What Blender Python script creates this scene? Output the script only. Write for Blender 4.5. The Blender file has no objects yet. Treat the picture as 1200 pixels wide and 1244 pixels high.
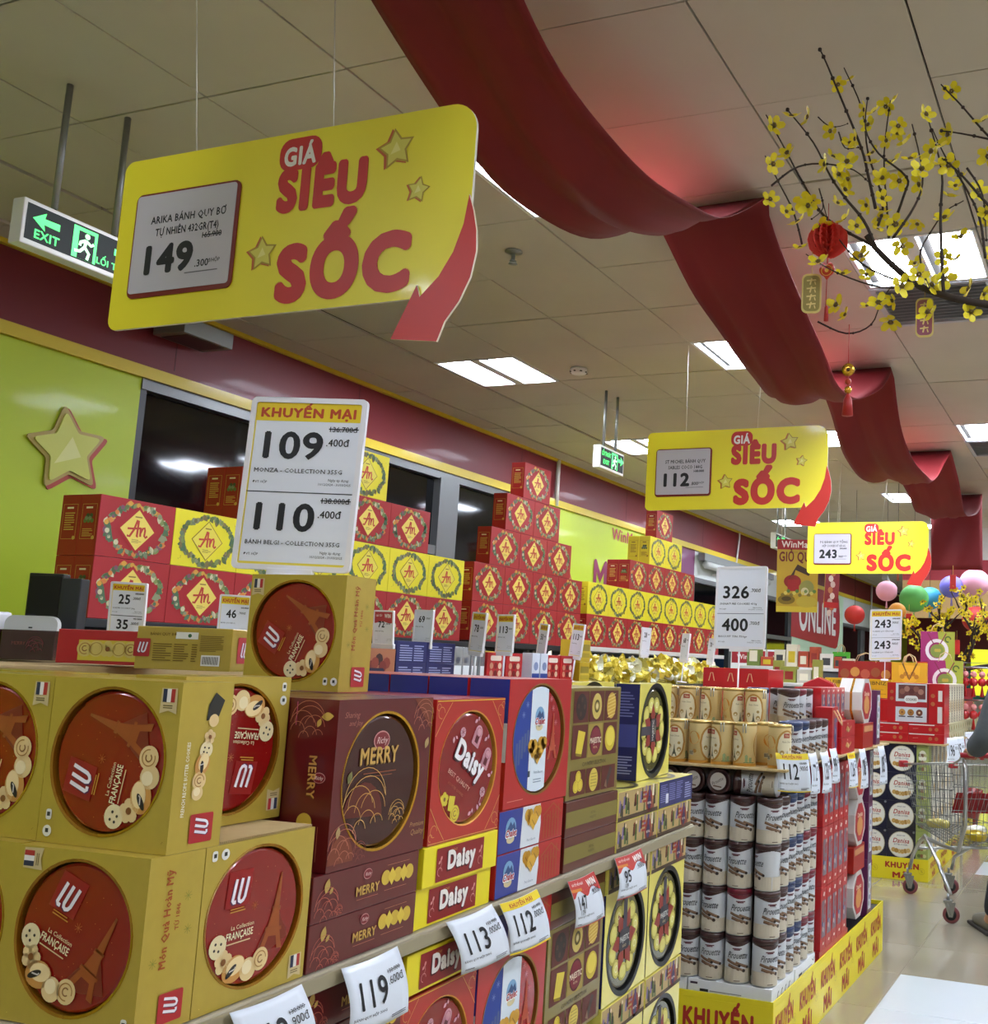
import bpy, bmesh, math, random
from math import sin, cos, pi, radians, sqrt
from mathutils import Matrix, Vector
random.seed(7)
S = bpy.context.scene
COL = S.collection
# ---------------------------------------------------------------- camera
cd = bpy.data.cameras.new('camera'); cam = bpy.data.objects.new('camera', cd); COL.objects.link(cam)
cd.sensor_fit = 'HORIZONTAL'; cd.sensor_width = 36.0
cd.lens = 1283.72 / 1200 * 36
cd.shift_x = (600 - 871.08) / 1200; cd.shift_y = (634.385 - 622) / 1200
cd.clip_start = 0.02; cd.clip_end = 200
PIT, YAW, ROL = .136373, .363207, .037197
cy_, sy_, cp_, sp_ = cos(YAW), sin(YAW), cos(PIT), sin(PIT)
Fw = Vector((-sy_*cp_, cy_*cp_, sp_)); R0 = Vector((cy_, sy_, 0)); U0 = R0.cross(Fw)
Rt = cos(ROL)*R0 + sin(ROL)*U0; Up = -sin(ROL)*R0 + cos(ROL)*U0
cam.matrix_world = Matrix(((Rt.x, Up.x, -Fw.x, 0), (Rt.y, Up.y, -Fw.y, 0), (Rt.z, Up.z, -Fw.z, 1.5), (0, 0, 0, 1)))
S.camera = cam
# ---------------------------------------------------------------- world, exposure
w = bpy.data.worlds.new('world'); S.world = w; w.use_nodes = True
w.node_tree.nodes['Background'].inputs[0].default_value = (.75, .8, .9, 1)
w.node_tree.nodes['Background'].inputs[1].default_value = .3
S.view_settings.view_transform = 'Standard'; S.view_settings.look = 'None'
S.view_settings.exposure = 0.9; S.view_settings.gamma = 1.0
CEIL = 3.41
LAMP_POWER = 34.0
LAMPS = [(-3.87, 5.95), (-3.87, 8.42), (-3.87, 10.9), (-3.87, 13.3), (-2.055, 3.51), (-2.055, 5.93), (-2.055, 8.55), (-2.055, 11.5), (-2.055, 14.),
         (-.855, 4.72), (-.855, 8.55), (-.855, 11.6), (-.855, 14.7), (-1.4, .2), (-3.3, -.6), (.9, 1.4), (.9, 3.9), (.9, 6.3), (.9, 8.7), (.9, 11.1),
         (2.8, .2), (2.8, 2.6), (2.8, 5.1), (2.8, 7.5), (2.8, 10.), (.9, -1.2), (-2.6, 17.), (-.6, 18.), (1.5, 16.), (-3.4, 20.5), (0., 21.5)]
# ---------------------------------------------------------------- materials
_M = {}
def lin(c):
    if isinstance(c, str):
        c = c.lstrip('#'); c = [int(c[i:i+2], 16)/255 for i in (0, 2, 4)]
        c = [x/12.92 if x <= .04045 else ((x+.055)/1.055)**2.4 for x in c]
    return c
def mat(key, color=None, rough=.45, metal=0, coat=0, noise=0, nscale=20, bump=0, emit=0, alpha=1, trans=0, color2=None):
    if key in _M: return _M[key]
    if color is None: color = key
    m = bpy.data.materials.new(key.replace('#', 'print_')); m.use_nodes = True; _M[key] = m
    nt = m.node_tree; b = nt.nodes['Principled BSDF']; c = lin(color)
    b.inputs['Base Color'].default_value = (*c, 1); b.inputs['Roughness'].default_value = rough
    b.inputs['Metallic'].default_value = metal; b.inputs['Coat Weight'].default_value = coat; b.inputs['Coat Roughness'].default_value = .08
    b.inputs['Alpha'].default_value = alpha; b.inputs['Transmission Weight'].default_value = trans
    if emit: b.inputs['Emission Color'].default_value = (*c, 1); b.inputs['Emission Strength'].default_value = emit
    if noise or bump:
        tc = nt.nodes.new('ShaderNodeTexCoord'); n = nt.nodes.new('ShaderNodeTexNoise'); n.inputs['Scale'].default_value = nscale; n.inputs['Detail'].default_value = 4
        nt.links.new(tc.outputs['Object'], n.inputs['Vector'])
        if noise:
            mx = nt.nodes.new('ShaderNodeMixRGB'); mx.inputs[1].default_value = (*[x*(1-noise) for x in c], 1)
            c2 = lin(color2) if color2 else [min(1, x*(1+noise)) for x in c]; mx.inputs[2].default_value = (*c2, 1)
            nt.links.new(n.outputs['Fac'], mx.inputs[0]); nt.links.new(mx.outputs[0], b.inputs['Base Color'])
        if bump:
            bp = nt.nodes.new('ShaderNodeBump'); bp.inputs['Strength'].default_value = bump; bp.inputs['Distance'].default_value = .01
            nt.links.new(n.outputs['Fac'], bp.inputs['Height']); nt.links.new(bp.outputs[0], b.inputs['Normal'])
    return m
def K(c): return mat(c, c) if isinstance(c, str) else c
GOLDBOX = mat('gold_card', '#bda441', .34, .3, .35, .07, 60)
GOLDFOIL = mat('gold_foil', '#d9a43a', .25, .8)
GOLDINK = mat('gold_ink', '#d8b060', .35, .4)
MAROON = mat('maroon_card', '#5e1016', .3, 0, .5, .08, 40)
DAISYRED = mat('bright_red_card', '#b3201a', .32, 0, .5, .05, 30)
REDCARD = mat('red_card', '#b5161c', .34, 0, .4, .05, 30)
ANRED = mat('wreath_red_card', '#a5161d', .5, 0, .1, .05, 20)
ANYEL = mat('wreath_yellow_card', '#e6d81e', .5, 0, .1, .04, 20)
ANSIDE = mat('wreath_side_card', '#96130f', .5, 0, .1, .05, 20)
YELCARD = mat('yellow_card', '#e8d61a', .45, 0, .2, .03, 15)
PALEYEL = mat('pale_yellow_card', '#e6d964', .3, 0, .5, .04, 25)
BROWNCARD = mat('brown_card', '#4a1a14', .35, 0, .4, .06, 30)
NAVY = mat('navy_card', '#1c2060', .35, 0, .4, .06, 30)
BLUECARD = mat('blue_card', '#16308f', .32, 0, .5, .05, 30)
WHITEP = mat('white_paper', '#e9edf2', .5, 0, 0, .02, 8)
WHITECARD = mat('white_card', '#dfe1e2', .5, 0, .1, .04, 20)
CARTON = mat('brown_carton', '#b59c6c', .8, 0, 0, .1, 40)
METAL = mat('chrome', '#b9bbb8', .28, .9)
STEEL = mat('painted_steel', '#8d8f8c', .4, .6)
WHITEMET = mat('white_metal', '#d5d3cd', .4, .1)
BLACK = mat('black_plastic', '#0c0c0e', .35)
DARK = mat('dark_grey_metal', '#1b1d1f', .5)
CLOTH = mat('red_cloth', '#720811', .75, 0, 0, .12, 3, .05)
SIGNYEL = mat('sign_yellow', '#f4e62e', .42, 0, .15, .02, 5)
SIGNRED = mat('sign_red', '#c9281f', .4)
PLASTIC = mat('clear_plastic', '#e8ecf2', .1, 0, .6)
WHITEPLA = mat('white_plastic', '#e6e4e8', .35, 0, .2)
INK = mat('black_ink', '#15161c', .5)
# ---------------------------------------------------------------- mesh collector
class MB:
    def __init__(s): s.v = []; s.f = []; s.mi = []; s.mats = []; s.sm = []
    def m(s, mt):
        mt = K(mt)
        if mt not in s.mats: s.mats.append(mt)
        return s.mats.index(mt)
    def add(s, vs, fs, mt, smooth=False, X=None):
        o = len(s.v); k = s.m(mt)
        s.v += [tuple(X @ Vector(p)) if X else tuple(p) for p in vs]
        s.f += [tuple(i+o for i in f) for f in fs]; s.mi += [k]*len(fs); s.sm += [smooth]*len(fs); return s
    def box(s, x0, y0, z0, x1, y1, z1, mt, X=None):
        vs = [(x, y, z) for x in (x0, x1) for y in (y0, y1) for z in (z0, z1)]
        return s.add(vs, [(0, 1, 3, 2), (4, 6, 7, 5), (0, 4, 5, 1), (2, 3, 7, 6), (0, 2, 6, 4), (1, 5, 7, 3)], mt, False, X)
    def cbox(s, c, d, mt, X=None): return s.box(c[0]-d[0]/2, c[1]-d[1]/2, c[2]-d[2]/2, c[0]+d[0]/2, c[1]+d[1]/2, c[2]+d[2]/2, mt, X)
    def bbox(s, x0, y0, z0, x1, y1, z1, mt, b=.003):
        bm = bmesh.new(); bmesh.ops.create_cube(bm, size=1)
        for q in bm.verts: q.co = Vector(((x0+x1)/2+q.co.x*(x1-x0), (y0+y1)/2+q.co.y*(y1-y0), (z0+z1)/2+q.co.z*(z1-z0)))
        bmesh.ops.bevel(bm, geom=bm.edges[:], offset=b, segments=2, affect='EDGES', profile=.6)
        s.add([q.co[:] for q in bm.verts], [tuple(q.index for q in f.verts) for f in bm.faces], mt); bm.free(); return s
    def tube(s, pts, r, mt, n=8, closed=False, cap=True):
        pts = [Vector(p) for p in pts]; N = len(pts); vs = []; fs = []
        rr = r if isinstance(r, (list, tuple)) else [r]*N
        prev = None
        for i, p in enumerate(pts):
            if closed: t = pts[(i+1) % N] - pts[i-1]
            else: t = pts[min(i+1, N-1)] - pts[max(i-1, 0)]
            t.normalize()
            a = prev if prev else (Vector((0, 0, 1)) if abs(t.z) < .9 else Vector((1, 0, 0)))
            a = (a - t*a.dot(t)).normalized(); b = t.cross(a); prev = a
            vs += [tuple(p + (a*cos(2*pi*k/n) + b*sin(2*pi*k/n))*rr[i]) for k in range(n)]
        for i in range(N if closed else N-1):
            j = (i+1) % N
            for k in range(n): fs.append((i*n+k, i*n+(k+1) % n, j*n+(k+1) % n, j*n+k))
        if cap and not closed: fs += [tuple(range(n))[::-1], tuple(range((N-1)*n, N*n))]
        return s.add(vs, fs, mt, True)
    def lathe(s, prof, mt, n=32, c=(0, 0, 0), axis='z', smooth=True, X=None):
        vs = []; fs = []
        for r, h in prof:
            for k in range(n):
                a = 2*pi*k/n; p = (r*cos(a), r*sin(a), h)
                if axis == 'y': p = (r*cos(a), h, r*sin(a))
                if axis == 'x': p = (h, r*cos(a), r*sin(a))
                vs.append((p[0]+c[0], p[1]+c[1], p[2]+c[2]))
        for i in range(len(prof)-1):
            for k in range(n):
                f = (i*n+k, i*n+(k+1) % n, (i+1)*n+(k+1) % n, (i+1)*n+k); fs.append(f if axis != 'y' else f[::-1])
        return s.add(vs, fs, mt, smooth, X)
    def sphere(s, c, r, mt, n=16, sz=1.0, X=None):
        pr = [(max(1e-4, r*sin(pi*i/(n//2))), -r*sz*cos(pi*i/(n//2))) for i in range(n//2+1)]
        return s.lathe(pr, mt, n, c, X=X)
    def mesh(s, name):
        me = bpy.data.meshes.new(name); me.from_pydata(s.v, [], s.f)
        for mt in s.mats: me.materials.append(mt)
        me.polygons.foreach_set('material_index', s.mi); me.polygons.foreach_set('use_smooth', s.sm); me.update(); return me
    def build(s, name, parent=None, kind=None, mw=None):
        return obj(name, s.mesh(name), parent, kind, mw)
def obj(name, me, parent=None, kind=None, mw=None):
    o = bpy.data.objects.new(name, me); COL.objects.link(o)
    if parent: o.parent = parent
    if mw is not None: o.matrix_local = mw
    if kind: o['kind'] = kind
    return o
def tag(o, label, cat, group=None, kind=None):
    o['label'] = label; o['category'] = cat
    if group: o['group'] = group
    if kind: o['kind'] = kind
    return o
def empty(name, loc=(0, 0, 0), rz=0):
    o = bpy.data.objects.new(name, None); COL.objects.link(o); o.location = loc; o.rotation_euler.z = rz; o.empty_display_size = .05; return o
KIDS = {}
def kids(o):
    if o.name not in KIDS: KIDS[o.name] = [c for c in o.children]
    return KIDS[o.name]
def dup(src, parent=None):
    c = src.copy(); COL.objects.link(c)
    if parent: c.parent = parent; c.matrix_parent_inverse = src.matrix_parent_inverse
    for ch in kids(src): dup(ch, c)
    return c
_used = set()
def place(proto, loc, rz, label, cat, group, tilt=None):
    if proto.name in _used: o = dup(proto)
    else:
        kids(proto)
        for ch in proto.children: kids(ch)
        _used.add(proto.name); o = proto
    o.location = loc; o.rotation_euler = (tilt[0] if tilt else 0, tilt[1] if tilt else 0, rz)
    return tag(o, label, cat, group)
# ---------------------------------------------------------------- flat print (2-D art laid on a face)
_G = {}
def _raw(t, res, off):
    cu = bpy.data.curves.new('t', 'FONT'); cu.body = t; cu.size = 1; cu.resolution_u = res; cu.offset = off; cu.fill_mode = 'FRONT'
    o = bpy.data.objects.new('t', cu); me = bpy.data.meshes.new_from_object(o)
    vs = [tuple(v.co[:2]) for v in me.vertices]; fs = [tuple(p.vertices) for p in me.polygons]
    bpy.data.objects.remove(o); bpy.data.meshes.remove(me); bpy.data.curves.remove(cu); return vs, fs
_C = {}
def _char(ch, res):
    if (ch, res) not in _C:
        vs, fs = _raw(ch, res, 0); w0 = max([v[0] for v in _raw('I'+'I', 1, 0)[0]]); w1 = max([v[0] for v in _raw('I'+ch+'I', 1, 0)[0]])
        _C[ch, res] = (vs, fs, w1-w0)
    return _C[ch, res]
def glyphs(t, bold):     # letters one by one; bold letters are thickened by small shifted copies
    k = (t, bold)
    if k not in _G:
        res = 4 if len(t) < 8 else 2 if len(t) < 14 else 1; V, F, x = [], [], 0
        n = 0 if bold < .004 else 22 if bold > .05 else 8 if bold > .03 else 4
        sh = [(0, 0)]+[(bold*cos(2*pi*i/n), bold*sin(2*pi*i/n)) for i in range(n)]; L = [([], []) for _ in sh]; r0 = 0
        for ch in t:
            vs, fs, ad = _char(ch, res)
            for (V, F), (dx, dy) in zip(L, sh):
                o = len(V); V += [(p[0]+x+dx, p[1]+dy) for p in vs]; F += [tuple(i+o for i in f) for f in fs]
            x += ad+bold*1.3
        xs = [v[0] for V, F in L for v in V] or [0]; _G[k] = (L, min(xs), max(xs))
    return _G[k]
class Art:
    def __init__(s): s.mb = MB(); s.T = Matrix.Identity(3); s.warp = None
    def at(s, x=0, y=0, rot=0, sc=1, sx=1):
        c, n = cos(rot)*sc, sin(rot)*sc; s.T = Matrix(((c*sx, -n, x), (n*sx, c, y), (0, 0, 1))); return s
    def put(s, pts, fs, c, lv):
        z = lv*.00035; out = []
        for p in pts:
            q = s.T @ Vector((p[0], p[1], 1)); out.append(s.warp(q.x, q.y, z) if s.warp else (q.x, q.y, z))
        s.mb.add(out, fs, c); return s
    def poly(s, pts, c, lv=1): return s.put(pts, [tuple(range(len(pts)))], c, lv)
    def rect(s, x0, y0, x1, y1, c, lv=1, r=0, n=1):
        if r: return s.poly(rrect(x0, y0, x1, y1, r), c, lv)
        if n > 1:
            ps = []; 
            for i in range(n+1):
                x = x0+(x1-x0)*i/n; ps += [(x, y0), (x, y1)]
            return s.put(ps, [(2*i, 2*i+2, 2*i+3, 2*i+1) for i in range(n)], c, lv)
        return s.poly([(x0, y0), (x1, y0), (x1, y1), (x0, y1)], c, lv)
    def circ(s, x, y, r, c, lv=1, ry=None, n=20, rot=0):
        ry = ry or r; cr, sr = cos(rot), sin(rot)
        return s.poly([(x+r*cos(a)*cr-ry*sin(a)*sr, y+r*cos(a)*sr+ry*sin(a)*cr) for a in [2*pi*i/n for i in range(n)]], c, lv)
    def ring(s, x, y, r, w, c, lv=1, ry=None, n=32, a0=0, a1=2*pi):
        ry = ry or r; ps = []
        for i in range(n+1):
            a = a0+(a1-a0)*i/n; ps += [(x+r*cos(a), y+ry*sin(a)), (x+(r+w)*cos(a), y+(ry+w)*sin(a))]
        return s.put(ps, [(2*i, 2*i+1, 2*i+3, 2*i+2) for i in range(n)], c, lv)
    def stroke(s, pts, w, c, lv=1):
        ps = []; N = len(pts)
        for i, p in enumerate(pts):
            a = pts[max(0, i-1)]; b = pts[min(N-1, i+1)]; dx, dy = b[0]-a[0], b[1]-a[1]; L = sqrt(dx*dx+dy*dy) or 1
            ww = w[i] if isinstance(w, list) else w
            ps += [(p[0]-dy/L*ww/2, p[1]+dx/L*ww/2), (p[0]+dy/L*ww/2, p[1]-dx/L*ww/2)]
        return s.put(ps, [(2*i, 2*i+1, 2*i+3, 2*i+2) for i in range(N-1)], c, lv)
    def text(s, t, x, y, h, c, lv=2, bold=.0, width=None, al='c', rot=0, shear=0, sx=1):
        if not t.strip(): return s
        L, a, b = glyphs(t, bold)
        k = h/.73
        if width: sx = width/((b-a)*k)
        ox = {'c': (a+b)/2, 'l': a, 'r': b}[al]; cr, sr = cos(rot), sin(rot)
        for i, (vs, fs) in enumerate(L):
            out = []
            for px, py in vs:
                u = ((px-ox)*sx + py*shear)*k; v = py*k; out.append((x+u*cr-v*sr, y+u*sr+v*cr))
            s.put(out, fs, c, lv+i*.035)
        return s
    def lines(s, x0, y0, x1, y1, n, c, lv=2, fill=.45):
        rnd = random.Random(n*7+int(abs(x0)*9e4)); h = (y1-y0)/n
        for i in range(n):
            e = x1-(x1-x0)*rnd.choice((0, 0, .1, .3)); s.rect(x0, y0+h*i, e, y0+h*(i+fill), c, lv)
        return s
    def mesh(s, name): return s.mb.mesh(name)
def rrect(x0, y0, x1, y1, r, n=5):
    o = []
    for cx, cy, a in ((x1-r, y1-r, 0), (x0+r, y1-r, pi/2), (x0+r, y0+r, pi), (x1-r, y0+r, 1.5*pi)):
        o += [(cx+r*cos(a+pi/2*i/n), cy+r*sin(a+pi/2*i/n)) for i in range(n+1)]
    return o
def starpts(cx, cy, R, r, rot=pi/2, n=5):
    return [(cx+(R if i % 2 == 0 else r)*cos(rot+pi*i/n), cy+(R if i % 2 == 0 else r)*sin(rot+pi*i/n)) for i in range(2*n)]
def arcpts(cx, cy, rx, ry, a0, a1, n=10): return [(cx+rx*cos(a0+(a1-a0)*i/n), cy+ry*sin(a0+(a1-a0)*i/n)) for i in range(n+1)]
EPS = .0006
def FM(face, w, d, h):      # matrix laying art on a face of a box (x: -w/2..w/2, y: 0..d, z: 0..h; front is y=0)
    f = {'front': ((1, 0, 0), (0, 0, 1), (0, -1, 0), (0, -EPS, h/2)), 'left': ((0, -1, 0), (0, 0, 1), (-1, 0, 0), (-w/2-EPS, d/2, h/2)),
         'right': ((0, 1, 0), (0, 0, 1), (1, 0, 0), (w/2+EPS, d/2, h/2)), 'top': ((1, 0, 0), (0, 1, 0), (0, 0, 1), (0, d/2, h+EPS))}[face]
    u, v, n, o = f
    return Matrix(((u[0], v[0], n[0], o[0]), (u[1], v[1], n[1], o[1]), (u[2], v[2], n[2], o[2]), (0, 0, 0, 1)))
def window_box(w, d, h, hole, body, rim, rimw=.004, depth=.02, name='cookie_gift_box', front=None, cx=0, cz=0):
    mb = MB(); n = 48; rx, ry = hole if isinstance(hole, tuple) else (hole, hole)
    H = h/2; W = w/2; vs = []; fs = []
    for i in range(n):
        a = 2*pi*i/n+pi/4; c, s_ = cos(a), sin(a); k = 1/max(abs(c), abs(s_)); vs.append((W*c*k, 0, H+H*s_*k))
    for i in range(n): a = 2*pi*i/n+pi/4; vs.append((cx+rx*cos(a), 0, H+cz+ry*sin(a)))
    mb.add(vs, [(i, (i+1) % n, n+(i+1) % n, n+i) for i in range(n)], front or body)
    for (r0, y0), (r1, y1), mt in (((0, 0), (0, depth), rim), ((rimw, -.0008), (0, 0), rim), ((rimw, 0), (rimw, -.0008), rim)):
        ps = []
        for rr, yy in ((r0, y0), (r1, y1)):
            ps += [(cx+(rx+rr)*cos(2*pi*i/n), yy, H+cz+(ry+rr)*sin(2*pi*i/n)) for i in range(n)]
        mb.add(ps, [(i, n+i, n+(i+1) % n, (i+1) % n) for i in range(n)], mt, True)
    ps = [(-W, 0, 0), (W, 0, 0), (W, d, 0), (-W, d, 0), (-W, 0, h), (W, 0, h), (W, d, h), (-W, d, h)]
    mb.add(ps, [(0, 3, 2, 1), (4, 5, 6, 7), (1, 2, 6, 5), (2, 3, 7, 6), (0, 4, 7, 3)], body)
    return mb.build(name)
def tin_in(root, w, h, hole, mt, depth=.008, edge=None, cx=0, cz=0, name='tin'):
    rx, ry = hole if isinstance(hole, tuple) else (hole, hole); mb = MB(); n = 40
    pr = [(.001, 0), (.95, 0), (.985, .0015), (1.0, .006), (1.0, .014)]
    vs = [(cx+rx*r*cos(2*pi*k/n), depth+y, h/2+cz+ry*r*sin(2*pi*k/n)) for r, y in pr for k in range(n)]
    for i in range(len(pr)-1):
        mb.add(vs[i*n:(i+2)*n], [(k, n+k, n+(k+1) % n, (k+1) % n) for k in range(n)][::1], mt if i < 2 or not edge else edge, i > 0)
    return mb.build(name, root)
def tin_mat(h, rot, depth=.008, cx=0, cz=0):
    M = Matrix(((1, 0, 0, cx), (0, 0, -1, depth-EPS), (0, 1, 0, h/2+cz), (0, 0, 0, 1))); return M @ Matrix.Rotation(rot, 4, 'Z')
# ================================================================= LAMPS AND SETTING
def struct(mb, name, parent=None): return mb.build(name, parent, kind=None if parent else 'structure')
XE, YB, YF = 5.2, -3.2, 27.0
WX = -4.98
TUBE = mat('lamp_diffuser', '#e6efff', .5, emit=LAMP_POWER)
REFL = mat('lamp_reflector', '#c9d6dc', .3, .2)
TILEM = mat('ceiling_tile', '#c2bbad', .85, 0, 0, .07, 2.5, .04)
TILED = mat('ceiling_joint', '#3a3530', .9)
# floor
fl = struct(MB().box(-6, YB-.2, -.12, XE+.2, YF+.2, -.003, mat('floor_tile_far', '#a39a86', .16, 0, .3, .08, 1.5)), 'floor')
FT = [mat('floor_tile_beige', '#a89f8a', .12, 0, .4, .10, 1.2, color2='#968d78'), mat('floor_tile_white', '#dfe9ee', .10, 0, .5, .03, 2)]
ftm = [MB().bbox(-.298, -.298, -.01, .298, .298, 0, m_, .0015).mesh('tile') for m_ in FT]
for i in range(5):
    for j in range(17):
        x = -2.251+.603*i+.3015; y = 3.79+.6*j+.3
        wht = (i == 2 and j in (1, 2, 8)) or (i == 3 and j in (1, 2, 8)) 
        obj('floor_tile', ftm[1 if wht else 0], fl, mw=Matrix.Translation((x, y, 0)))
# ceiling
P = .605
cx0, cy0 = -2.355-P*4, 2.595-P*9
vent_cells = [(-1.145, 5.02), (-1.145, 8.65), (-1.145, 12.3)]
ce = struct(MB().box(-6, YB-.2, CEIL+.02, XE+.2, YF+.2, CEIL+.3, TILED), 'ceiling')
def cell(x, y): return int(math.floor((x-cx0)/P+.001)), int(math.floor((y-cy0)/P+.001))
lampcells = {cell(x, y): (x, y) for x, y in LAMPS}
ventc = {cell(x+.2, y+.3) for x, y in vent_cells}
rnd = random.Random(3)
tm = [MB().bbox(-.299, -.299, 0, .299, .299, .015, TILEM, .002).mesh('ceiling_tile') for _ in range(1)]
rest = MB()
for i in range(-1, 18):
    for j in range(-1, 46):
        if (i, j) in lampcells or (i, j) in ventc: continue
        x, y = cx0+P*(i+.5), cy0+P*(j+.5)
        if x+.3 < WX or y > YF or x > XE: continue
        near = i < 9 and 7 <= j < 30
        dz = rnd.uniform(-.002, .004)
        if near:
            tl = Matrix.Translation((x, y, CEIL+dz)) @ Matrix.Rotation(rnd.uniform(-.003, .003), 4, 'X') @ Matrix.Rotation(rnd.uniform(-.003, .003), 4, 'Y')
            if i == 0: tl = tl @ Matrix.Scale(.92, 4, (1, 0, 0))
            obj('ceiling_tile', tm[0], ce, mw=tl)
        else: rest.box(x-.299, y-.299, CEIL+dz, x+.299, y+.299, CEIL+.015, TILEM)
o = rest.build('ceiling_tiles', ce); o['kind'] = 'stuff'
# troffer lamps
def make_lamp():
    r = empty('ceiling_light')
    f = MB(); e = .3; 
    for a, b, c, d in ((-e, -e, e, -e+.018), (-e, e-.018, e, e), (-e, -e, -e+.018, e), (e-.018, -e, e, e), (-.035, -e, .035, e)): f.box(a, b, -.004, c, d, .016, WHITECARD)
    f.build('frame', r)
    for sx in (-1, 1):
        g = MB(); x0, x1 = (-.282, -.035) if sx < 0 else (.035, .282)
        g.add([(x0, -.282, 0), (x1, -.282, 0), (x1, .282, 0), (x0, .282, 0), (x0+.02, -.27, .05), (x1-.02, -.27, .05), (x1-.02, .27, .05), (x0+.02, .27, .05)],
              [(4, 5, 6, 7), (0, 4, 7, 3), (1, 2, 6, 5), (0, 1, 5, 4), (2, 3, 7, 6)], REFL); g.build('reflector', r)
        xm = (x0+x1)/2+.02
        MB().bbox(xm-.09, -.272, .004, xm+.09, .272, .03, TUBE, .006).build('diffuser', r)
    return r
lp = make_lamp()
for n, (k, (x, y)) in enumerate(sorted(lampcells.items())):
    lx, ly = cx0+P*(k[0]+.5), cy0+P*(k[1]+.5)
    wh = 'behind the long red cloth' if -2.5 < x < -1.8 else 'over the window wall side' if x < -3 else 'in the row right of the cloth' if x < 0 else 'in the first row over the right aisle' if x < 2 else 'in the second row over the right aisle'
    lx_ = 0
    dist = ['nearest', 'second', 'third', 'fourth', 'fifth', 'sixth', 'seventh', 'eighth'][sum(1 for q in LAMPS if (q[0] < -3) == (x < -3) and (-3 <= q[0] < -1.8) == (-3 <= x < -1.8) and (-1.8 <= q[0] < 0) == (-1.8 <= x < 0) and (0 <= q[0] < 2) == (0 <= x < 2) and q[1] < y)]
    place(lp, (lx, ly, CEIL), 0, f'square two-strip ceiling light {wh}, {dist} of its row', 'ceiling light', 'recessed two-strip ceiling lights')
# vents
def make_vent():
    r = empty('air_vent'); 
    MB().box(-.3, -.3, .01, .3, .3, .02, mat('vent_back', '#8a8d90', .8)).build('backing', r)
    f = MB()
    for a, b, c, d in ((-.3, -.3, .3, -.27), (-.3, .27, .3, .3), (-.3, -.3, -.27, .3), (.27, -.3, .3, .3)): f.box(a, b, -.006, c, d, .012, mat('vent_grey', '#aeb4bc', .5, .1))
    f.build('frame', r)
    sm = MB().add([(-.27, -.018, -.006), (.27, -.018, -.006), (.27, .016, .004), (-.27, .016, .004)], [(0, 1, 2, 3), (3, 2, 1, 0)], mat('vent_grey')).mesh('slat')
    for i in range(11): obj('slat', sm, r, mw=Matrix.Translation((0, -.235+.047*i, 0)))
    return r
vp = make_vent()
for k, lb in zip(sorted(ventc, key=lambda q: q[1]), ('grey louvred ceiling air vent behind the blossom branch', 'small grey louvred ceiling air vent right of the far cloth swags', 'farthest grey louvred ceiling air vent')):
    place(vp, (cx0+P*(k[0]+.5), cy0+P*(k[1]+.5), CEIL-.002), 0, lb, 'air vent', 'louvred ceiling vents')
# walls
MAROON_W = mat('wall_maroon', '#75161f', .55, 0, .05, .06, 1.5)
LIME = mat('wall_lime', '#b9cc1f', .5, 0, .1, .05, 1)
LIME2 = mat('wall_pale_lime', '#a9c45a', .45, 0, .15, .05, 1)
TRIMY = mat('trim_yellow', '#d8bd2a', .5, 0, .1, .03, 3)
WALLW = mat('wall_white', '#c9cdc9', .6, 0, 0, .04, 1)
PURP = mat('wall_purple', '#7d3a66', .5, 0, .1, .04, 1)
wl = MB(); wl.box(WX-.15, YB, 2.99, WX, YF, CEIL+.02, MAROON_W); wl.box(WX-.15, YB, 0, WX, 4.15, 2.99, LIME)
wl.box(WX-.15, 4.15, 0, WX, 7.92, .5, WALLW); wl.box(WX-.15, 7.92, 0, WX, 11.72, 2.99, LIME); wl.box(WX-.15, 11.72, 0, WX, 12.35, 2.99, PURP)
wl.box(WX-.15, 12.35, 2.62, WX, 16.7, 2.99, WALLW); wl.box(WX-.15, 12.35, 0, WX, 16.7, .5, WALLW); wl.box(WX-.15, 16.7, 0, WX, 20.2, 2.99, mat('wall_mint', '#bcd6b8', .5, 0, .1, .03, 1))
wl.box(WX-.15, 20.2, 2.45, WX, 24.4, 2.99, WALLW); wl.box(WX-.15, 20.2, 0, WX, 24.4, .3, WALLW); wl.box(WX-.15, 24.4, 0, WX, YF, 2.99, LIME)
wl.box(WX, 7.92, 2.0, WX+.004, 8.85, 2.99, LIME2)
wall = struct(wl, 'wall_left')
for y in (-.2, 2.25, 4.35, 5.9, 8.1, 10.3, 12.6, 14.8, 17., 19.2):
    MB().box(WX-.001, y, 3.05, WX+.0015, y+.006, 3.4, mat('seam', '#5a1a20', .6)).build('panel_seam', wall)
struct(MB().box(WX-.01, YB, 2.955, WX+.028, YF, 3.02, TRIMY), 'trim_1')
struct(MB().box(WX-.01, YB, 3.385, WX+.03, YF, 3.41, TRIMY), 'trim_2')
struct(MB().box(XE, YB, 0, XE+.15, YF, CEIL+.02, mat('wall_cream', '#cfc9bb', .7, 0, 0, .04, 1)), 'wall_right')
struct(MB().box(-6, YB-.15, 0, XE, YB, CEIL+.02, mat('wall_cream')), 'wall_back')
wf = MB(); wf.box(-6, YF, 1.75, XE, YF+.15, CEIL+.02, MAROON_W); wf.box(-6, YF, 0, XE, YF+.15, .9, WALLW); wf.box(-6, YF, .9, XE, YF+.15, 1.75, mat('wall_teal', '#3a8f8a', .5)); wf.box(-6, YF-.04, 1.7, XE, YF, 1.82, LIME)
struct(wf, 'wall_far')
GLASS = mat('night_glass', '#07080a', .06, 0, 0); FRAME = mat('window_frame_grey', '#6b6c6c', .4, .4)
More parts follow.
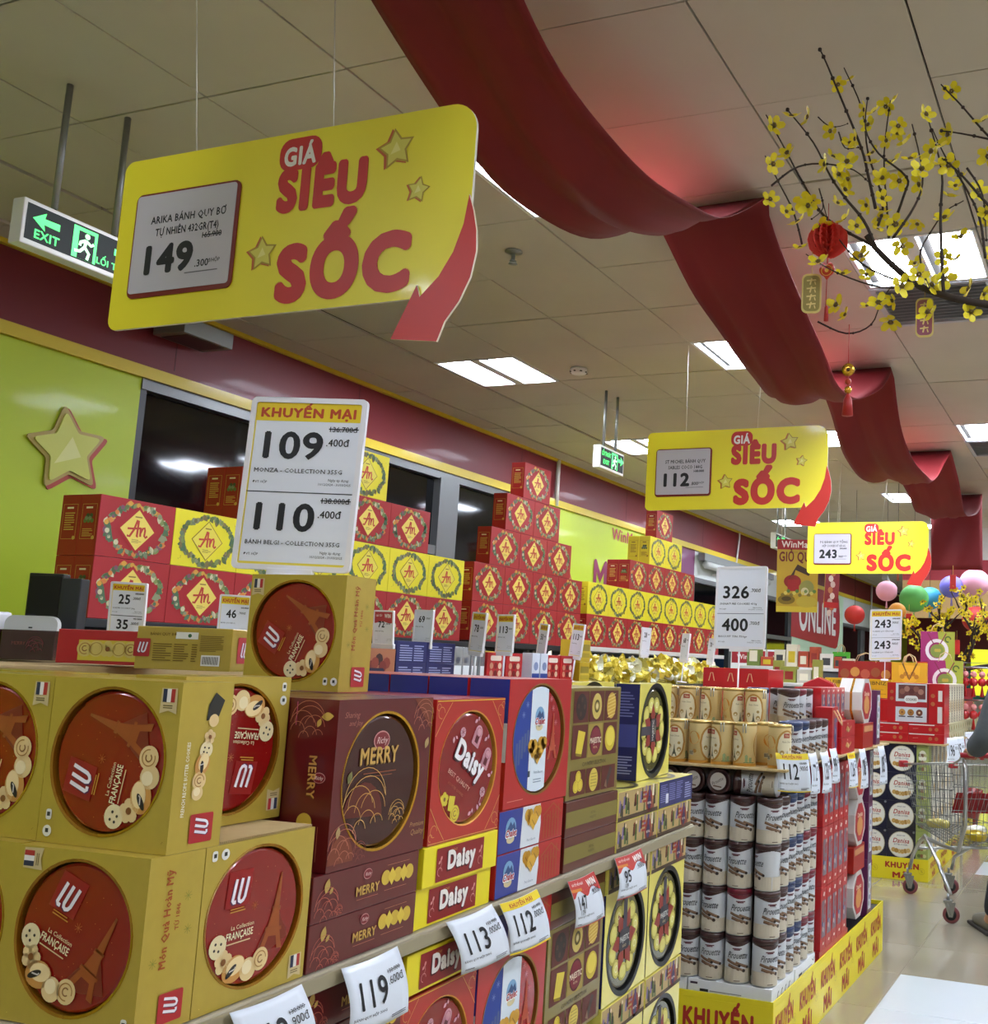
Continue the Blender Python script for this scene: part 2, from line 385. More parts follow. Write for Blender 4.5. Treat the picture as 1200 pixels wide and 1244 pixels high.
def window(n, y0, y1, z0, z1, mull, trans):
    r = struct(MB().box(WX-.1, y0, z0, WX-.06, y1, z1, BLACK), f'window_{n}')
    f = MB(); f.box(WX-.06, y0, z1-.06, WX+.01, y1, z1, FRAME); f.box(WX-.06, y0, z0, WX+.01, y1, z0+.05, FRAME); f.box(WX-.06, y0, z0, WX+.0, y0+.04, z1, BLACK); f.box(WX-.06, y1-.04, z0, WX+.01, y1, z1, FRAME); f.build('window_frame', r)
    ms = [y0+.04]+mull+[y1-.04]
    for a, b in mull_pairs(ms): 
        cuts = [z0+.05]+trans+[z1-.06]
        for c, d in zip(cuts[:-1], cuts[1:]): MB().box(WX-.05, a+.01, c+.01, WX-.045, b-.01, d-.01, GLASS).build('pane', r)
    for m_ in mull: MB().box(WX-.06, m_-.05, z0, WX+.02, m_+.05, z1-.05, FRAME).build('mullion', r)
    for t_ in trans: MB().box(WX-.06, y0+.04, t_-.03, WX+.012, y1-.04, t_+.03, FRAME).build('transom', r)
    return r
def mull_pairs(ms): return list(zip(ms[:-1], ms[1:]))
w1 = window(1, 4.15, 7.92, .5, 2.955, [6.95], [])
MB().box(WX-.06, 6.2, 2.29, WX+.014, 7.0, 2.36, FRAME).build('transom', w1)
MB().box(WX-.06, 6.98, 2.28, WX+.016, 7.16, 2.9, FRAME).build('door_frame', w1)
w2 = window(2, 12.35, 16.7, .5, 2.62, [13.9, 15.3], [2.0])
w3 = window(3, 20.2, 24.4, .3, 2.45, [22.0], [])
# surface pipes and fittings on the wall band
def pipe(y, z0, z1, r=.014, x=WX+.03, lb=''):
    p = MB().tube([(x, y, z1), (x, y, z0)], r, WHITEMET, 8).build('wall_pipe'); tag(p, lb, 'pipe')
pipe(8.72, 2.96, 3.40, .02, lb='white pipe down the maroon wall band beside the tallest gift box pyramid')
tag(MB().tube([(WX+.04, 13.9, 3.38), (WX+.04, 13.9, 3.3), (WX+.03, 13.85, 3.0), (WX+.04, 13.7, 2.75), (WX+.03, 12.9, 2.7)], .014, WHITEMET, 6).build('wall_pipe'), 'thin white cable bent along the wall band over the roller shutter', 'pipe')
pipe(17.2, 2.9, 3.4, .02, lb='white pipe on the wall band left of the far exit sign')
pipe(18.0, 2.9, 3.4, .02, lb='second white pipe on the wall band left of the far exit sign')
pipe(22.6, 2.75, 3.4, .02, lb='thin white pipe on the wall band above the far red lantern')
g = MB(); g.box(WX+.03, 12.4, 2.84, WX+.12, 15.3, 2.93, STEEL); g.tube([(WX+.1, 12.5, 2.79), (WX+.1, 15.1, 2.79)], .05, WALLW, 12)
tag(g.build('roller_shutter'), 'grey roller shutter housing over the second window', 'shutter')
# lime stretch panel with shop name, star and letters
ar = Art(); ar.text('WinMart', 0, 0, .13, '#a81e2a', 1, .02, .75, 'c'); 
nm = obj('wall_lettering', ar.mesh('wall_lettering'), None, mw=Matrix(((0, 0, 1, WX+.006), (1, 0, 0, 10.35), (0, 1, 0, 2.80), (0, 0, 0, 1)))); tag(nm, 'maroon shop name lettering on the lime wall panel', 'lettering')
ar = Art(); 
for i, ch in enumerate('MUA'): ar.text(ch, i*.36, 0, .36, '#8a1c4a', 1, .03, .3)
nm = obj('wall_lettering', ar.mesh('wall_lettering'), None, mw=Matrix(((0, 0, 1, WX+.006), (1, 0, 0, 9.75), (0, 1, 0, 2.2), (0, 0, 0, 1)))); tag(nm, 'tall purple letters on the lime wall behind the right box pyramid', 'lettering')
def wall_star(y, z, R, lb, rot):
    r = empty('wall_star', (WX+.002, y, z)); X = Matrix(((0, 0, 1), (1, 0, 0), (0, 1, 0))).to_4x4()
    def layer(nm_, k, dx, dy, h0, h1, m_):
        pts = []; base = starpts(dx, dy, R*k, R*k*.52, rot)
        N = len(base)
        for i in range(N):   # rounded tips
            p, a, b = base[i], base[i-1], base[(i+1) % N]; t = .22 if i % 2 == 0 else .1
            for q in range(4):
                s_ = q/3; p0 = (p[0]+(a[0]-p[0])*t, p[1]+(a[1]-p[1])*t); p1 = (p[0]+(b[0]-p[0])*t, p[1]+(b[1]-p[1])*t)
                pts.append(tuple((1-s_)**2*p0[c]+2*s_*(1-s_)*p[c]+s_*s_*p1[c] for c in (0, 1)))
        n = len(pts); vs = [(x, y_, h0) for x, y_ in pts]+[(x, y_, h1) for x, y_ in pts]
        MB().add(vs, [tuple(range(n, 2*n))]+[(i, (i+1) % n, n+(i+1) % n, n+i) for i in range(n)], m_, False, X).build(nm_, r)
    layer('red_edge', 1.03, R*.09, -.01, 0, .004, '#b5432a'); layer('rim', 1.0, 0, 0, .004, .012, '#b39a4a'); layer('face', .84, 0, 0, .012, .02, '#cfd05a')
    MB().add([(-.3*R, -.35*R, .021), (.3*R, -.1*R, .021), (.05*R, .3*R, .021)], [(0, 1, 2)], '#e2e08a', False, X).build('highlight', r)
    return tag(r, lb, 'star')
wall_star(3.76, 2.47, .235, 'large pale gold star with red edge on the near lime wall', 1.75)
wall_star(9.0, 2.1, .42, 'pale green star on the lime wall between the box pyramids', 1.65)
ar = Art(); ar.text('S', 0, 0, .5, '#b4281e', 1, .04)
tag(obj('wall_lettering', ar.mesh('wall_lettering'), None, mw=Matrix(((0, 0, 1, WX+.006), (1, 0, 0, 3.16), (0, 1, 0, 2.35), (0, 0, 0, 1)))), 'big red letter at the left end of the near lime wall', 'lettering')
# ONLINE banner
ar = Art(); ar.poly([(-1.75, -.30), (-1.75, .62), (1.25, .62), (1.42, .5), (1.5, .2), (1.5, -.1), (1.35, -.38), (1.2, -.42)], '#a82a34', 1)
ar.text('ONLINE', -.05, -.16, .55, '#e6e6e0', 2, .03, 2.5)
tag(obj('online_sign', ar.mesh('online_sign'), None, mw=Matrix(((0, 0, 1, WX+.01), (1, 0, 0, 18.4), (0, 1, 0, 2.35), (0, 0, 0, 1)))), 'red rounded wall sign with white ONLINE lettering', 'sign')
# ================================================================= red cloth
def cloth():
    xs = (-1.83, -1.30); pts = [(-1.08, 3.41), (1.40, 3.41), (3.88, 3.41), (6.39, 3.41), (8.97, 3.41), (11.23, 3.41)]
    prof = []
    for (a, _), (b, _) in zip(pts[:-1], pts[1:]):
        for i in range(36): prof.append((a+(b-a)*i/36, i/36, b-a))
    prof.append((11.23, 0, 1)); nu = 15; vs = []; n = 0; rr = random.Random(5)
    for k, (y, t, L) in enumerate(prof):
        for j in range(nu):
            u = j/(nu-1); x = xs[0]+(xs[1]-xs[0])*u
            tt = t**(1.4-.4*u); sag = (.382+.07*u + .015*sin(u*9+y))*4*tt*(1-tt)*(L/2.48)
            if L < 2.4: sag *= .95
            wr = (.012*sin(u*14+y*1.3)+.006*sin(u*31-y*2.2)+.004*sin(y*11+u*6))*min(1, 6*t*(1-t))
            yy = y+.06*sin(u*3.1)*sin(pi*t)-.02*(u-.5)
            vs.append((x+.02*sin(y*4+u*2)*(1 if 0 < t < 1 else 0), yy, 3.405-sag+wr))
    H = 14
    for i in range(1, H+1):
        for j in range(nu):
            u = j/(nu-1); vs.append((xs[0]+(xs[1]-xs[0])*u+.01*i/H, 11.23-.03*sin(u*7+i*.3)*i/H-.05*i/H, 3.40-.80*i/H))
    N = len(prof)+H
    fs = [(i*nu+j, i*nu+j+1, (i+1)*nu+j+1, (i+1)*nu+j) for i in range(N-1) for j in range(nu-1)]
    o = MB().add(vs, fs, CLOTH, True).build('red_cloth')
    so = o.modifiers.new('s', 'SOLIDIFY'); so.thickness = .003
    return tag(o, 'long red cloth draped in swags under the ceiling', 'cloth')
cloth()
def ceil_thing(name, loc, lb, cat, builder):
    r = empty(name, loc); builder(r); return tag(r, lb, cat)
def b_spr(r):
    MB().lathe([(.001, -.002), (.04, -.002), (.042, -.008), (.02, -.014), (.012, -.016)], STEEL, 20).build('plate', r)
    MB().lathe([(.009, -.014), (.009, -.045), (.016, -.05), (.016, -.054), (.001, -.055)], STEEL, 12).build('head', r)
    MB().lathe([(.001, -.062), (.02, -.062), (.022, -.066), (.001, -.068)], STEEL, 12).tube([(.012, 0, -.05), (.014, 0, -.064)], .002, STEEL, 5).tube([(-.012, 0, -.05), (-.014, 0, -.064)], .002, STEEL, 5).build('deflector', r)
ceil_thing('sprinkler', (-2.635, 4.1, CEIL), 'steel fire sprinkler on the ceiling near the big yellow sign', 'sprinkler', b_spr)
ceil_thing('sprinkler', (-1.94, 9.65, CEIL), 'far steel fire sprinkler above the third yellow sign', 'sprinkler', b_spr)
ceil_thing('sprinkler', (-3.4, 9.3, CEIL), 'steel fire sprinkler behind the second yellow sign', 'sprinkler', b_spr)
def b_smk(r):
    MB().lathe([(.001, -.0), (.055, -.0), (.058, -.02), (.045, -.035), (.001, -.037)], WHITEPLA, 24).build('housing', r)
    m_ = MB()
    for a in range(8): m_.cbox((.053*cos(a*pi/4), .053*sin(a*pi/4), -.026), (.012, .012, .006), BLACK)
    m_.build('slots', r)
ceil_thing('smoke_detector', (-3.284, 5.975, CEIL), 'round white smoke detector beside the twin lit ceiling light', 'smoke detector', b_smk)
def b_dome(r):
    MB().lathe([(.001, 0), (.09, 0), (.09, -.03), (.08, -.04)], WHITEPLA, 20).build('base', r); MB().sphere((0, 0, -.06), .075, BLACK, 16).build('dome', r)
ceil_thing('dome_camera', (-3.42, 11.9, CEIL-.0), 'black dome camera on the ceiling before the far exit sign', 'camera', b_dome)
def b_cam(r):
    MB().cbox((0, 0, -.1), (.1, .34, .1), WHITEPLA, Matrix.Rotation(-.35, 4, 'X')).build('housing', r); MB().tube([(0, .05, 0), (0, .05, -.08)], .015, WHITEPLA).build('bracket', r); MB().lathe([(.001, 0), (.035, 0)], BLACK, 16, axis='y', c=(0, -.175, -.155)).build('lens', r)
ceil_thing('bullet_camera', (-4.2, 20.5, CEIL), 'white bullet camera above the far windows', 'camera', b_cam)
# exit signs
GRN = mat('exit_green_dark', '#04150d', .6); LIT = mat('exit_lit', '#3cf56a', .4, emit=.9); LITW = mat('exit_lit_white', '#b8ffcc', .4, emit=.7)
def exit_sign(y, z, L, h, lb, both):
    r = empty('exit_sign', (-3.33, y, z)); r.rotation_euler.z = pi/2
    MB().bbox(-L/2, 0, 0, L/2, .055, h, WHITEMET, .004).build('case', r)
    a = Art(); a.rect(-L/2+.012, -h/2+.018, L/2-.012, h/2-.014, GRN, 1)
    q = h/.17
    def arrow(x, d):
        a.poly([(x-.05*d*q, .02*q), (x, .055*q), (x-.005*d*q, .032*q), (x+.055*d*q, .034*q), (x+.055*d*q, .008*q), (x-.005*d*q, .01*q), (x, -.014*q)], LIT, 2)
    def man(x):
        a.rect(x-.05*q, -.06*q, x+.05*q, .062*q, LIT, 2); a.rect(x-.028*q, -.06*q, x+.038*q, .048*q, GRN, 3); a.circ(x+.008*q, .034*q, .011*q, LITW, 4, n=10)
        for p in ([(.004, .02), (.0, -.01)], [(.0, -.01), (.02, -.03), (.014, -.055)], [(.0, -.01), (-.018, -.032), (-.04, -.035)], [(.004, .016), (.026, .004), (.036, .014)], [(.002, .016), (-.018, .004), (-.02, -.01)]):
            a.stroke([(x+u*q, v*q) for u, v in p], .012*q, LITW, 4)
    if both == 1:
        arrow(-.33*L, 1); a.text('EXIT', -.31*L, -.05*q, .034*q, LIT, 2, .02); man(-.02*L); arrow(.33*L, -1); a.text('LỐI THOÁT', .27*L, -.05*q, .026*q, LIT, 2, .02)
    elif both == 2:
        a.text('LỐI THOÁT', -.24*L, .015*q, .034*q, LIT, 2, .02, .36*L); a.text('EXIT', -.24*L, -.045*q, .034*q, LIT, 2, .02); man(.1*L); arrow(.35*L, -1)
    else:
        arrow(-.33*L, 1); man(0); arrow(.33*L, -1); a.text('LỐI THOÁT EXIT', 0, -.066*q, .02*q, LIT, 4, .03)
    obj('lit_panel', a.mesh('lit_panel'), r, mw=FM('front', L, .05, h))
    for x in (-.24*L, .25*L):
        rod = MB().tube([(x, .027, h+.012), (x, .027, CEIL-z)], .011, STEEL, 8).build('hanging_rod', r)
        MB().tube([(x, .027, h-.002), (x+.006, .027, h+.01), (x, .027, h+.022)], .004, DARK, 6).build('hook', rod)
    return tag(r, lb, 'exit sign')
exit_sign(2.50, 2.792, .47, .155, 'near lit green exit sign hanging behind the big yellow sign', 1)
exit_sign(6.62, 2.842, .38, .16, 'middle lit green exit sign hanging left of the second yellow sign', 2)
exit_sign(10.78, 2.76, .56, .165, 'far lit green exit sign hanging left of the hamper poster', 3)
# small dark vent/speaker on wall band
MBx = MB().bbox(-4.95, 4.16, 3.2, -4.72, 4.5, 3.29, STEEL, .006).box(-4.93, 4.2, 3.198, -4.74, 4.46, 3.2, BLACK); tag(MBx.build('wall_lamp'), 'grey metal housing on the wall band below the big yellow sign', 'wall fitting')
# ================================================================= PRODUCT PROTOTYPES
ORD = ['first', 'second', 'third', 'fourth', 'fifth', 'sixth', 'seventh', 'eighth', 'ninth', 'tenth', 'eleventh', 'twelfth']
CREAM = mat('cookie_cream', '#e2c489', .55); TAN = mat('cookie_tan', '#c0853a', .55); YCOOK = mat('cookie_yellow', '#d9c23a', .5)
def cookie(a, x, y, r, k=0, lv=3, c=None, rot=0):
    c = c or CREAM
    if k == 0:   # spiral
        a.circ(x, y, r, c, lv); a.ring(x, y, r*.62, r*.1, '#a8742e', lv+1, n=18, a1=5.2); a.ring(x, y, r*.25, r*.12, '#8a5a22', lv+1, n=12, a0=1, a1=5.8)
    elif k == 1:  # ball
        a.circ(x, y, r, c, lv); a.circ(x-r*.15, y+r*.2, r*.6, '#f0dcae', lv+1, n=14)
    elif k == 2:  # filled croissant
        a.circ(x, y, r*1.15, '#c98f45', lv, r*.9, rot=rot); a.circ(x+r*.1, y+r*.2, r*.9, '#efd49b', lv+1, r*.6, rot=rot); a.circ(x-r*.3*cos(rot), y-r*.3*sin(rot), r*.62, '#1d1416', lv+2, r*.22, rot=rot+.4); a.stroke([(x-r*.5, y-r*.1), (x, y+.0), (x+r*.1, y+r*.15)], r*.1, '#cfc7c0', lv+3)
    elif k == 3:  # flower
        for i in range(5): a.circ(x+r*.55*cos(i*1.257+.3), y+r*.55*sin(i*1.257+.3), r*.5, c, lv, n=10)
        a.circ(x, y, r*.3, '#7d4c1c', lv+1, n=10)
    elif k == 4:  # dotted
        a.circ(x, y, r, '#e8d6a6', lv)
        for dx, dy in ((-.3, .3), (.35, .2), (.1, -.35), (-.4, -.2)): a.circ(x+r*dx, y+r*dy, r*.13, '#2a1a12', lv+1, n=8)
    elif k == 5:  # plain round
        a.circ(x, y, r, c, lv); a.ring(x, y, r*.72, r*.08, '#a8842a', lv+1, n=16)
def rose(a, x, y, r, c, lv=2, w=.0012):
    for i, (rx, ry, dx, dy, a0, a1) in enumerate(((1, 1, 0, 0, .1, 3.0), (.9, .85, .1, -.1, .3, 3.2), (.72, .7, -.35, -.2, .2, 3.0), (.6, .6, .4, -.3, .1, 2.9), (.5, .6, 0, -.35, .2, 3.), (.42, .5, -.6, -.55, .3, 3.), (.42, .5, .15, -.75, .2, 2.9), (.3, .3, .62, -.7, .2, 3.), (.3, .4, -.2, -.9, .3, 3.))):
        a.stroke(arcpts(x+r*dx, y+r*dy, r*rx, r*ry, a0, a1, 12), w, c, lv)
def leaf(a, x, y, r, rot, c, lv=2):
    pts = [(t*r-r/2, .28*r*sin(pi*t)) for t in [i/8 for i in range(9)]]+[(t*r-r/2, -.28*r*sin(pi*t)) for t in [i/8 for i in range(7, 0, -1)]]
    a.poly([(x+p*cos(rot)-q*sin(rot), y+p*sin(rot)+q*cos(rot)) for p, q in pts], c, lv)
def tower(a, x, y, h, c, lv=2, rot=0):
    cr, sr = cos(rot), sin(rot); t = lambda ps: [(x+(p*cr-q*sr)*h, y+(p*sr+q*cr)*h) for p, q in ps]
    a.poly(t([(-.22, 0), (-.13, 0), (-.075, .17), (.075, .17), (.13, 0), (.22, 0), (.115, .28), (.055, .52), (.015, .95), (-.015, .95), (-.055, .52), (-.115, .28)]), c, lv)
    a.poly(t([(-.16, .24), (.16, .24), (.15, .28), (-.15, .28)]), c, lv+1); a.poly(t([(-.08, .5), (.08, .5), (.075, .53), (-.075, .53)]), c, lv+1)
def sparkle(a, x, y, r, c, lv=1):
    for i in range(4): a.stroke([(x-r*cos(i*pi/4), y-r*sin(i*pi/4)), (x+r*cos(i*pi/4), y+r*sin(i*pi/4))], r*.12, c, lv)
def lu(a, x, y, h, lv=3, rot=0, sq=True):
    T = a.T.copy(); a.T = T @ Matrix(((cos(rot), -sin(rot), x), (sin(rot), cos(rot), y), (0, 0, 1)))
    if sq: a.poly(rrect(-h*.85, -h*.85, h*.75, h*.85, h*.12), '#b02428', lv-1)
    for o, c, l in ((-.05, '#5c2456', lv), (0, '#f0e9ee', lv+1)):
        k = h; sh = lambda ps: [((p+.22*q+o)*k*.95, (q-.5+o)*k) for p, q in ps]
        a.stroke(sh([(-.42, 1), (-.42, .16), (-.34, .1), (-.2, .1)]), k*.15, c, l)
        a.stroke(sh([(-.08, 1), (-.08, .25), (-.02, .12), (.1, .07), (.22, .12), (.28, .25), (.28, 1)]), k*.15, c, l)
    a.T = T
def box(name, w, d, h, m, b=.0015): return MB().bbox(-w/2, 0, 0, w/2, d, h, m, b).build(name)
def art_on(root, a, face, w, d, h, name='print', rot=0, parent=None): 
    return obj(name, a.mesh(name), parent or root, mw=FM(face, w, d, h) @ Matrix.Rotation(rot, 4, 'Z'))
# --- gold boxes ------------------------------------------------------------
LW, LD, LH, LR = .205, .085, .205, .088
TINRED = mat('tin_red', '#8e0e0c', .22, .15, .6, .05, 30)
def tin_art_gold():
    a = Art(); tower(a, .036, -.052, .105, '#8a3f14', 1, -.12); tower(a, .036, -.052, .100, '#9c4e1b', 2, -.12)
    a.poly([(.0, -.066), (.07, -.04), (.045, .0), (.02, -.03)], '#7a2410', 1)
    a.poly([(-.055, .016), (-.012, .016), (-.008, .062), (-.051, .062)], '#96130f', 1); lu(a, -.032, .036, .032, 3, sq=False); a.lines(-.045, .010, -.018, .017, 2, '#c9892e')
    a.text('La Collection', -.02, -.012, .0055, '#e3c79a', 2, .01); a.text('FRANÇAISE', -.024, -.024, .0095, '#eddcb4', 2, .02, .048); a.rect(-.046, -.030, -.004, -.0285, '#d8b98a', 2)
    for x, y, r, k in ((-.062, -.028, .0148, 4), (-.050, -.049, .0148, 3), (-.030, -.062, .018, 2), (-.004, -.068, .0148, 1), (.018, -.060, .0148, 0)): cookie(a, x, y, r, k, 3, rot=.3)
    sparkle(a, 0, .012, .006, '#b5561e', 1)
    for i in range(26):
        t = i*2.4; rr = .03+.045*((i*37 % 10)/10); a.circ(rr*cos(t), rr*sin(t), .0006, '#c4651f', 1, n=4)
    return a.mesh('tin_print')
_tag_ = tin_art_gold()
def flag(a, x, y, rot=0):
    T = a.T.copy(); a.T = T @ Matrix(((cos(rot), -sin(rot), x), (sin(rot), cos(rot), y), (0, 0, 1)))
    a.poly([(-.012, .011), (.012, .011), (.013, -.02), (0, -.016), (-.013, -.02)], '#cdb987', 1)
    for i, c in enumerate(('#1f2544', '#e7e3dc', '#ae2a28')): a.rect(-.0095+i*.0062, -.006, -.0033+i*.0062, .010, c, 2)
    a.lines(-.008, -.0135, .008, -.008, 2, '#6b5a2a', 2); a.T = T
def gold_front(fl_, st):
    a = Art(); flag(a, *fl_)
    for i, (dx, dy) in enumerate(((0, 0), (0, -.02)) if len(st) < 3 else ((0, 0), (.018, 0))):
        a.poly(rrect(st[0]+dx-.0045, st[1]+dy-.0065, st[0]+dx+.0045, st[1]+dy+.0065, .003), '#e6e4da', 1) if not i else a.circ(st[0]+dx, st[1]+dy, .007, '#e6e4da', 1)
        a.rect(st[0]+dx-.0025, st[1]+dy-.002, st[0]+dx+.0025, st[1]+dy+.003, '#2c2c22', 2)
    rr = random.Random(4)
    for i in range(46):
        t = rr.uniform(0, 2*pi); x, y = .1*cos(t)*1.3, .1*sin(t)*1.3
        if abs(x) < .097 and abs(y) < .097 and x*x+y*y > .092**2:
            if i % 5 == 0: sparkle(a, x, y, .0048, '#8f7016', 1)
            else: a.circ(x, y, .0007, '#e8d060' if i % 2 else '#80651a', 1, n=4)
    return a
def gold_side(kind):
    a = Art(); lu(a, .008, -.075, .022, 3, pi/2)
    if kind:
        a.text('Món Quà Hoàn Mỹ', -.006, .028, .0105, '#a8541c', 1, .03, .115, rot=pi/2); a.text('TỪ 1846', .009, .028, .006, '#a8541c', 1, .02, rot=pi/2)
        for x, y in ((.02, .05), (.024, .01), (-.025, -.02)): sparkle(a, x, y, .006, '#8c8a2a', 1)
    else:
        a.text('FRENCH RECIPE BUTTER COOKIES', -.022, -.015, .0055, '#f2efd8', 1, .01, .09, rot=pi/2)
        a.poly([(.0, .055), (.02, .06), (.028, .08), (.012, .09), (.002, .075)], '#23221c', 1); a.circ(.012, .055, .008, CREAM, 2)
        for x, y, r, k in ((.008, .035, .009, 3), (.004, .019, .0105, 4), (.0, .002, .0125, 2), (-.003, -.018, .011, 0), (-.004, -.033, .009, 1)): cookie(a, x, y, r, k, 2, rot=1.2)
    return a
_gs = {k: gold_side(k).mesh('side_print') for k in (0, 1)}
def gold_box(tinrot, fl_, st, side):
    r = window_box(LW, LD, LH, LR, GOLDBOX, mat('gold_rim', '#b07d1e', .25, .7, .3), .0035, .014, cx=-.003, cz=.002)
    t = tin_in(r, LW, LH, LR*.985, TINRED, .004, GOLDFOIL, -.003, .002)
    obj('tin_print', _tag_, t, mw=tin_mat(LH, tinrot, .004, -.003, .002))
    art_on(r, gold_front(fl_, st), 'front', LW, LD, LH, 'front_print')
    for f in ('left', 'right'): obj('side_print', _gs[side], r, mw=FM(f, LW, LD, LH))
    return r
gA = gold_box(-.35, (-.082, .088, pi/2), (.088, -.085), 1)
gB = gold_box(0.0, (.082, -.078, 0), (-.088, .09, 0), 1)
gC = gold_box(1.4, (.084, .084, 0), (-.086, -.068), 0)
gD = gold_box(pi-.1, (.084, -.08, pi), (.088, .088), 1)
gE = gold_box(1.15, (-.086, .084, 0), (.075, -.085, 0), 1)
d_ = Vector((-.05, 1, 0)).normalized(); n_ = Vector((d_.y, -d_.x, 0)); GO = Vector((-1.07, 1.05, 0))
RF, RE = pi/2+.05, .05
def G(s, w_, z): return GO + d_*s + n_*w_ + Vector((0, 0, z))
GG = 'gold cookie boxes with round red window'
place(gA, G(-.076, -.1025, 1.047), RE, 'gold box with upright red tin in its window, bottom layer, end of the near shelf', 'cookie box', GG)
place(gA, G(-.070, -.312, 1.047), RE, 'bottom-layer gold box cut off by the left edge of the photo', 'cookie box', GG)
place(gB, G(.113, 0, 1.047), RF, 'gold box facing the aisle on the shelf, tin upright, flag at lower right', 'cookie box', GG)
place(gC, G(-.055, -.1025, 1.2525), RE, 'gold box on the top layer, tin turned sideways, cookies at its right edge', 'cookie box', GG)
place(gC, G(-.052, -.312, 1.2525), RE, 'top-layer gold box cut off by the left edge of the photo', 'cookie box', GG)
place(gD, G(.142, -.088, 1.2565), RF, 'gold box with upside-down tin, set back behind the front top-layer box', 'cookie box', GG)
place(gE, G(.477, -.282, 1.4325), RE, 'gold box standing alone on top of the maroon boxes', 'cookie box', GG)
for k, (s_, w_) in enumerate(((.037, -.30), (.128, -.295), (.037, -.51), (.13, -.512), (.225, -.515), (.32, -.51))):
    place(gC, G(s_, w_, 1.2505-.004*(k % 3)), RE+.02*((k % 3)-1), f'gold box of the top layer, {ORD[k if k < 2 else k-2]} behind the {"front gold box" if k < 2 else "box at the left photo edge"}', 'cookie box', GG)
sh = MB().box(-.1, 0, 0, .1, .2, .003, CARTON)
for i in range(60): sh.box(-.1+i/300, -.0006, .0003, -.1+i/300+.0016, 0, .0027, '#8f7a50')
sh = sh.build('cardboard_sheet'); sh.location = G(.113, -.004, 1.2523); sh.rotation_euler.z = RF; tag(sh, 'plain cardboard sheet lying between the two layers of gold boxes', 'cardboard')
# gold box lying on its side behind
a = Art(); lu(a, -.088, 0, .022, 3); a.lines(-.065, -.026, -.025, .012, 8, '#7d6414'); a.lines(-.02, -.026, .012, .012, 8, '#7d6414'); a.lines(.018, -.026, .03, .012, 8, '#7d6414'); a.lines(.035, -.004, .085, .03, 9, '#80681a')
a.text('BÁNH QUY BƠ', -.045, .026, .006, '#7d6414', 2, .02); a.rect(-.018, .02, .03, .034, '#ecebe0', 2); a.circ(.012, .027, .004, '#3a6a3a', 3); a.rect(.04, -.034, .08, -.012, '#ecebe0', 2)
for i in range(14): a.rect(.043+i*.0025, -.031, .0442+i*.0025, -.015, '#2a2a20', 3)
rflat = box('cookie_gift_box', .205, .1, .088, GOLDBOX); art_on(rflat, a, 'front', .205, .1, .088); a2 = Art(); lu(a2, 0, 0, .032, 3); art_on(rflat, a2, 'right', .205, .1, .088, 'side_print')
place(rflat, Vector((-1.812, 1.68, 1.4535)), .3, 'gold box lying flat with nutrition table and bar code, behind the top layer', 'cookie box', None)
# --- maroon boxes ------------------------------------------------------------
MW, MD, MH = .25, .088, .25
def oval_logo(a, x, y, r, lv=2, t='Richy'): a.circ(x, y, r, '#c98f8c', lv, r*.72); a.circ(x, y, r*.9, '#7a1a24', lv+1, r*.62); a.text(t, x, y-r*.22, r*.5, '#e6c8c2', lv+2, .01, r*1.3, shear=.3)
def merry(a, x, y, h, w_, lv=2, rot=0): a.text('MERRY', x, y, h, '#7a5a20', lv, .035, w_*1.01, rot=rot); a.text('MERRY', x+h*.04, y+h*.05, h, GOLDINK, lv+1, .02, w_, rot=rot)
TINM = mat('tin_maroon', '#3d0b0c', .2, .2, .6, .1, 12)
def t_merry():
    a = Art(); oval_logo(a, -.004, .062, .021, 1); merry(a, -.008, .026, .026, .098); a.rect(-.045, .012, .04, .0135, '#8a4a2a', 1); a.rect(-.04, .007, .03, .008, '#8a4a2a', 1)
    a.poly(arcpts(-.04, -.055, .05, .055, 0, pi)+[(-.085, -.05)], '#5c1c10', 1); rose(a, -.035, -.03, .052, GOLDINK, 2, .0012); rose(a, .05, -.055, .02, GOLDINK, 2, .001); leaf(a, -.078, .01, .02, 1.2, '#6d6a3a', 2); return a
rM = window_box(MW, MD, MH, (.098, .104), MAROON, GOLDFOIL, .004, .014, cx=-.004, cz=-.002)
tM = tin_in(rM, MW, MH, (.096, .102), TINM, .004, TINM, -.004, -.002); obj('tin_print', t_merry().mesh('tin_print'), tM, mw=tin_mat(MH, 0, .004, -.004, -.002))
a = Art(); a.text('Sharing', -.093, .098, .009, '#a86a5a', 1, 0, shear=.3); a.text('and Joy', -.083, .086, .008, '#a86a5a', 1, 0, shear=.3); a.text('Premium', .1, -.085, .008, '#b08a5a', 1, 0, shear=.3); a.text('Quality', .102, -.098, .009, '#b08a5a', 1, 0, shear=.3)
a.poly(arcpts(-.095, -.115, .03, .04, 0, pi), '#7a3820', 1); rose(a, -.092, -.09, .032, '#b8705a', 2, .001); rose(a, -.05, -.105, .016, '#8a4438', 2, .0008)
a.poly([(.07, .124), (.124, .124), (.124, .07)], '#7a3820', 1); rose(a, .1, .095, .028, '#b8705a', 2, .001); leaf(a, .113, .05, .02, 1.2, '#b39a66'); leaf(a, -.105, -.07, .018, 1.4, '#b39a66')
art_on(rM, a, 'front', MW, MD, MH, 'front_print')
a = Art(); merry(a, .0, .01, .014, .062, 2, -pi/2); oval_logo(a, .02, .01, .011, 2); a.poly(rrect(-.03, .085, -.03+.001, .12, .0004), '#cc5588', 1)
rose(a, -.008, .092, .03, '#b8705a', 2, .0009); leaf(a, .026, .1, .022, .1, '#c9a94e'); leaf(a, .012, .09, .014, 1.2, '#c9a94e')
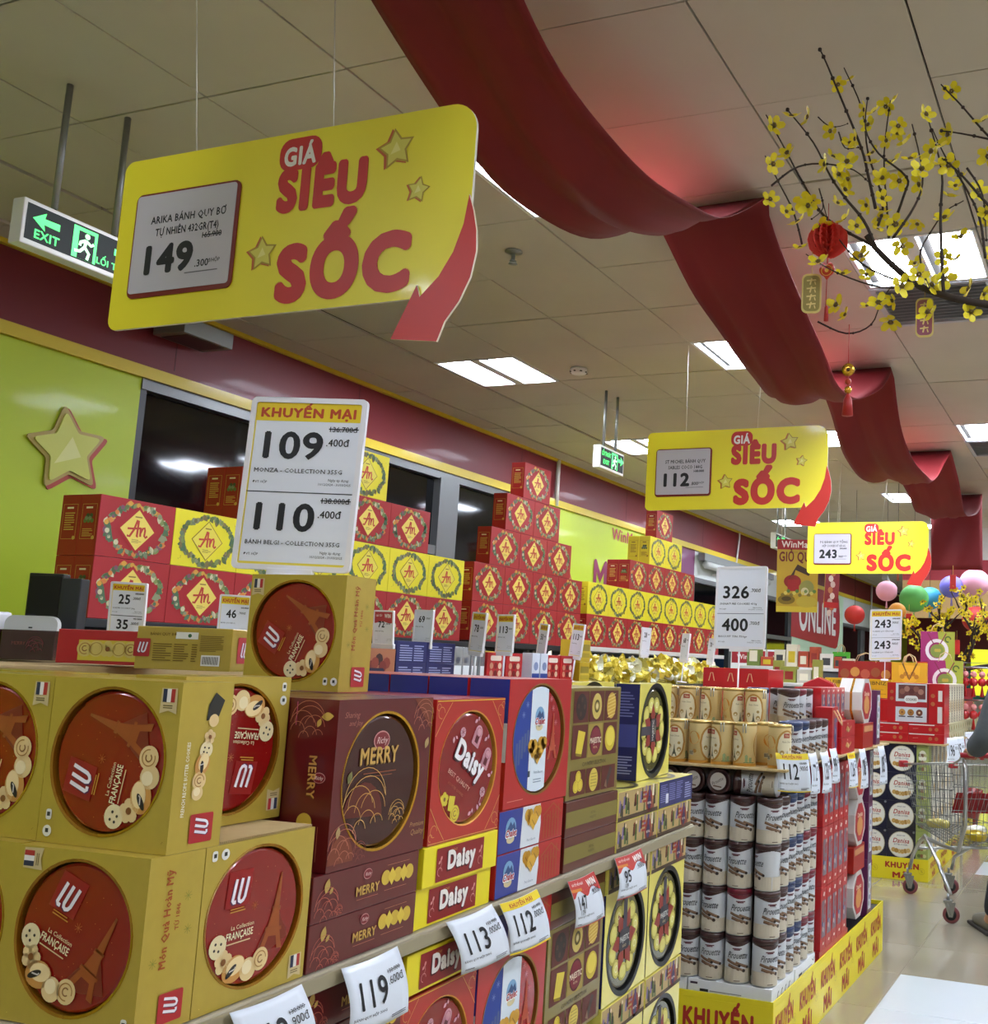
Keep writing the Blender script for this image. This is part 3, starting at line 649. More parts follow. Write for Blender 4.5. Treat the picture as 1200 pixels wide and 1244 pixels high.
for i, (y, k) in enumerate(((-.055, 0), (-.071, 1), (-.086, 0))):
    if k: a.poly([(-.014, y), (0, y+.013), (.014, y), (0, y-.013)], '#cfae3e', 2)
    else: a.circ(0, y, .0135, '#cfae3e', 3)
a.rect(-.024, -.11, -.0232, -.06, '#b8705a', 1); a.rect(.024, -.11, .0248, -.06, '#b8705a', 1)
for f in ('left', 'right'): art_on(rM, a, f, MW, MD, MH, 'side_print')
MG = 'maroon window cookie boxes'
place(rM, G(.372, 0, 1.181), RF, 'front maroon box with round window and gold rose print, facing the aisle', 'cookie box', MG)
for k in range(1, 4): place(rM, G(.366, -.0935*k, 1.181), RF, f'maroon box {ORD[k]} in line behind the front maroon box', 'cookie box', MG)
FW, FH = .266, .0665
rMf = box('cookie_gift_box', FW, .25, FH, MAROON)
a = Art(); oval_logo(a, -.006, .018, .011); merry(a, -.004, -.012, .014, .058); a.rect(-.03, -.018, .024, -.0172, '#b8705a', 1)
for i in range(5):
    x = .042+i*.016
    if i % 2: a.poly([(x-.011, .004), (x, .018), (x+.011, .004), (x, -.01)], '#d9bd45', 3)
    else: a.circ(x, .004, .0115, '#cfae3e', 2)
a.rect(.045, .022, .105, .0225, '#c98a6a', 1); a.rect(.04, -.016, .1, -.0155, '#c98a6a', 1)
leaf(a, -.102, .016, .022, 1.3, '#b89a4e'); leaf(a, -.092, .008, .012, .9, '#b89a4e'); rose(a, -.1, -.012, .026, '#b8604e', 2, .0009); rose(a, -.072, -.024, .009, '#b8604e', 2, .0007)
art_on(rMf, a, 'front', FW, .25, FH)
for lab, z in (('upper', 1.1135), ('lower', 1.0465)): place(rMf, G(.355, .0, z), RF, f'{lab} of the two maroon boxes lying flat on the shelf under the maroon window box', 'cookie box', 'maroon boxes lying flat')
for k in range(2): place(rMf, G(.352, -.008, .955-.068*k), RF, f'maroon box lying flat just below the shelf behind the price card, {"upper" if k==0 else "lower"}', 'cookie box', 'maroon boxes lying flat')
# --- daisy ------------------------------------------------------------------
DW, DD, DH = .238, .085, .246
rD = window_box(DW, DD, DH, (.098, .1), DAISYRED, mat('orange_gold_rim', '#e0a040', .35, .3), .0022, .012)
tD = tin_in(rD, DW, DH, (.096, .098), mat('tin_crimson', '#8a0f16', .2, .1, .6), .004, MAROON)
a = Art(); a.at(0, 0, -.5); a.text('Daisy', .0, -.004, .036, '#43101c', 2, .08, .11); a.text('Daisy', .002, -.001, .036, '#efe9ea', 3, .05, .108)
a.text('BEST QUALITY', -.012, -.034, .0085, '#d9a090', 1, .01, .085); a.text('ASSORTED COOKIES', -.014, -.05, .005, '#a8442a', 1, .01, .06)
for x, y in ((.0, .06), (.052, .04)):
    a.poly(rrect(x-.014, y-.018, x+.014, y+.008, .003), '#c98a94', 2); a.circ(x, y+.009, .013, '#d9a0aa', 2); a.rect(x-.006, y-.012, x+.006, y+.002, '#5c101c', 3); a.ring(x, y+.009, .008, .001, '#8a1a2a', 3)
for x, y in ((-.05, .045), (.075, -.015)): a.circ(x, y, .009, '#d9a8b0', 2); sparkle(a, x, y, .008, '#8a1a2a', 3); a.stroke([(x, y-.008), (x, y-.022)], .002, '#d9a8b0', 2)
for x, y, t in ((-.07, .02, 2), (-.02, .082, 1.), (.03, .07, 1), (.08, .02, .2), (.075, -.045, 2.4), (.055, -.065, 1)): leaf(a, x, y, .012, t, '#d9a0aa'); leaf(a, x+.006, y+.008, .009, t+1, '#d9a0aa')
a.at(); cookie(a, -.07, -.05, .0125, 3, 2, YCOOK); a.poly([(-.055, -.045), (-.035, -.048), (-.04, -.075), (-.058, -.07)], YCOOK, 3); cookie(a, -.034, -.078, .015, 0, 3, YCOOK)
obj('tin_print', a.mesh('tin_print'), tD, mw=tin_mat(DH, 0, .004))
a = Art()
for sx in (-1, 1):
    for sy in (-1, 1):
        a.stroke([(sx*.118, sy*.06), (sx*.095, sy*.09), (sx*.07, sy*.118)], .0014, '#d9a05a', 1); a.stroke(arcpts(sx*.103, sy*.1, .01, .01, 0, 5, 12), .001, '#d9a05a', 1); a.stroke(arcpts(sx*.112, sy*.11, .006, .006, 0, 5, 10), .0009, '#d9a05a', 1)
a.rect(-.118, .1195, .118, .121, '#e6c23a', 1); a.rect(-.118, -.121, .118, -.1195, '#d9a05a', 1)
art_on(rD, a, 'front', DW, DD, DH, 'front_print')
a = Art(); a.rect(-.036, -.11, .036, .11, YELCARD, 1); a.text('Daisy', 0, 0, .02, '#7a1a1a', 2, .04, rot=-pi/2)
for f in ('left', 'right'): art_on(rD, a, f, DW, DD, DH, 'side_print')
DG = 'red slanted-lettering cookie boxes'
place(rD, G(.629, .0, 1.181), RF, 'red box with gold-rimmed window and slanted white lettering on the shelf', 'cookie box', DG)
for k in range(1, 4): place(rD, G(.629, -.09*k, 1.181), RF, f'red gold-rimmed box {ORD[k]} in line behind the front one', 'cookie box', DG)
place(rD, G(.60, -.008, .69), RF, 'red gold-rimmed box standing below the shelf behind the price cards', 'cookie box', DG)
rDf = box('cookie_gift_box', .247, .24, FH, YELCARD)
a = Art(); a.rect(-.085, -.0285, .072, .0275, '#8a1a1c', 1); a.text('Daisy', -.006, -.012, .03, '#4a0c12', 2, .08, .094); a.text('Daisy', -.004, -.01, .03, '#efe9e2', 3, .055, .092); a.text('RICHY', -.03, .017, .005, '#c98a4a', 2, .02)
for sx in (-1, 1):
    x = -.0065+sx*.067; a.stroke(arcpts(x, -.012, .007, .007, 0, 4.6, 10), .0011, '#d99a94', 2); leaf(a, x-.002, .004, .009, .6, '#d99a94'); leaf(a, x+.003, .01, .009, .9, '#d99a94'); a.stroke([(x, -.008), (x+.004, .0), (x+.002, .014)], .001, '#d99a94', 2)
art_on(rDf, a, 'front', .247, .24, FH)
for lab, z in (('upper', 1.1135), ('lower', 1.0465)): place(rDf, G(.617+(.004 if z > 1.1 else 0), .004 if z > 1.1 else -.004, z), RF, f'{lab} of the two yellow boxes with red label lying flat on the shelf', 'cookie box', 'yellow boxes lying flat')
place(rDf, G(.60, .0, .945), RF, 'yellow box with red label lying flat just below the shelf, half behind a price card', 'cookie box', 'yellow boxes lying flat')
# --- tricolour boxes ---------------------------------------------------------
CW, CD, CH = .277, .088, .25
def chalet_logo(a, x, y, r, lv=3, rot=0):
    T = a.T.copy(); a.T = T @ Matrix(((cos(rot), -sin(rot), x), (sin(rot), cos(rot), y), (0, 0, 1)))
    a.circ(0, r*.25, r*.8, '#7aa6c9', lv, n=16); a.poly([(-r*.7, r*.1), (-.1*r, r*.75), (.2*r, r*.45), (.45*r, r*.7), (r*.75, r*.1)], '#2a4a7a', lv+1); a.circ(0, -.55*r, r*.6, '#d8c89a', lv, r*.3)
    a.text('Chalet', 0, -.35*r, .5*r, '#ffffff', lv+1, .12, 1.75*r, shear=.2); a.text('Chalet', 0, -.33*r, .5*r, '#b01c24', lv+2, .04, 1.65*r, shear=.2); a.T = T
def heart_cookies(a, x, y, r, lv=3):
    for dx, dy in ((-1.05, .55), (1.0, .75), (0, -.1)):
        a.circ(x+r*dx-.3*r, y+r*dy+.25*r, r*.72, '#c9962a' if dx else '#d9a838', lv, n=14); a.circ(x+r*dx+.35*r, y+r*dy+.25*r, r*.7, '#c9962a' if dx else '#d9a838', lv, n=14); a.poly([(x+r*dx-.95*r, y+r*dy+.1*r), (x+r*dx+r, y+r*dy+.1*r), (x+r*dx, y+r*dy-r)], '#c9962a' if dx else '#d9a838', lv)
        a.stroke([(x+r*dx-.4*r, y+r*dy+.3*r), (x+r*dx+.3*r, y+r*dy-.4*r)], r*.1, '#8a5f14', lv+1); lv += 2
rC = window_box(CW, CD, CH, (.112, .109), REDCARD, mat('bronze_rim', '#9a7334', .3, .6), .004, .012, cz=.004)
tC = tin_in(rC, CW, CH, (.11, .107), mat('tin_red2', '#a5151c', .2, .1, .6), .004, GOLDFOIL, cz=.004)
a = Art(); 
def hw(x): return .106*sqrt(max(0, 1-(x/.109)**2))
a.poly([(x, hw(x)) for x in [-.108+.007*i for i in range(11)]]+[(x, -hw(x)) for x in [-.108+.007*i for i in range(10, -1, -1)]], '#1b3a8f', 1)
a.poly([(x, hw(x)) for x in (-.038, -.02, 0, .02, .036)]+[(x, -hw(x)) for x in (.036, .02, 0, -.02, -.038)], '#d8e2ea', 2)
for i in range(5): a.rect(-.095+.011*i, -.06+.012*i, -.087+.011*i, -.005+.006*i, '#4a5a8a', 2)
for x, y in ((-.07, .05), (-.055, .07)): sparkle(a, x, y, .007, '#8a9ac9', 2)
for x, y in ((.06, .06), (.075, .03), (.05, .08)): sparkle(a, x, y, .007, '#d9707a', 2)
tower(a, .065, -.045, .1, '#b5482a', 2); chalet_logo(a, 0, .038, .026, 3); heart_cookies(a, -.004, -.03, .02, 4); a.text('Petit Beurre', .005, -.07, .006, '#7a8a9a', 3, 0, shear=.3); a.lines(-.015, -.088, .02, -.078, 2, '#8a9aaa', 3); a.rect(-.04, -.075, -.03, -.063, '#2a3a4a', 3)
obj('tin_print', a.mesh('tin_print'), tC, mw=tin_mat(CH, 0, .004, 0, .004))
a = Art(); a.rect(-.125, -.112, -.06, -.1105, '#d98a80', 1); art_on(rC, a, 'front', CW, CD, CH, 'front_print')
a = Art(); a.rect(-.0435, .04, .0435, .1245, BLUECARD, 1); a.rect(-.0435, -.035, .0435, .04, '#d8dde2', 1); a.circ(0, .052, .03, '#d8c89a', 2, .034); a.circ(-.006, .06, .018, '#d8e2ea', 3); a.ring(-.006, .062, .008, .005, '#b01c24', 4, a1=5); a.circ(-.006, .048, .004, '#b01c24', 4); a.ring(0, .055, .024, .003, '#7aa66a', 3, a0=-.8, a1=1.6)
for f in ('left', 'right'): art_on(rC, a, f, CW, CD, CH, 'side_print')
CG = 'red and blue tricolour cookie boxes'
place(rC, G(.903, -.0, 1.212), RF, 'red box with tricolour tin and heart cookies in a bronze-rimmed window, front of the line', 'cookie box', CG)
for k in range(1, 7): place(rC, G(.898, -.0905*k, 1.212), RF, f'tricolour box {ORD[k]} in line from the aisle, only its blue side showing', 'cookie box', CG)
place(rC, G(.862, -.006, .683), RF, 'red tricolour box standing below the shelf beside the brown boxes', 'cookie box', CG)
rCf = box('cookie_gift_box', .28, .26, .081, REDCARD)
a = Art(); a.rect(-.139, -.0395, -.045, .0395, BLUECARD, 1); a.poly([(-.05, -.0395), (.03, -.0395), (.035, .0), (.03, .0395), (-.045, .0395)], '#d8dde2', 2)
chalet_logo(a, -.092, -.002, .026, 3); heart_cookies(a, -.002, .008, .017, 4); a.text('Petit Beurre', -.005, -.03, .0055, '#7a8a9a', 3, 0, shear=.3)
for i in range(6): a.rect(.05+.013*i, -.035, .053+.013*i, .01+.004*i, '#a8542a', 1)
a.stroke([(.045, .012), (.09, .034), (.13, .012)], .003, '#a8542a', 1); a.stroke([(.06, .0), (.07, .012), (.08, 0)], .002, '#a8542a', 2); a.stroke([(.09, .0), (.1, .012), (.11, 0)], .002, '#a8542a', 2)
art_on(rCf, a, 'front', .28, .26, .081)
for lab, z in (('upper', 1.1295), ('lower', 1.0475)): place(rCf, G(.892, 0, z), RF, f'{lab} of the two tricolour boxes lying flat on the shelf', 'cookie box', 'tricolour boxes lying flat')
place(rCf, G(.87, -.004, .937), RF, 'tricolour box lying flat below the shelf, half behind the yellow-headed price card', 'cookie box', 'tricolour boxes lying flat')
# --- brown assortment boxes ------------------------------------------------------
BW, BD, BH = .285, .075, .246
rB = box('cookie_gift_box', BW, BD, BH, mat('olive_card', '#8a7a38', .32, .2, .4, .05, 20))
a = Art()
cells = [(-.125, .045, -.045, .115, 0), (-.04, .045, .04, .115, 1), (.045, .045, .125, .115, 2), (-.125, -.035, -.045, .04, 3), (.045, -.035, .125, .04, 4), (-.125, -.115, -.045, -.06, 5), (-.04, -.115, .04, -.06, 6), (.045, -.115, .125, -.06, 7)]
for x0, y0, x1, y1, k in cells:
    a.rect(x0, y0, x1, y1, '#5c2014', 1); x, y = (x0+x1)/2, (y0+y1)/2
    if k == 0: a.circ(x, y, .028, '#2a1812', 2, .03); [a.circ(x+.016*cos(i), y+.016*sin(i), .006, '#4a2e20', 3, n=8) for i in (0, 1.5, 3, 4.5)]
    elif k == 1: a.circ(x, y, .027, '#c9b25a', 2, .03); a.ring(x, y, .009, .006, '#5a4a1c', 3); a.circ(x, y, .006, '#e6d8a0', 3)
    elif k == 2:
        a.circ(x, y, .027, '#c9a23a', 2, .031)
        for i in range(-3, 4): a.stroke([(x-.022, y+i*.008-.004), (x+.022, y+i*.008+.004)], .0016, '#e6cf7a', 3)
    elif k == 3: a.poly([(x-.02, y-.024), (x+.012, y-.028), (x+.028, y+.02), (x-.01, y+.026)], '#d9c23a', 2); a.poly([(x-.02, y-.024), (x+.012, y-.028), (x+.01, y-.034), (x-.018, y-.03)], '#8a7414', 3)
    elif k == 4: a.circ(x, y, .03, '#c9b02c', 2, .03); a.circ(x, y+.004, .024, '#e0cc4a', 3, .022)
    elif k == 5: cookie(a, x-.01, y-.008, .014, 5, 2, YCOOK); cookie(a, x+.012, y-.006, .014, 5, 3, YCOOK); cookie(a, x, y+.012, .014, 5, 4, YCOOK)
    elif k == 6: a.circ(x, y, .024, '#d0b84a', 2, .026); [a.stroke([(x-.016, y+i*.007), (x+.016, y+i*.007)], .0014, '#8a7420', 3) for i in range(-2, 3)]
    else: a.poly([(x-.022, y-.02), (x-.006, y-.026), (x+.022, y+.018), (x+.008, y+.024)], '#453530', 2); a.poly([(x-.022, y-.02), (x-.006, y-.026), (x-.012, y-.004)], '#8a6a52', 3)
a.rect(-.04, -.035, .04, .04, '#a08a3a', 1); a.circ(0, .002, .032, '#5c1420', 2, .034); a.circ(0, .002, .028, '#7a1c2c', 3, .03); a.text('MAJESTIC', 0, -.004, .013, '#ecdcc0', 4, .02, .062); a.text('ROYAL', 0, -.016, .005, '#d8b98a', 4, .01)
a.text('COUNTRY SELECTION', 0, -.053, .0095, '#4a3c14', 1, .015, .13)
art_on(rB, a, 'front', BW, BD, BH)
a = Art(); a.rect(-.028, -.115, .028, .115, '#d8c87a', 1); art_on(rB, a, 'left', BW, BD, BH, 'side_print')
BGp = 'brown assorted cookie boxes'
place(rB, G(1.199, -.008, 1.197), RF, 'brown box printed with a grid of cookies, standing on the shelf', 'cookie box', BGp)
for k in range(1, 4): place(rB, G(1.199, -.008-.08*k, 1.197), RF, f'brown cookie-grid box {ORD[k]} in line from the aisle', 'cookie box', BGp)
place(rB, G(1.148, -.004, .69), RF, 'brown cookie-grid box standing below the shelf behind the red price card', 'cookie box', BGp)
rBf = box('cookie_gift_box', .285, .246, .0745, mat('redbrown_card', '#571a12', .32, 0, .45, .06, 20))
a = Art(); a.rect(-.142, -.018, .142, .016, '#7d7030', 1); a.text('ROYAL', 0, .0, .006, '#54481a', 2); a.text('MAJESTIC', 0, -.01, .006, '#54481a', 2); art_on(rBf, a, 'front', .285, .246, .0745)
for lab, z in (('upper', 1.1215), ('lower', 1.0465)): place(rBf, G(1.19, .0, z), RF, f'{lab} red-brown box with olive band lying flat on the shelf', 'cookie box', 'banded boxes lying flat')
place(rBf, G(1.15, -.004, .937), RF, 'red-brown box with olive band lying flat just below the shelf', 'cookie box', 'banded boxes lying flat')
# --- pale yellow ring boxes --------------------------------------------------------
YW, YD, YH = .272, .07, .256
rY = window_box(YW, YD, YH, (.112, .118), PALEYEL, BLACK, .012, .018)
tY = tin_in(rY, YW, YH, (.108, .114), mat('tin_pale', '#5c5420', .25, .2, .6), .007, BLACK)
def royal_art(rot):
    a = Art(); a.at(0, 0, rot)
    for i in range(10):
        t = i*2*pi/10+.3; x, y = .072*cos(t), .076*sin(t)
        a.circ(x, y, .021, '#bdb24c', 1, .026, rot=t); a.circ(x, y, .015, '#d8cf6e', 2, .019, rot=t); 
        if i % 3 == 0: a.ring(x, y, .006, .003, '#e9e6b0', 3)
    for i in range(6):
        t = i*2*pi/6+.1; x, y = .042*cos(t), .046*sin(t); a.poly([(x+.028*cos(t+k*pi/2)*(1.2 if k % 2 == 0 else .7), y+.028*sin(t+k*pi/2)*(1.2 if k % 2 == 0 else .7)) for k in range(4)], '#8e2a1e', 3)
    a.poly(rrect(-.032, -.026, .032, .026, .012), '#23202c', 4); a.rect(-.012, .026, .012, .1, '#3a3542', 4); a.text('MAJESTIC', 0, -.004, .014, '#d8d8d0', 5, .02, .056); a.text('GOLD', 0, -.018, .006, '#c9b98a', 5, .02)
    return a
obj('tin_print', royal_art(0).mesh('tin_print'), tY, mw=tin_mat(YH, 0, .007))
a = Art(); a.rect(-.034, -.127, .034, .127, NAVY, 1); a.lines(-.024, .04, .02, .11, 9, '#6a6ea6'); a.rect(-.03, -.04, .03, .02, '#3f4590', 2); a.lines(-.02, -.11, .02, -.06, 7, '#8a8ec0')
for f in ('left', 'right'): art_on(rY, a, f, YW, YD, YH, 'side_print')
rY2 = dup(rY)
for c in list(rY2.children):
    for g2 in list(c.children): g2.matrix_local = tin_mat(YH, pi/2, .007)
YG = 'pale yellow ring cookie boxes'
place(rY2, G(1.703, -.052, 1.192), RF+.04, 'pale yellow box with black oval ring standing on the patterned flat boxes', 'cookie box', YG)
place(rY2, G(1.54, -.17, 1.192), RF, 'pale yellow ring box behind the standing one, mostly hidden', 'cookie box', YG)
place(rY, G(1.432, -.0, .700), RF, 'pale yellow ring box below the shelf, left of the pair', 'cookie box', YG)
place(rY, G(1.712, -.0, .700), RF, 'pale yellow ring box below the shelf, right of the pair', 'cookie box', YG)
place(rY, G(1.43, -.0, .366), RF, 'pale yellow ring box of the lowest visible layer, left one', 'cookie box', YG)
place(rY, G(1.71, -.0, .366), RF, 'pale yellow ring box of the lowest visible layer, right one', 'cookie box', YG)
FYH = .071
def scene_art(w_, seed, back):
    a = Art(); rr = random.Random(seed)
    if back:
        a.rect(-w_/2+.002, -.034, w_/2-.002, .034, NAVY, 1); a.lines(-.125, -.02, -.07, .028, 9, '#7a7eb6'); a.lines(-.06, -.02, -.01, .028, 9, '#7a7eb6'); a.lines(.0, -.02, .05, .028, 9, '#7a7eb6'); a.rect(-.085, -.025, -.065, .0, '#d8dae6', 3); a.lines(.07, -.025, .12, .02, 7, '#a0a4cc'); return a
    a.rect(-w_/2+.002, -.0345, w_/2-.002, .0345, '#b59a63', 1)
    for i in range(26):
        x = rr.uniform(-w_/2+.012, w_/2-.012); y = rr.uniform(-.02, .02); c = rr.choice(['#6b5a3a', '#d8cba0', '#8a3a2a', '#5c6a3a', '#e6dfc4', '#7a6a9a', '#3a2c22'])
        a.poly([(x-.006, y-.012), (x+.006, y-.012), (x+.004, y+.012), (x-.004, y+.01)], c, 2); a.circ(x, y+.014, .004, c, 2, n=8)
    a.rect(-w_/2+.002, -.0345, w_/2-.002, -.025, '#4a3424', 3)
    for x in (-.09, -.02): a.poly([(x, -.02), (x+.012, -.02), (x+.008, .018), (x+.005, .022), (x+.001, .016)], '#4f6a2e', 4); a.circ(x+.006, .024, .005, '#e0c8a0', 4, n=8)
    x = .07; a.circ(x, -.004, .022, '#8e2a1e', 3, .03); a.circ(x, -.008, .013, '#3a2c52', 4, .018); a.rect(x-.006, .008, x+.006, .034, '#4a3a6a', 4); a.text('ROYAL', x, -.012, .006, '#e6dcc8', 5, .02)
    for k in range(3): a.rect(x-.045, -.005+k*.011, x-.02, .001+k*.011, '#a03a2a', 4)
    return a
rYf = box('cookie_gift_box', YW, .245, FYH, PALEYEL); art_on(rYf, scene_art(YW, 1, 0), 'front', YW, .245, FYH)
a = Art(); a.ring(0, 0, .1, .012, BLACK, 1); a.ring(0, 0, .09, .01, '#8a7a30', 1); art_on(rYf, a, 'top', YW, .245, FYH, 'top_print')
rYb = box('cookie_gift_box', YW, .245, FYH, PALEYEL); art_on(rYb, scene_art(YW, 1, 1), 'front', YW, .245, FYH); art_on(rYb, a, 'top', YW, .245, FYH, 'top_print')
SG = 'patterned boxes lying flat'
for (s_, z, p, lb) in ((1.468, 1.0465, rYf, 'lower left patterned box lying flat on the shelf end'), (1.744, 1.0465, rYf, 'lower right patterned box lying flat at the very end of the shelf'), (1.468, 1.119, rYf, 'upper left patterned box lying flat on the shelf end'), (1.748, 1.119, rYb, 'box lying flat with its navy back label outward at the shelf end'),
                       (1.432, .957, rYf, 'left patterned box lying flat just below the shelf'), (1.712, .957, rYf, 'right patterned box lying flat just below the shelf'), (1.43, .625, rYf, 'left patterned box under the paired ring boxes'), (1.71, .625, rYf, 'right patterned box under the paired ring boxes')):
    place(p, G(s_, .002, z), RF, lb, 'cookie box', SG)
# --- the shelf unit itself -------------------------------------------------------------
r = empty('display_shelf', GO, 0.05)
TANM = mat('shelf_metal', '#b5ab94', .45, .3, 0, .05, 10)
MB().bbox(-.95, -.085, 1.028, .006, 1.90, 1.0455, TANM, .003).build('shelf', r)
MB().bbox(.004, -.06, 1.020, .012, 1.90, 1.042, mat('price_rail', '#9c9276', .4, .1), .002).build('price_rail', r)
MB().bbox(-.95, -.06, .33, .0, 1.9, .36, TANM, .003).build('shelf', r)
MB().bbox(-.98, -.06, 0, .02, 1.9, .16, DARK, .003).build('base', r)
MB().bbox(-.93, -.05, .1, -.90, 1.89, 1.0, DARK, .003).build('back_panel', r)
MB().box(-.94, -.085, .36, -.03, -.07, 1.027, TANM).build('end_panel', r)
tag(r, 'tan metal shelf unit carrying the gift boxes along the aisle', 'shelf unit')
# filler cartons: rows standing behind on the far half of the unit, seen over the front boxes
a = Art(); a.rect(-.1, -.03, .1, .03, '#b5161c', 1); a.rect(-.06, -.03, .085, .015, '#d8c23a', 2)
for i, k in enumerate((0, 5, 3, 5, 0)): cookie(a, -.045+i*.026, -.004, .018, k, 3, mat('#d9c46a'))
rr_ = box('cookie_gift_box', .22, .12, .075, REDCARD); art_on(rr_, a, 'front', .22, .12, .075)
place(rr_, Vector((-2.10, 1.735, 1.4565)), .32, 'red box lying flat with yellow cookie picture, left of the flat gold box', 'cookie box', None)
rr2 = box('cookie_gift_box', .13, .2, .07, mat('dark_maroon_card', '#33090e', .25, 0, .6, .2, 30)); a = Art(); rose(a, .02, .0, .02, '#6a3038', 1, .0012); a.text('MERRY', -.02, 0, .008, '#7a4a40', 1); art_on(rr2, a, 'front', .13, .2, .07)
for k in range(2): place(rr2, Vector((-2.407-.135*k, 1.78-.045*k, 1.4575)), .33, f'small dark maroon box at the left edge, {"right" if k == 0 else "left"} of the two', 'cookie box', 'small dark maroon boxes')
for k, (w_, s_) in enumerate(((-.6, .3),)): pass
rk = MB().bbox(-1.55, .42, 1.40, -.99, 1.62, 1.4525, CARTON, .004).bbox(-1.5, .45, 0, -1.03, 1.6, 1.40, DARK, .004).build('riser_shelf'); rk.location = GO; rk.rotation_euler.z = .05; tag(rk, 'low counter carrying the flat boxes behind the shelf unit', 'shelf')
# ================================================================= AN GIFT BOX PYRAMIDS
AW, AD, AH = .343, .1, .234
def an_script(a, x, y, h, c, lv):
    q = lambda ps: [(x+p*h, y+r*h) for p, r in ps]
    a.stroke(q([(-.62, -.42), (-.45, -.45), (-.2, -.05), (-.02, .5), (.06, .48), (.04, 0), (.02, -.4), (.1, -.42)]), .13*h, c, lv); a.stroke(q([(-.62, -.02), (-.3, .0), (.22, .08)]), .11*h, c, lv+1)
    a.stroke(q([(.22, .12), (.24, -.4)]), .12*h, c, lv); a.stroke(q([(.24, -.2), (.36, .08), (.48, .12), (.52, -.02), (.5, -.34), (.58, -.42), (.7, -.32)]), .12*h, c, lv+1)
def an_front(yel):
    a = Art(); rr = random.Random(11); S_ = .112
    cs = ['#5c6e35', '#7d8a4a', '#49603a', '#8a8f6a', '#6d7a5a'] + (['#6a6440', '#7a6a3a', '#8a7a4a'] if yel else ['#d09a35', '#c9c19a', '#7a4a5c', '#4c6a4a', '#cf7a35'])
    for i in range(46):
        t = 2*pi*i/46; rad = .094+rr.uniform(-.006, .006); x, y = rad*1.42*cos(t)+.003, rad*1.02*sin(t)
        for k in range(2): leaf(a, x+rr.uniform(-.006, .006), y+rr.uniform(-.005, .005), rr.uniform(.022, .042), rr.uniform(0, 6), rr.choice(cs), 1+k)
        if i % 2 == 0: a.circ(x+rr.uniform(-.006, .006), y+rr.uniform(-.006, .006), rr.uniform(.006, .011), rr.choice(cs), 3, n=9)
    for t in (.15, 3.6): a.poly([(.133*cos(t)-.014, .085*sin(t)-.018), (.133*cos(t)+.016, .085*sin(t)-.018), (.133*cos(t)+.004, .085*sin(t)+.03), (.133*cos(t)-.002, .085*sin(t)+.034)], '#4a6a48', 3)
    for i in range(16):
        x, y = rr.uniform(-.15, .15), rr.uniform(-.1, .1)
        if abs(x)+abs(y) > .2: leaf(a, x, y, .007, rr.uniform(0, 6), '#c98a5a' if not yel else '#b5a62a', 1)
    if yel: dp = lambda k: [(.082*k, 0), (0, .084*k), (-.082*k, 0), (0, -.084*k)]; a.poly(dp(1), '#7a5a1a', 4); a.poly(dp(.95), '#e3d24a', 5)
    else: dp = lambda k: [(.078*k, 0), (0, .08*k), (-.078*k, 0), (0, -.08*k)]; a.poly(dp(1.18), '#a8141c', 4); a.poly(dp(1), '#e6cd5e', 5)
    an_script(a, -.002, .004, .07, '#c4402c' if yel else '#b5301f', 6)
    a.text('MONDELEZ', 0, .037, .0045, '#7a5a1a', 6, .01) if False else a.rect(-.016, .049, .016, .054, '#8a6a2a', 6)
    a.lines(-.022, -.05, .022, -.034, 3, '#8a6a2a', 6, .35)
    return a.mesh('front_print')
def an_side(yel, pic):
    a = Art(); ink = '#c9a24a' if not yel else '#8a6a1a'
    for x0, y0, x1, y1 in ((-.038, -.055, .038, -.0535), (-.038, .0785, .038, .08), (-.038, -.055, -.0365, .08), (.0365, -.055, .038, .08)): a.rect(x0, y0, x1, y1, ink, 1)
    a.rect(-.018, .062, .016, .069, '#e6d8b0' if not yel else '#6a4a1a', 2)
    if pic:
        for i in range(7): a.circ(-.018+.006*i, .015+.01*(i % 3), .009, ['#5c6e35', '#7d8a6a', '#3c4a2a'][i % 3], 2, n=9)
        a.lines(-.028, -.045, .026, -.012, 5, ink, 2)
    else: a.lines(-.026, -.02, .026, .052, 8, ink, 2)
    a.circ(.03, -.05, .008, ink, 2, n=8); return a.mesh('side_print')
_af = {y: an_front(y) for y in (0, 1)}; _as = {(y, p): an_side(y, p) for y in (0, 1) for p in (0, 1)}
AN = {}
for y in (0, 1):
    for p in (0, 1):
        r = MB().bbox(-AW/2, 0, 0, AW/2, AD, AH, ANYEL if y else ANRED, .0015)
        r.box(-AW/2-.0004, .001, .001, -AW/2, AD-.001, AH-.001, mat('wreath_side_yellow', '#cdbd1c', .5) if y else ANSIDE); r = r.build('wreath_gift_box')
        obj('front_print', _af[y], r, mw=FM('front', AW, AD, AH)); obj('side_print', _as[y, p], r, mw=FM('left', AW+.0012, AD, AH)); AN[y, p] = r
ANX = -3.6
ROWL = ['bottom row', 'second row', 'third row', 'fourth row', 'top row']
def an_block(nm, group, rows):
    for i, (y0, n, z, cols, deep) in enumerate(rows):
        for k in range(n):
            ye = cols if isinstance(cols, int) else cols[k]
            rl = 'top row' if i == len(rows)-1 else ROWL[i]
            place(AN[ye, 0 if k or deep == 1 else 1], (ANX, y0+.345*k+.1715, z), pi/2, f'{"yellow" if ye else "red"} wreath gift box, {nm}, {rl}, {ORD[k]} from left', 'gift box', group)
        for q in range(1, deep):
            place(AN[cols if isinstance(cols, int) else cols[0], 0], (ANX-.101*q, y0+.1715, z), pi/2, f'{"yellow" if (cols if isinstance(cols, int) else cols[0]) else "red"} wreath gift box behind the leftmost one, {rl}, {nm}', 'gift box', group)
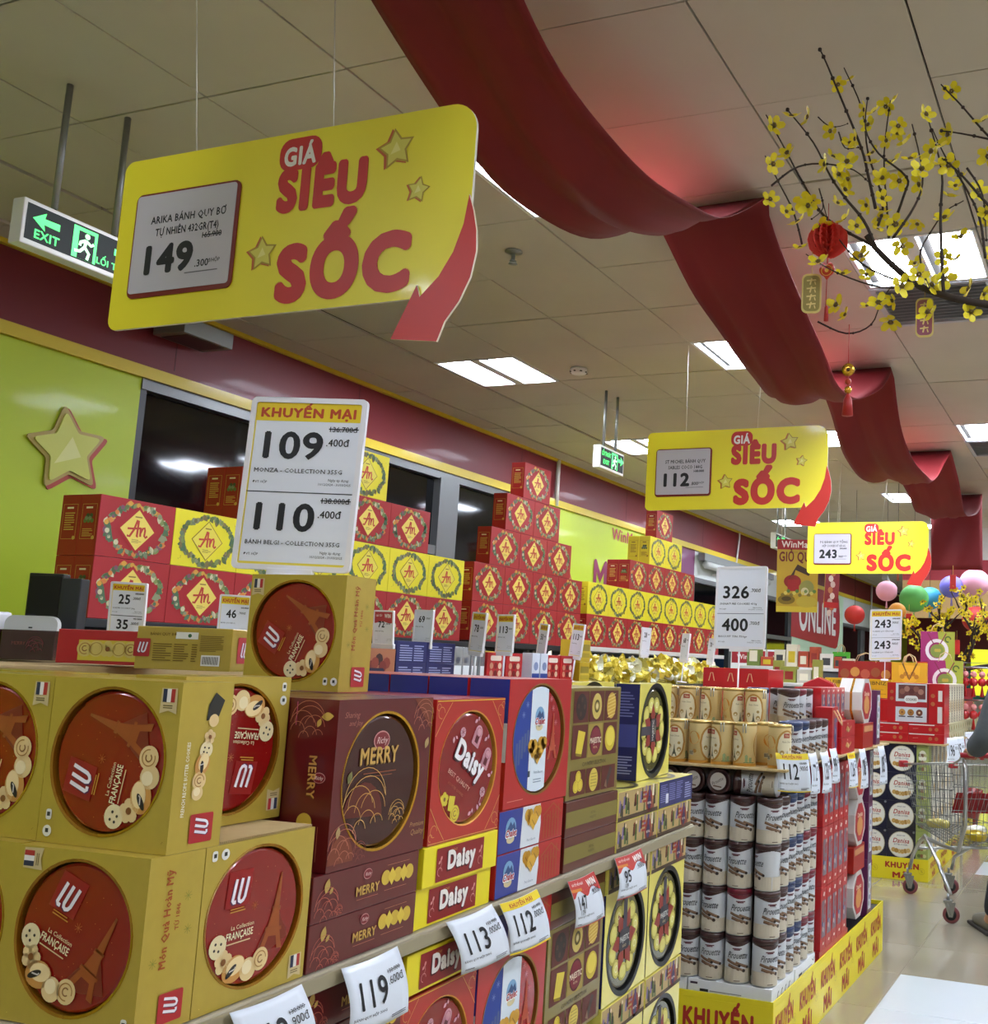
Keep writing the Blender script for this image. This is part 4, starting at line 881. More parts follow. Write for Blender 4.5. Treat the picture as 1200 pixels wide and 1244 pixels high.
an_block('near left stack', 'wreath gift boxes in the near stack', [(2.884, 7, 1.597, [0]*7, 2), (2.884, 7, 1.8325, [0, 1, 1, 1, 1, 1, 1], 2), (3.555, 4, 2.068, [0, 0, 0, 0], 2), (4.2, 1, 2.3035, [1], 1)])
an_block('middle all-red pyramid', 'wreath gift boxes in the middle pyramid', [(5.400, 4, 1.607, 0, 1), (5.400, 4, 1.8425, 0, 1), (5.56, 3, 2.078, 0, 1), (5.715, 2, 2.3135, 0, 1), (5.905, 1, 2.549, 0, 1)])
an_block('right pyramid', 'wreath gift boxes in the right pyramid', [(6.875, 8, 1.6175, 0, 1), (6.875, 8, 1.853, 1, 1), (7.565, 4, 2.0885, 0, 2), (7.93, 2, 2.324, 1, 2), (8.045, 1, 2.5595, 0, 1)])
def unit(y0, y1, z, m_, lb, nm='wall_shelf_unit'):
    r = empty(nm, (ANX, y0, 0)); L = y1-y0
    MB().bbox(-.48, 0, z-.035, .03, L, z-.002, m_, .003).build('shelf', r)
    MB().box(-.48, .02, 0, -.45, L-.02, z-.035, DARK).build('back_panel', r); MB().bbox(-.48, .02, 0, .0, L-.02, .15, DARK).build('base', r)
    for zz in (1.27, .9, .5): MB().bbox(-.45, .02, zz-.03, -.02, L-.02, zz, STEEL, .002).build('shelf', r)
    for yy in (.02, L-.05): MB().box(-.45, yy, .15, -.42, yy+.03, z-.035, STEEL).build('upright', r)
    return tag(r, lb, 'shelf unit')
unit(2.84, 5.36, 1.597, DARK, 'dark wall shelf unit under the near stack of wreath gift boxes')
unit(5.38, 6.83, 1.607, DARK, 'dark wall shelf unit under the middle red pyramid')
unit(6.84, 9.72, 1.6175, WHITEMET, 'white-topped wall shelf unit under the right pyramid')
# ================================================================= CAN DISPLAY
CR, CHT = .0495, .1735
def wrapf(R):
    def f(u, v, z):
        t = u/R; return ((R+z+.0003)*sin(t), -(R+z+.0003)*cos(t), v)
    return f
def make_can(lid, lidname):
    r = MB().lathe([(.001, .001), (CR-.002, .001), (CR, .004), (CR, .152)], mat('can_white', '#cfd3d8', .3, .1, .3, .03, 10), 28).build('wafer_tin')
    MB().lathe([(CR-.001, .152), (CR+.0015, .1535), (CR+.0015, .166), (CR, .1725), (CR-.006, .1735), (CR-.007, .171), (.001, .171)], lid, 28).build('lid', r)
    MB().lathe([(CR+.0002, 0.002), (CR+.0012, .004), (CR, .006)], METAL, 28).build('rim', r)
    a = Art(); a.warp = wrapf(CR)
    for c0 in (0, pi):
        x0 = c0*CR
        n = 14; top = [(x0-.07+.01*i, .152) for i in range(n+1)]; bot = [(x0-.07+.01*i, .143-.007*cos((i-7)*.45)) for i in range(n+1)]
        ps = []; [ps.extend((p, q)) for p, q in zip(bot, top)]; a.put(ps, [(2*i, 2*i+2, 2*i+3, 2*i+1) for i in range(n)], lid, 1)
        a.rect(x0-.076, .005, x0+.076, .055, '#c5bba6', 1, n=14)
        a.rect(x0-.018, .126, x0+.018, .130, '#5a2530', 2, n=4); a.rect(x0-.012, .122, x0+.012, .1255, '#5a2530', 2, n=3)
        a.text('Pirouette', x0+.001, .092, .026, '#23242c', 3, .006, .078, shear=.3)
        for (x, y, L, w_) in ((-.04, .084, .05, .010), (-.004, .078, .048, .010), (-.034, .066, .062, .0115)):
            pts = [(x0+x+L*t, y-.018*t) for t in (0, .33, .66, 1)]; a.stroke(pts, w_, '#6b4f3a', 3); a.stroke([(p[0], p[1]+w_*.18) for p in pts], w_*.3, '#8f7258', 4); a.circ(pts[-1][0], pts[-1][1], w_*.55, '#2a1c16', 5, n=10)
        a.lines(x0+.0, .02, x0+.04, .03, 2, '#a79a84', 2); a.rect(x0-.01, .009, x0+.014, .012, '#5a4a42', 2, n=2)
    obj('label_print', a.mesh('label_print'), r); return r
BRN = mat('lid_brown', '#3f2524', .3, 0, .4); BLU = mat('lid_blue', '#22345c', .3, 0, .4); RDL = mat('lid_red', '#6e1428', .3, 0, .4)
cans = {'brown': make_can(BRN, 'brown'), 'blue': make_can(BLU, 'blue'), 'red': make_can(RDL, 'dark red')}
ROWN = ['bottom row', 'second row up', 'third row up', 'top row']
CGp = 'white wafer tins stacked on the pallet display'
rr = random.Random(21)
lean = [0, .001, -.002, .002]
for z in range(4):
    for k in range(5):
        x = (-1.277, -1.389, -1.492, -1.596, -1.70)[k]
        col = 'red' if (k == 1 and z == 1) else 'brown'
        rot = .15+rr.uniform(-.4, .35) if k else .75 if z != 2 else -.9
        place(cans[col], (x+lean[z]+rr.uniform(-.002, .002), 4.052, .307+.1745*z), rot, f'wafer tin, front of the pallet stack, {ROWN[z]}, {ORD[k]} from the corner', 'tin', CGp)
    for k in range(1, 6 if z < 3 else 6):
        col = ['brown', 'brown', 'blue', 'blue', 'red', 'red', 'brown'][k]
        place(cans[col], (-1.277+rr.uniform(-.002, .002), 4.052+.1045*k+.003, .307+.1745*z), .75+rr.uniform(-.2, .3), f'{col}-lidded wafer tin, aisle side of the stack, {ROWN[z]}, {ORD[k-1]} behind corner', 'tin', CGp)
# pallet base
def banner_art(L, h, reps, x0=0):
    a = Art()
    for i in range(reps):
        x = -L/2+L*(i+.5)/reps; a.text('KHUYẾN', x-.02, .012, h*.27, '#a8281e', 1, .05, min(.30, L/reps*.72)); a.text('MÃI', x-.02, -h*.4, h*.27, '#a8281e', 1, .05, .14)
        a.ring(x+L/reps*.36, -.0, .02, .002, '#b5a01c', 1); a.text('%', x+L/reps*.36, -.01, .022, '#b5a01c', 1, 0)
    return a
def base(x0, x1, y0, y1, h, lb, nrep, nf):
    r = MB().bbox(x0, y0, 0, x1, y1, h-.01, YELCARD, .002).box(x0+.01, y0+.01, h-.01, x1-.01, y1-.01, h-.008, DARK)
    for a_, b_, c_, d_2 in ((x0, y0, x1, y0+.006), (x1-.006, y0+.006, x1, y1), (x0, y1-.006, x1-.006, y1)): r.box(a_, b_, h-.0101, c_, d_2, h+.012, YELCARD)
    r = r.build('pallet_base')
    a = banner_art(y1-y0, h, nrep); obj('banner_print', a.mesh('banner_print'), r, mw=Matrix(((0, 0, 1, x1+EPS), (1, 0, 0, (y0+y1)/2), (0, 1, 0, h/2), (0, 0, 0, 1))))
    a = banner_art(x1-x0, h, nf); obj('banner_print', a.mesh('banner_print'), r, mw=Matrix(((1, 0, 0, (x0+x1)/2), (0, 0, -1, y0-EPS), (0, 1, 0, h/2), (0, 0, 0, 1))))
    return tag(r, lb, 'display base')
base(-2.02, -1.221, 3.995, 6.0, .25, 'yellow KHUYẾN MÃI pallet base under the wafer tins', 6, 2)
tr = MB().bbox(-.17, 0, 0, .17, .3, .062, WHITECARD, .002).build('can_tray')
a = Art(); a.rect(-.12, -.006, -.085, .004, '#23242c', 1); a.rect(-.08, -.003, .05, .001, '#8a8a90', 1); a.rect(-.16, .018, -.13, .026, '#3a2a3a', 1); obj('front_print', a.mesh('front_print'), tr, mw=FM('front', .34, .3, .052))
a = Art(); [a.stroke([(-.08+.05*i, -.012), (-.07+.05*i, .006), (-.06+.05*i, .01)], .006, '#2a2226', 1) for i in range(4)]; obj('side_print', a.mesh('side_print'), tr, mw=FM('right', .34, .3, .052))
for k in range(2): place(tr, (-1.402-.345*k, 4.004, .2425), 0, f'white cardboard tray under the front wafer tins, {"right" if k == 0 else "left"} one', 'tray', 'white trays under the wafer tins')
tr2 = MB().bbox(-.15, 0, 0, .15, .22, .062, WHITECARD, .002).build('can_tray'); a = Art(); a.rect(-.1, -.006, -.05, .004, '#23242c', 1); a.rect(-.04, -.003, .1, .001, '#8a8a90', 1); a.stroke([(.1, .02), (.12, .01), (.14, .02)], .004, '#2a2226', 1); obj('front_print', a.mesh('front_print'), tr2, mw=FM('front', .3, .3, .052))
place(tr2, (-1.2295, 4.46, .2425), pi/2, 'white cardboard tray under the side tins next to the corner tray', 'tray', 'white trays under the wafer tins')
core = MB().bbox(-1.98, 4.125, .307, -1.36, 5.9, 1.0, mat('core_filler_dark', '#4c4338', .8), .004).build('dark_core'); tag(core, 'added dark core keeping gaps dark inside the pallet display', 'carton')  # unseen dark core added so the gaps between tins stay dark
sh = MB().bbox(-2.0, 3.985, 1.108, -1.195, 5.98, 1.117, CARTON, .002); 
sh = sh.build('cardboard_sheet'); tag(sh, 'cardboard sheet shelf above the stacked wafer tins', 'cardboard')
# tins lying under the sheet
def lay(loc, rot, lb): 
    o = dup(cans['brown']); o.location = loc; o.rotation_euler = rot; tag(o, lb, 'tin', 'wafer tins lying under the sheet')
sup = MB().bbox(-1.96, 4.25, 1.003, -1.36, 5.85, 1.107, mat('core_filler_dark'), .004).build('dark_core'); tag(sup, 'dark filler block under the cardboard sheet', 'carton')  # dark filler block behind the lying tins, same material as the core
for k, x in enumerate((-1.483, -1.592, -1.70)):
    o = dup(cans['brown']); o.location = (x, 4.02+.1735, 1.0535); o.rotation_euler = (pi/2, 0, 0); tag(o, f'wafer tin lying on its side with its lid to the front, {ORD[k]} from the right', 'tin', 'wafer tins lying under the sheet')
    a = Art(); a.circ(0, 0, .034, '#c9c2bb', 1); a.text('Pirouette', 0, -.005, .014, '#4a2f2c', 2, 0, .052, shear=.25, rot=.5); a.stroke([(-.02, -.018), (.015, -.022)], .005, '#6b4f3a', 2)
    obj('lid_print', a.mesh('lid_print'), o, mw=Matrix.Translation((0, 0, .1737)))
for k in range(1):
    lay((-1.25-.0, 4.075, 1.0535), (0, -pi/2, .0), 'wafer tin lying sideways under the right end of the sheet')
# tan canisters
TR, TH = .0455, .170
def make_tan(orient):
    r = MB().lathe([(.001, 0), (TR, 0), (TR, .158)], mat('tan_tin', '#e4cc90', .4, .05, .3, .05, 10), 26).build('biscuit_canister')
    MB().lathe([(TR, .157), (TR+.002, .158), (TR+.002, .166), (TR-.001, .170), (.001, .1705)], mat('tan_lid', '#c9ac6a', .25, .6), 26).build('lid', r)
    MB().tube([(TR*sin(.9)+.004, -TR*cos(.9)-.003, .165), (TR*sin(.9)+.005, -TR*cos(.9)-.005, .145), (TR*sin(.9)+.003, -TR*cos(.9)-.003, .13)], .0022, METAL, 5).tube([(TR*sin(1.15)+.004, -TR*cos(1.15)-.003, .165), (TR*sin(1.15)+.005, -TR*cos(1.15)-.005, .145), (TR*sin(1.15)+.003, -TR*cos(1.15)-.003, .13)], .0022, METAL, 5).build('clasp', r)
    a = Art(); a.warp = wrapf(TR); a.rect(-.142, .001, .142, .012, '#c48a2e', 1, n=40)
    a.put([(.044*cos(t)*k-.004, .082+.062*sin(t)*k) for k in (1,) for t in [2*pi*i/20 for i in range(20)]], [tuple(range(20))], '#b58535', 1) if False else None
    for (rx, ry, c, lv) in ((.046, .068, '#b58535', 1), (.038, .061, '#ded4b2', 2)):
        n = 16; ps = []
        for i in range(n+1):
            t = -1+2*i/n; ps += [(rx*t+.0, .08-ry*sqrt(max(0, 1-t*t))), (rx*t+.0, .08+ry*sqrt(max(0, 1-t*t)))]
        a.put(ps, [(2*i, 2*i+2, 2*i+3, 2*i+1) for i in range(n)], c, lv)
    a.rect(-.014, .118, .014, .136, '#a84a35', 3, n=3); a.text('Tôn', 0, .123, .008, '#e6d0a8', 4, .01); a.text('Petits Choux', 0, .1, .007, '#6a5a3a', 3, 0, .04, shear=.2)
    tower(a, .002, .022, .05, '#5a5a44', 3)
    for x, y, r_ in ((-.02, .062, .009), (.02, .075, .006), (.021, .05, .009)): a.circ(x, y, r_, '#a88a4a', 3, n=12)
    a.circ(-.072, .1, .026, '#cf8b2c', 1, n=16); a.circ(-.066, .048, .008, '#b58535', 1, n=12); a.rect(-.095, .03, -.07, .05, '#e0d6b5', 1, n=2); [a.rect(-.093+.003*i, .034, -.0915+.003*i, .048, '#3a3226', 2) for i in range(7)]
    a.poly([(.05, .015), (.062, .015), (.062, .04), (.056, .046), (.05, .04)], '#8a9a6a', 1); a.poly([(.066, .015), (.078, .015), (.078, .034), (.066, .034)], '#8a9a6a', 1); a.rect(.045, .013, .09, .016, '#6a7a4a', 1, n=3)
    a.ring(.118, .08, .028, .004, '#b58535', 1, ry=.05, n=20)
    obj('label_print', a.mesh('label_print'), r); return r
tan = make_tan(0); TG = 'tan biscuit canisters'
for k, (x, rot) in enumerate(((-1.247, .95), (-1.391, -.75), (-1.487, -.7), (-1.584, 1.35), (-1.681, 0.05), (-1.778, .4))):
    place(tan, (x, 4.065, 1.1175), rot, f'tan biscuit canister on the cardboard sheet, front row, {ORD[k]} from the right', 'canister', TG)
place(tan, (-1.333, 4.163, 1.1175), 2.2, 'tan biscuit canister set back in the gap of the front row', 'canister', TG)
lif = MB().bbox(-1.98, 4.235, 1.1175, -1.37, 4.5, 1.246, CARTON, .003).build('riser_carton'); tag(lif, 'carton lifting the rear row of tan canisters', 'carton')
for k, (x, rot) in enumerate(((-1.428, .1), (-1.528, 1.0), (-1.628, -.6), (-1.73, .1), (-1.83, .4))):
    place(tan, (x, 4.295, 1.2465), rot, f'tan biscuit canister of the raised rear row, {ORD[k]} from the right', 'canister', TG)
# upper wafer tins behind, right side
for k in range(5):
    place(cans[['blue', 'blue', 'brown', 'brown', 'brown', 'brown'][k]], (-1.255, 4.235+.103*k, 1.1175), .6+.15*(k % 3), f'{"blue" if k < 2 else "brown"}-lidded wafer tin on the cardboard sheet, {ORD[k]} from the canisters', 'tin', 'wafer tins on the cardboard sheet')
lif2 = MB().bbox(-1.62, 4.52, 1.1175, -1.315, 4.862, 1.243, CARTON, .003).build('riser_carton'); tag(lif2, 'carton lifting the rear wafer tins', 'carton')
for k in range(5):
    x, y = [(-1.52, 4.6), (-1.45, 4.72), (-1.37, 4.58), (-1.37, 4.69), (-1.37, 4.80)][k]
    place(cans[['blue', 'brown', 'brown', 'red', 'brown'][k]], (x, y, 1.2435), .2+.2*(k % 3), f'wafer tin of the raised rear group, {ORD[k]} from the canisters', 'tin', 'wafer tins on the raised carton')
# red cartons standing on the aisle side
def red_pack(w_, d, h, seed):
    r = box('biscuit_carton', w_, d, h, REDCARD); a = Art(); rr = random.Random(seed)
    a.rect(-w_*.34, -h*.3, w_*.34, h*.3, '#7a6a72', 1); 
    for i in range(9): a.circ(rr.uniform(-w_*.25, w_*.25), rr.uniform(-h*.28, h*.28), w_*.12, rr.choice(['#c9b0a0', '#3c4a7a', '#9a3a3a', '#8a8a9a']), 2, n=8)
    a.poly([(-w_*.15, h*.38), (w_*.05, h*.36), (w_*.18, h*.42), (-w_*.05, h*.44)], '#e6dcd0', 1); a.poly([(-w_*.12, -h*.42), (w_*.1, -h*.43), (w_*.16, -h*.39), (-w_*.05, -h*.38)], '#e6dcd0', 1)
    art_on(r, a, 'front', w_, d, h); return r
rp = red_pack(.093, .09, .262, 2)
for z in range(3):
    for k in range(5):
        place(rp, (-1.228, 4.735+.0965*k, .257+.2635*z+.03), pi/2, f'slim red biscuit carton on the aisle side, {["bottom", "middle", "top"][z]} tier, {ORD[k]} from the wafer tins', 'biscuit carton', 'slim red cartons beside the wafer tins')
led = MB().bbox(-1.35, 4.68, .2425, -1.2285, 5.2, .286, REDCARD, .002).build('carton_tray'); tag(led, 'red tray under the slim red cartons', 'tray')
rp2 = red_pack(.09, .13, .15, 5)
for k in range(5): place(rp2, (-1.30-.0*k, 4.92+.094*k, 1.272+.0), pi/2, f'red gift carton in the upper row over the pallet display, {ORD[k]} from the left', 'biscuit carton', 'red cartons of the upper row')
lif3 = MB().bbox(-1.44, 4.87, 1.1175, -1.30, 5.38, 1.2715, REDCARD, .003).build('riser_carton'); tag(lif3, 'red carton lifting the upper row of gift cartons', 'carton')
# handled bag
r = box('gift_bag', .17, .08, .22, REDCARD); a = Art(); a.rect(-.03, -.09, .05, .06, '#5c5a7a', 1); [a.circ(-.02+.015*i, -.06+.03*(i % 4), .014, ['#a83a4a', '#3c4a8a', '#8a8aa0'][i % 3], 2, n=8) for i in range(5)]; art_on(r, a, 'front', .17, .08, .22)
MB().tube([(-.05, -.002, .205), (-.02, -.02, .165), (.015, -.03, .14), (.03, -.025, .165), (.045, -.002, .205)], .0035, mat('rope', '#d8b98a', .8), 6).build('handle', r)
place(r, (-1.218, 4.83, 1.1175), pi/2+.1, 'red gift bag with pale rope handle beside the upper wafer tins', 'gift bag', None)
rx = box('biscuit_box', .27, .12, .075, REDCARD); a = Art(); a.stroke([(-.05, -.004), (-.02, .012), (.02, -.006), (.06, .012)], .006, '#c9a86a', 1); a.circ(-.03, .0, .012, '#b58a4a', 2); a.circ(.0, -.004, .012, '#c9a86a', 2); a.poly([(-.02, .025), (-.008, .02), (-.014, .03)], '#efe6d0', 1); art_on(rx, a, 'front', .27, .12, .075)
for k in range(2): place(rx, (-1.21, 5.06, 1.1175+.076*k), pi/2, f'red flat biscuit box on the cardboard sheet beside the bag, {"upper" if k else "lower"}', 'biscuit box', 'red flat boxes')
def octo(w_, d, h, nm='octagonal_tin'):
    c = .3; pts = [(-w_/2, -h/2+h*c), (-w_/2+w_*c, -h/2), (w_/2-w_*c, -h/2), (w_/2, -h/2+h*c), (w_/2, h/2-h*c), (w_/2-w_*c, h/2), (-w_/2+w_*c, h/2), (-w_/2, h/2-h*c)]
    def pr(k, y0, y1, m_, mb): 
        vs = [(x*k, y0, h/2+z*k) for x, z in pts]+[(x*k, y1, h/2+z*k) for x, z in pts]
        mb.add(vs, [tuple(range(8))]+[(i, (i+1) % 8, 8+(i+1) % 8, 8+i)[::-1] for i in range(8)]+[tuple(range(8, 16))[::-1]], m_)
    mb = MB(); pr(1, 0, d, mat('octo_white', '#d6d3cc', .3, .2, .3), mb); r = mb.build(nm)
    mb = MB(); pr(1.02, d*.4, d*.5, GOLDFOIL, mb); mb.build('band', r)
    a = Art(); a.poly([(x*.82, z*.82) for x, z in pts], '#a8202a', 1); a.poly([(x*.5, z*.4-.02) for x, z in pts], '#c98a4a', 2); a.text('Danisa', 0, h*.12, h*.1, '#e6d0b0', 2, .02, w_*.45); art_on(r, a, 'front', w_, d, h, 'lid_print'); return r
oc = octo(.24, .12, .225)
for k, z in enumerate((.2875, .6395, .8655)): place(oc, (-1.228, 5.42, z), pi/2, f'octagonal white and red tin on the aisle side of the display, {["lowest", "middle", "top"][k]}', 'tin', 'octagonal tins')
rx2 = box('biscuit_box', .24, .12, .125, mat('red_brown_box', '#a3261c', .4)); a = Art(); a.rect(-.1, .02, .1, .05, '#c98a5a', 1); art_on(rx2, a, 'front', .24, .12, .125)
place(rx2, (-1.228, 5.42, .5135), pi/2, 'red box between the lower octagonal tins', 'biscuit box', None)
place(rx2, (-1.21, 5.50, 1.1175), pi/2, 'red box under the octagonal tin on top of the cardboard sheet', 'biscuit box', None)
place(oc, (-1.215, 5.47, 1.2435), pi/2, 'octagonal white and red tin standing at the very top of the pallet display', 'tin', 'octagonal tins')
hm = MB(); 
for i in range(12):
    t0, t1 = pi*i/12, pi*(i+1)/12
    hm.add([(-.11, .07-.07*cos(t0), .1+.05*sin(t0)), (.11, .07-.07*cos(t0), .1+.05*sin(t0)), (.11, .07-.07*cos(t1), .1+.05*sin(t1)), (-.11, .07-.07*cos(t1), .1+.05*sin(t1))], [(0, 1, 2, 3)], REDCARD, True)
purp = box('biscuit_box', .1, .1, .29, mat('violet_card', '#5a1c48', .4, 0, .3)); a = Art(); a.rect(-.03, -.11, .03, .12, '#cfd3d6', 1); [a.circ(.012*(i % 3-1), -.08+.03*i, .014, ['#8a9a8a', '#5a6a8a', '#c9b58a'][i % 3], 2, n=8) for i in range(7)]; art_on(purp, a, 'front', .1, .1, .29)
for k, z in enumerate((.2425, .5335, .8245)): place(purp, (-1.232, 5.69, z), pi/2, f'tall violet and silver biscuit box, {["bottom", "middle", "top"][k]} of its column', 'biscuit box', 'violet biscuit boxes')
place(purp, (-1.22, 5.79, 1.1175), pi/2, 'tall violet and silver biscuit box on the cardboard sheet', 'biscuit box', 'violet biscuit boxes')
barrel = MB().lathe([(.001, 0), (.105, 0), (.11, .01), (.11, .03), (.104, .032), (.104, .1), (.11, .102), (.11, .13), (.001, .132)], mat('barrel_red', '#b5222a', .35, .2, .3), 8, axis='y', c=(0, 0, .115), smooth=False); barrel = barrel.build('octagonal_tin')
MB().lathe([(.112, .028), (.113, .034)], GOLDFOIL, 8, axis='y', c=(0, 0, .115), smooth=False).lathe([(.112, .098), (.113, .104)], GOLDFOIL, 8, axis='y', c=(0, 0, .115), smooth=False).build('band', barrel)
place(rx2, (-1.355, 5.50, 1.1175), pi/2, 'red box under the barrel-shaped tin', 'biscuit box', None)
place(barrel, (-1.458, 5.41, 1.2435), 0.15, 'red and gold barrel-shaped tin lying beside the top octagonal tin', 'tin', None)
# red boxes behind at the rear of the pallet
rear = box('gift_carton', .34, .25, .19, REDCARD); a = Art(); [a.stroke([(x, .03), (x+.01, .07), (x+.02, .07), (x+.03, .03)], .004, '#d8b98a', 1) for x in (-.14, -.04, .06)]; a.rect(-.17, -.02, .17, -.01, '#7a0f14', 1); art_on(rear, a, 'front', .34, .25, .19)
for k in range(3): place(rear, (-1.755, 4.95, 1.1175) if k == 0 else (-1.755, 5.35, 1.1175) if k == 1 else (-1.755, 4.95, 1.3085), 0, f'red carton with printed handles behind the wafer tins, {["front lower", "rear", "front upper"][k]}', 'gift carton', 'red cartons behind the wafer tins')
# ================================================================= HANGING PRICE SIGNS
def frame_from(TL, TR, BL):
    TL, TR, BL = Vector(TL), Vector(TR), Vector(BL); u = (TR-TL); W = u.length; u.normalize(); v = TL-BL; H = v.length; v = (v-u*v.dot(u)).normalized(); n = u.cross(v)
    c = (TR+BL)/2
    return Matrix(((u.x, v.x, n.x, c.x), (u.y, v.y, n.y, c.y), (u.z, v.z, n.z, c.z), (0, 0, 0, 1))), W, H
def slab(pts, t, m_, name, parent=None, mw=None, edge=None, z0=0):
    n = len(pts); mb = MB(); mb.add([(x, y, z0) for x, y in pts], [tuple(range(n))], m_); mb.add([(x, y, z0-t) for x, y in pts], [tuple(range(n))[::-1]], m_)
    mb.add([(x, y, z0) for x, y in pts]+[(x, y, z0-t) for x, y in pts], [(i, n+i, n+(i+1) % n, (i+1) % n) for i in range(n)], edge or m_); return mb.build(name, parent, mw=mw)
def big_sign(cx, y, zc, rz, tilt, l1, l2, l3, price, sub, lb, wires):
    W, H = 1.11, .47
    r = empty('price_sign', (cx, y, zc)); r.rotation_euler = (pi/2, 0, 0); r.rotation_euler = (Matrix.Rotation(rz, 3, 'Z') @ Matrix.Rotation(pi/2, 3, 'X') @ Matrix.Rotation(tilt, 3, 'Z')).to_euler()
    pts = rrect(-W/2, -H/2, W/2, H/2, .045, 6); q = []
    for x, y_ in pts: q.append((x, y_))
    # right lower corner is rounded large
    q = [p for p in rrect(-W/2, -H/2, W/2, H/2, .03, 5) if not (p[0] > 0)]
    tr = [(W/2-.07+.07*cos(t), H/2-.07+.07*sin(t)) for t in [pi/2*i/8 for i in range(9)]]
    br = [(W/2-.15+.15*cos(t), -H/2+.21+.21*sin(t)) for t in [-pi/2+pi/2*i/8 for i in range(9)]]
    outline = br+tr+q
    slab(outline, .008, SIGNYEL, 'board', r, edge=mat('board_edge', '#d9d6c8', .6))
    ar_ = [(W/2-.002, .0), (W/2+.012, -.04), (W/2+.024, -.09), (W/2+.027, -.14), (W/2+.016, -.2), (W/2-.01, -.255), (W/2-.045, -.3), (W/2-.062, -.345), (W/2-.19, -.33), (W/2-.128, -.205), (W/2-.118, -.235), (W/2-.07, -.19), (W/2-.035, -.135), (W/2-.012, -.07)]
    slab(ar_, .006, SIGNRED, 'arrow', r, z0=.007, edge='#e8dcc0')
    a = Art(); P = lambda u, v: (-W/2+u*W, H/2-v*H)
    x, y_ = P(.538, .125); a.poly(rrect(x-.066, y_-.043, x+.066, y_+.043, .035), SIGNRED, 1); a.text('GIÁ', x, y_-.028, .048, '#f4efe6', 3, .045, .10)
    def heavy(t, u, v, h, w_):
        x, y_ = P(u, v); a.text(t, x, y_, h, SIGNRED, 2, .07, w_)
    heavy('SIÊU', .605, .43, .105, .275); heavy('SỐC', .68, .925, .135, .40)
    obj('lettering', a.mesh('lettering'), r, mw=Matrix.Translation((0, 0, .0006)))
    for u, v, R, t in ((.80, .19, .052, .15), (.865, .43, .033, -.2), (.455, .66, .045, .1)):
        x, y_ = P(u, v); s = Art(); s.poly([(p[0]-R*.14, p[1]-R*.02) for p in starpts(0, 0, R*1.05, R*.6, pi/2+t)], '#c8602a', 1); s.poly(starpts(0, 0, R*1.05, R*.58, pi/2+t), '#b59a2a', 2); s.poly(starpts(0, 0, R*.88, R*.47, pi/2+t), '#e0d65a', 3); s.poly([(-.3*R, -.25*R), (.25*R, -.1*R), (0, .35*R)], '#efe88a', 4)
        obj('star', s.mesh('star'), r, mw=Matrix.Translation((x, y_, .0008)))
    # card pocket
    x0, y0 = P(.055, .83); x1, y1 = P(.375, .22)
    rc = slab(rrect(x0, y0, x1, y1, .02), .003, mat('pocket_red', '#7a2018', .4), 'card_frame', r, z0=.0045)
    pk = slab(rrect(x0+.006, y0+.012, x1-.01, y1-.006, .01), .001, mat('card_grey', '#c6c2cb', .35, 0, .6), 'price_card', r, z0=.0065)
    a = Art(); cx_, cy2 = (x0+x1)/2, (y0+y1)/2
    a.text(l1, cx_+.012, cy2+.055, .021, INK, 1, .02, .255); a.text(l2, cx_+.012, cy2+.02, .021, INK, 1, .02, .215); a.text(l3, cx_+.10, cy2-.002, .015, INK, 1, .015); a.rect(cx_+.07, cy2+.003, cx_+.13, cy2+.006, INK, 2)
    a.text(price, cx_-.04, cy2-.08, .076, INK, 1, .045, .165); a.text(sub, cx_+.052, cy2-.078, .019, INK, 1, .02, al='l'); a.text('đ/HỘP', cx_+.115, cy2-.07, .010, INK, 1, .01); a.rect(cx_+.02, cy2-.093, cx_+.13, cy2-.09, '#6a6870', 1)
    obj('card_print', a.mesh('card_print'), pk, mw=Matrix.Translation((0, 0, .0068)))
    tag(r, lb, 'sign')
    Mi = r.matrix_basis.inverted() if False else (Matrix.Translation((cx, y, zc)) @ r.rotation_euler.to_matrix().to_4x4()).inverted()
    for u, top in wires:
        p0 = Vector((-W/2+u*W, H/2-.01, -.004)); p1 = Mi @ Vector(top)
        MB().tube([p0, p0+(p1-p0)*.5, p1], .0016, WHITEMET, 5).build('wire', r)
    return r
big_sign(-1.93, 1.95, 2.555, .0, -.0, 'ARIKA BÁNH QUY BƠ', 'TỰ NHIÊN 432GR(T4)', '165.900', '149', '.300', 'large yellow hanging sign nearest the camera, price 149', [(.22, (-2.30, 1.93, 3.41)), (.62, (-1.86, 1.96, 3.41))])
big_sign(-2.055, 5.65, 2.64, .0, 0, 'ST MICHEL BÁNH QUY', 'SABLES COCO 144G', '138.000', '112', '.800', 'second yellow hanging sign along the cloth, price 112', [(.22, (-2.385, 5.68, 3.41)), (.62, (-1.90, 5.66, 3.41))])
big_sign(-2.10, 9.35, 2.62, .0, 0, 'PG BÁNH QUY TỔNG', 'HỢP COOKIES HT 453.6G', '298.000', '243', '.900', 'third and smallest-looking yellow hanging sign, price 243', [(.25, (-2.35, 9.35, 3.41)), (.62, (-1.90, 9.35, 3.41))])
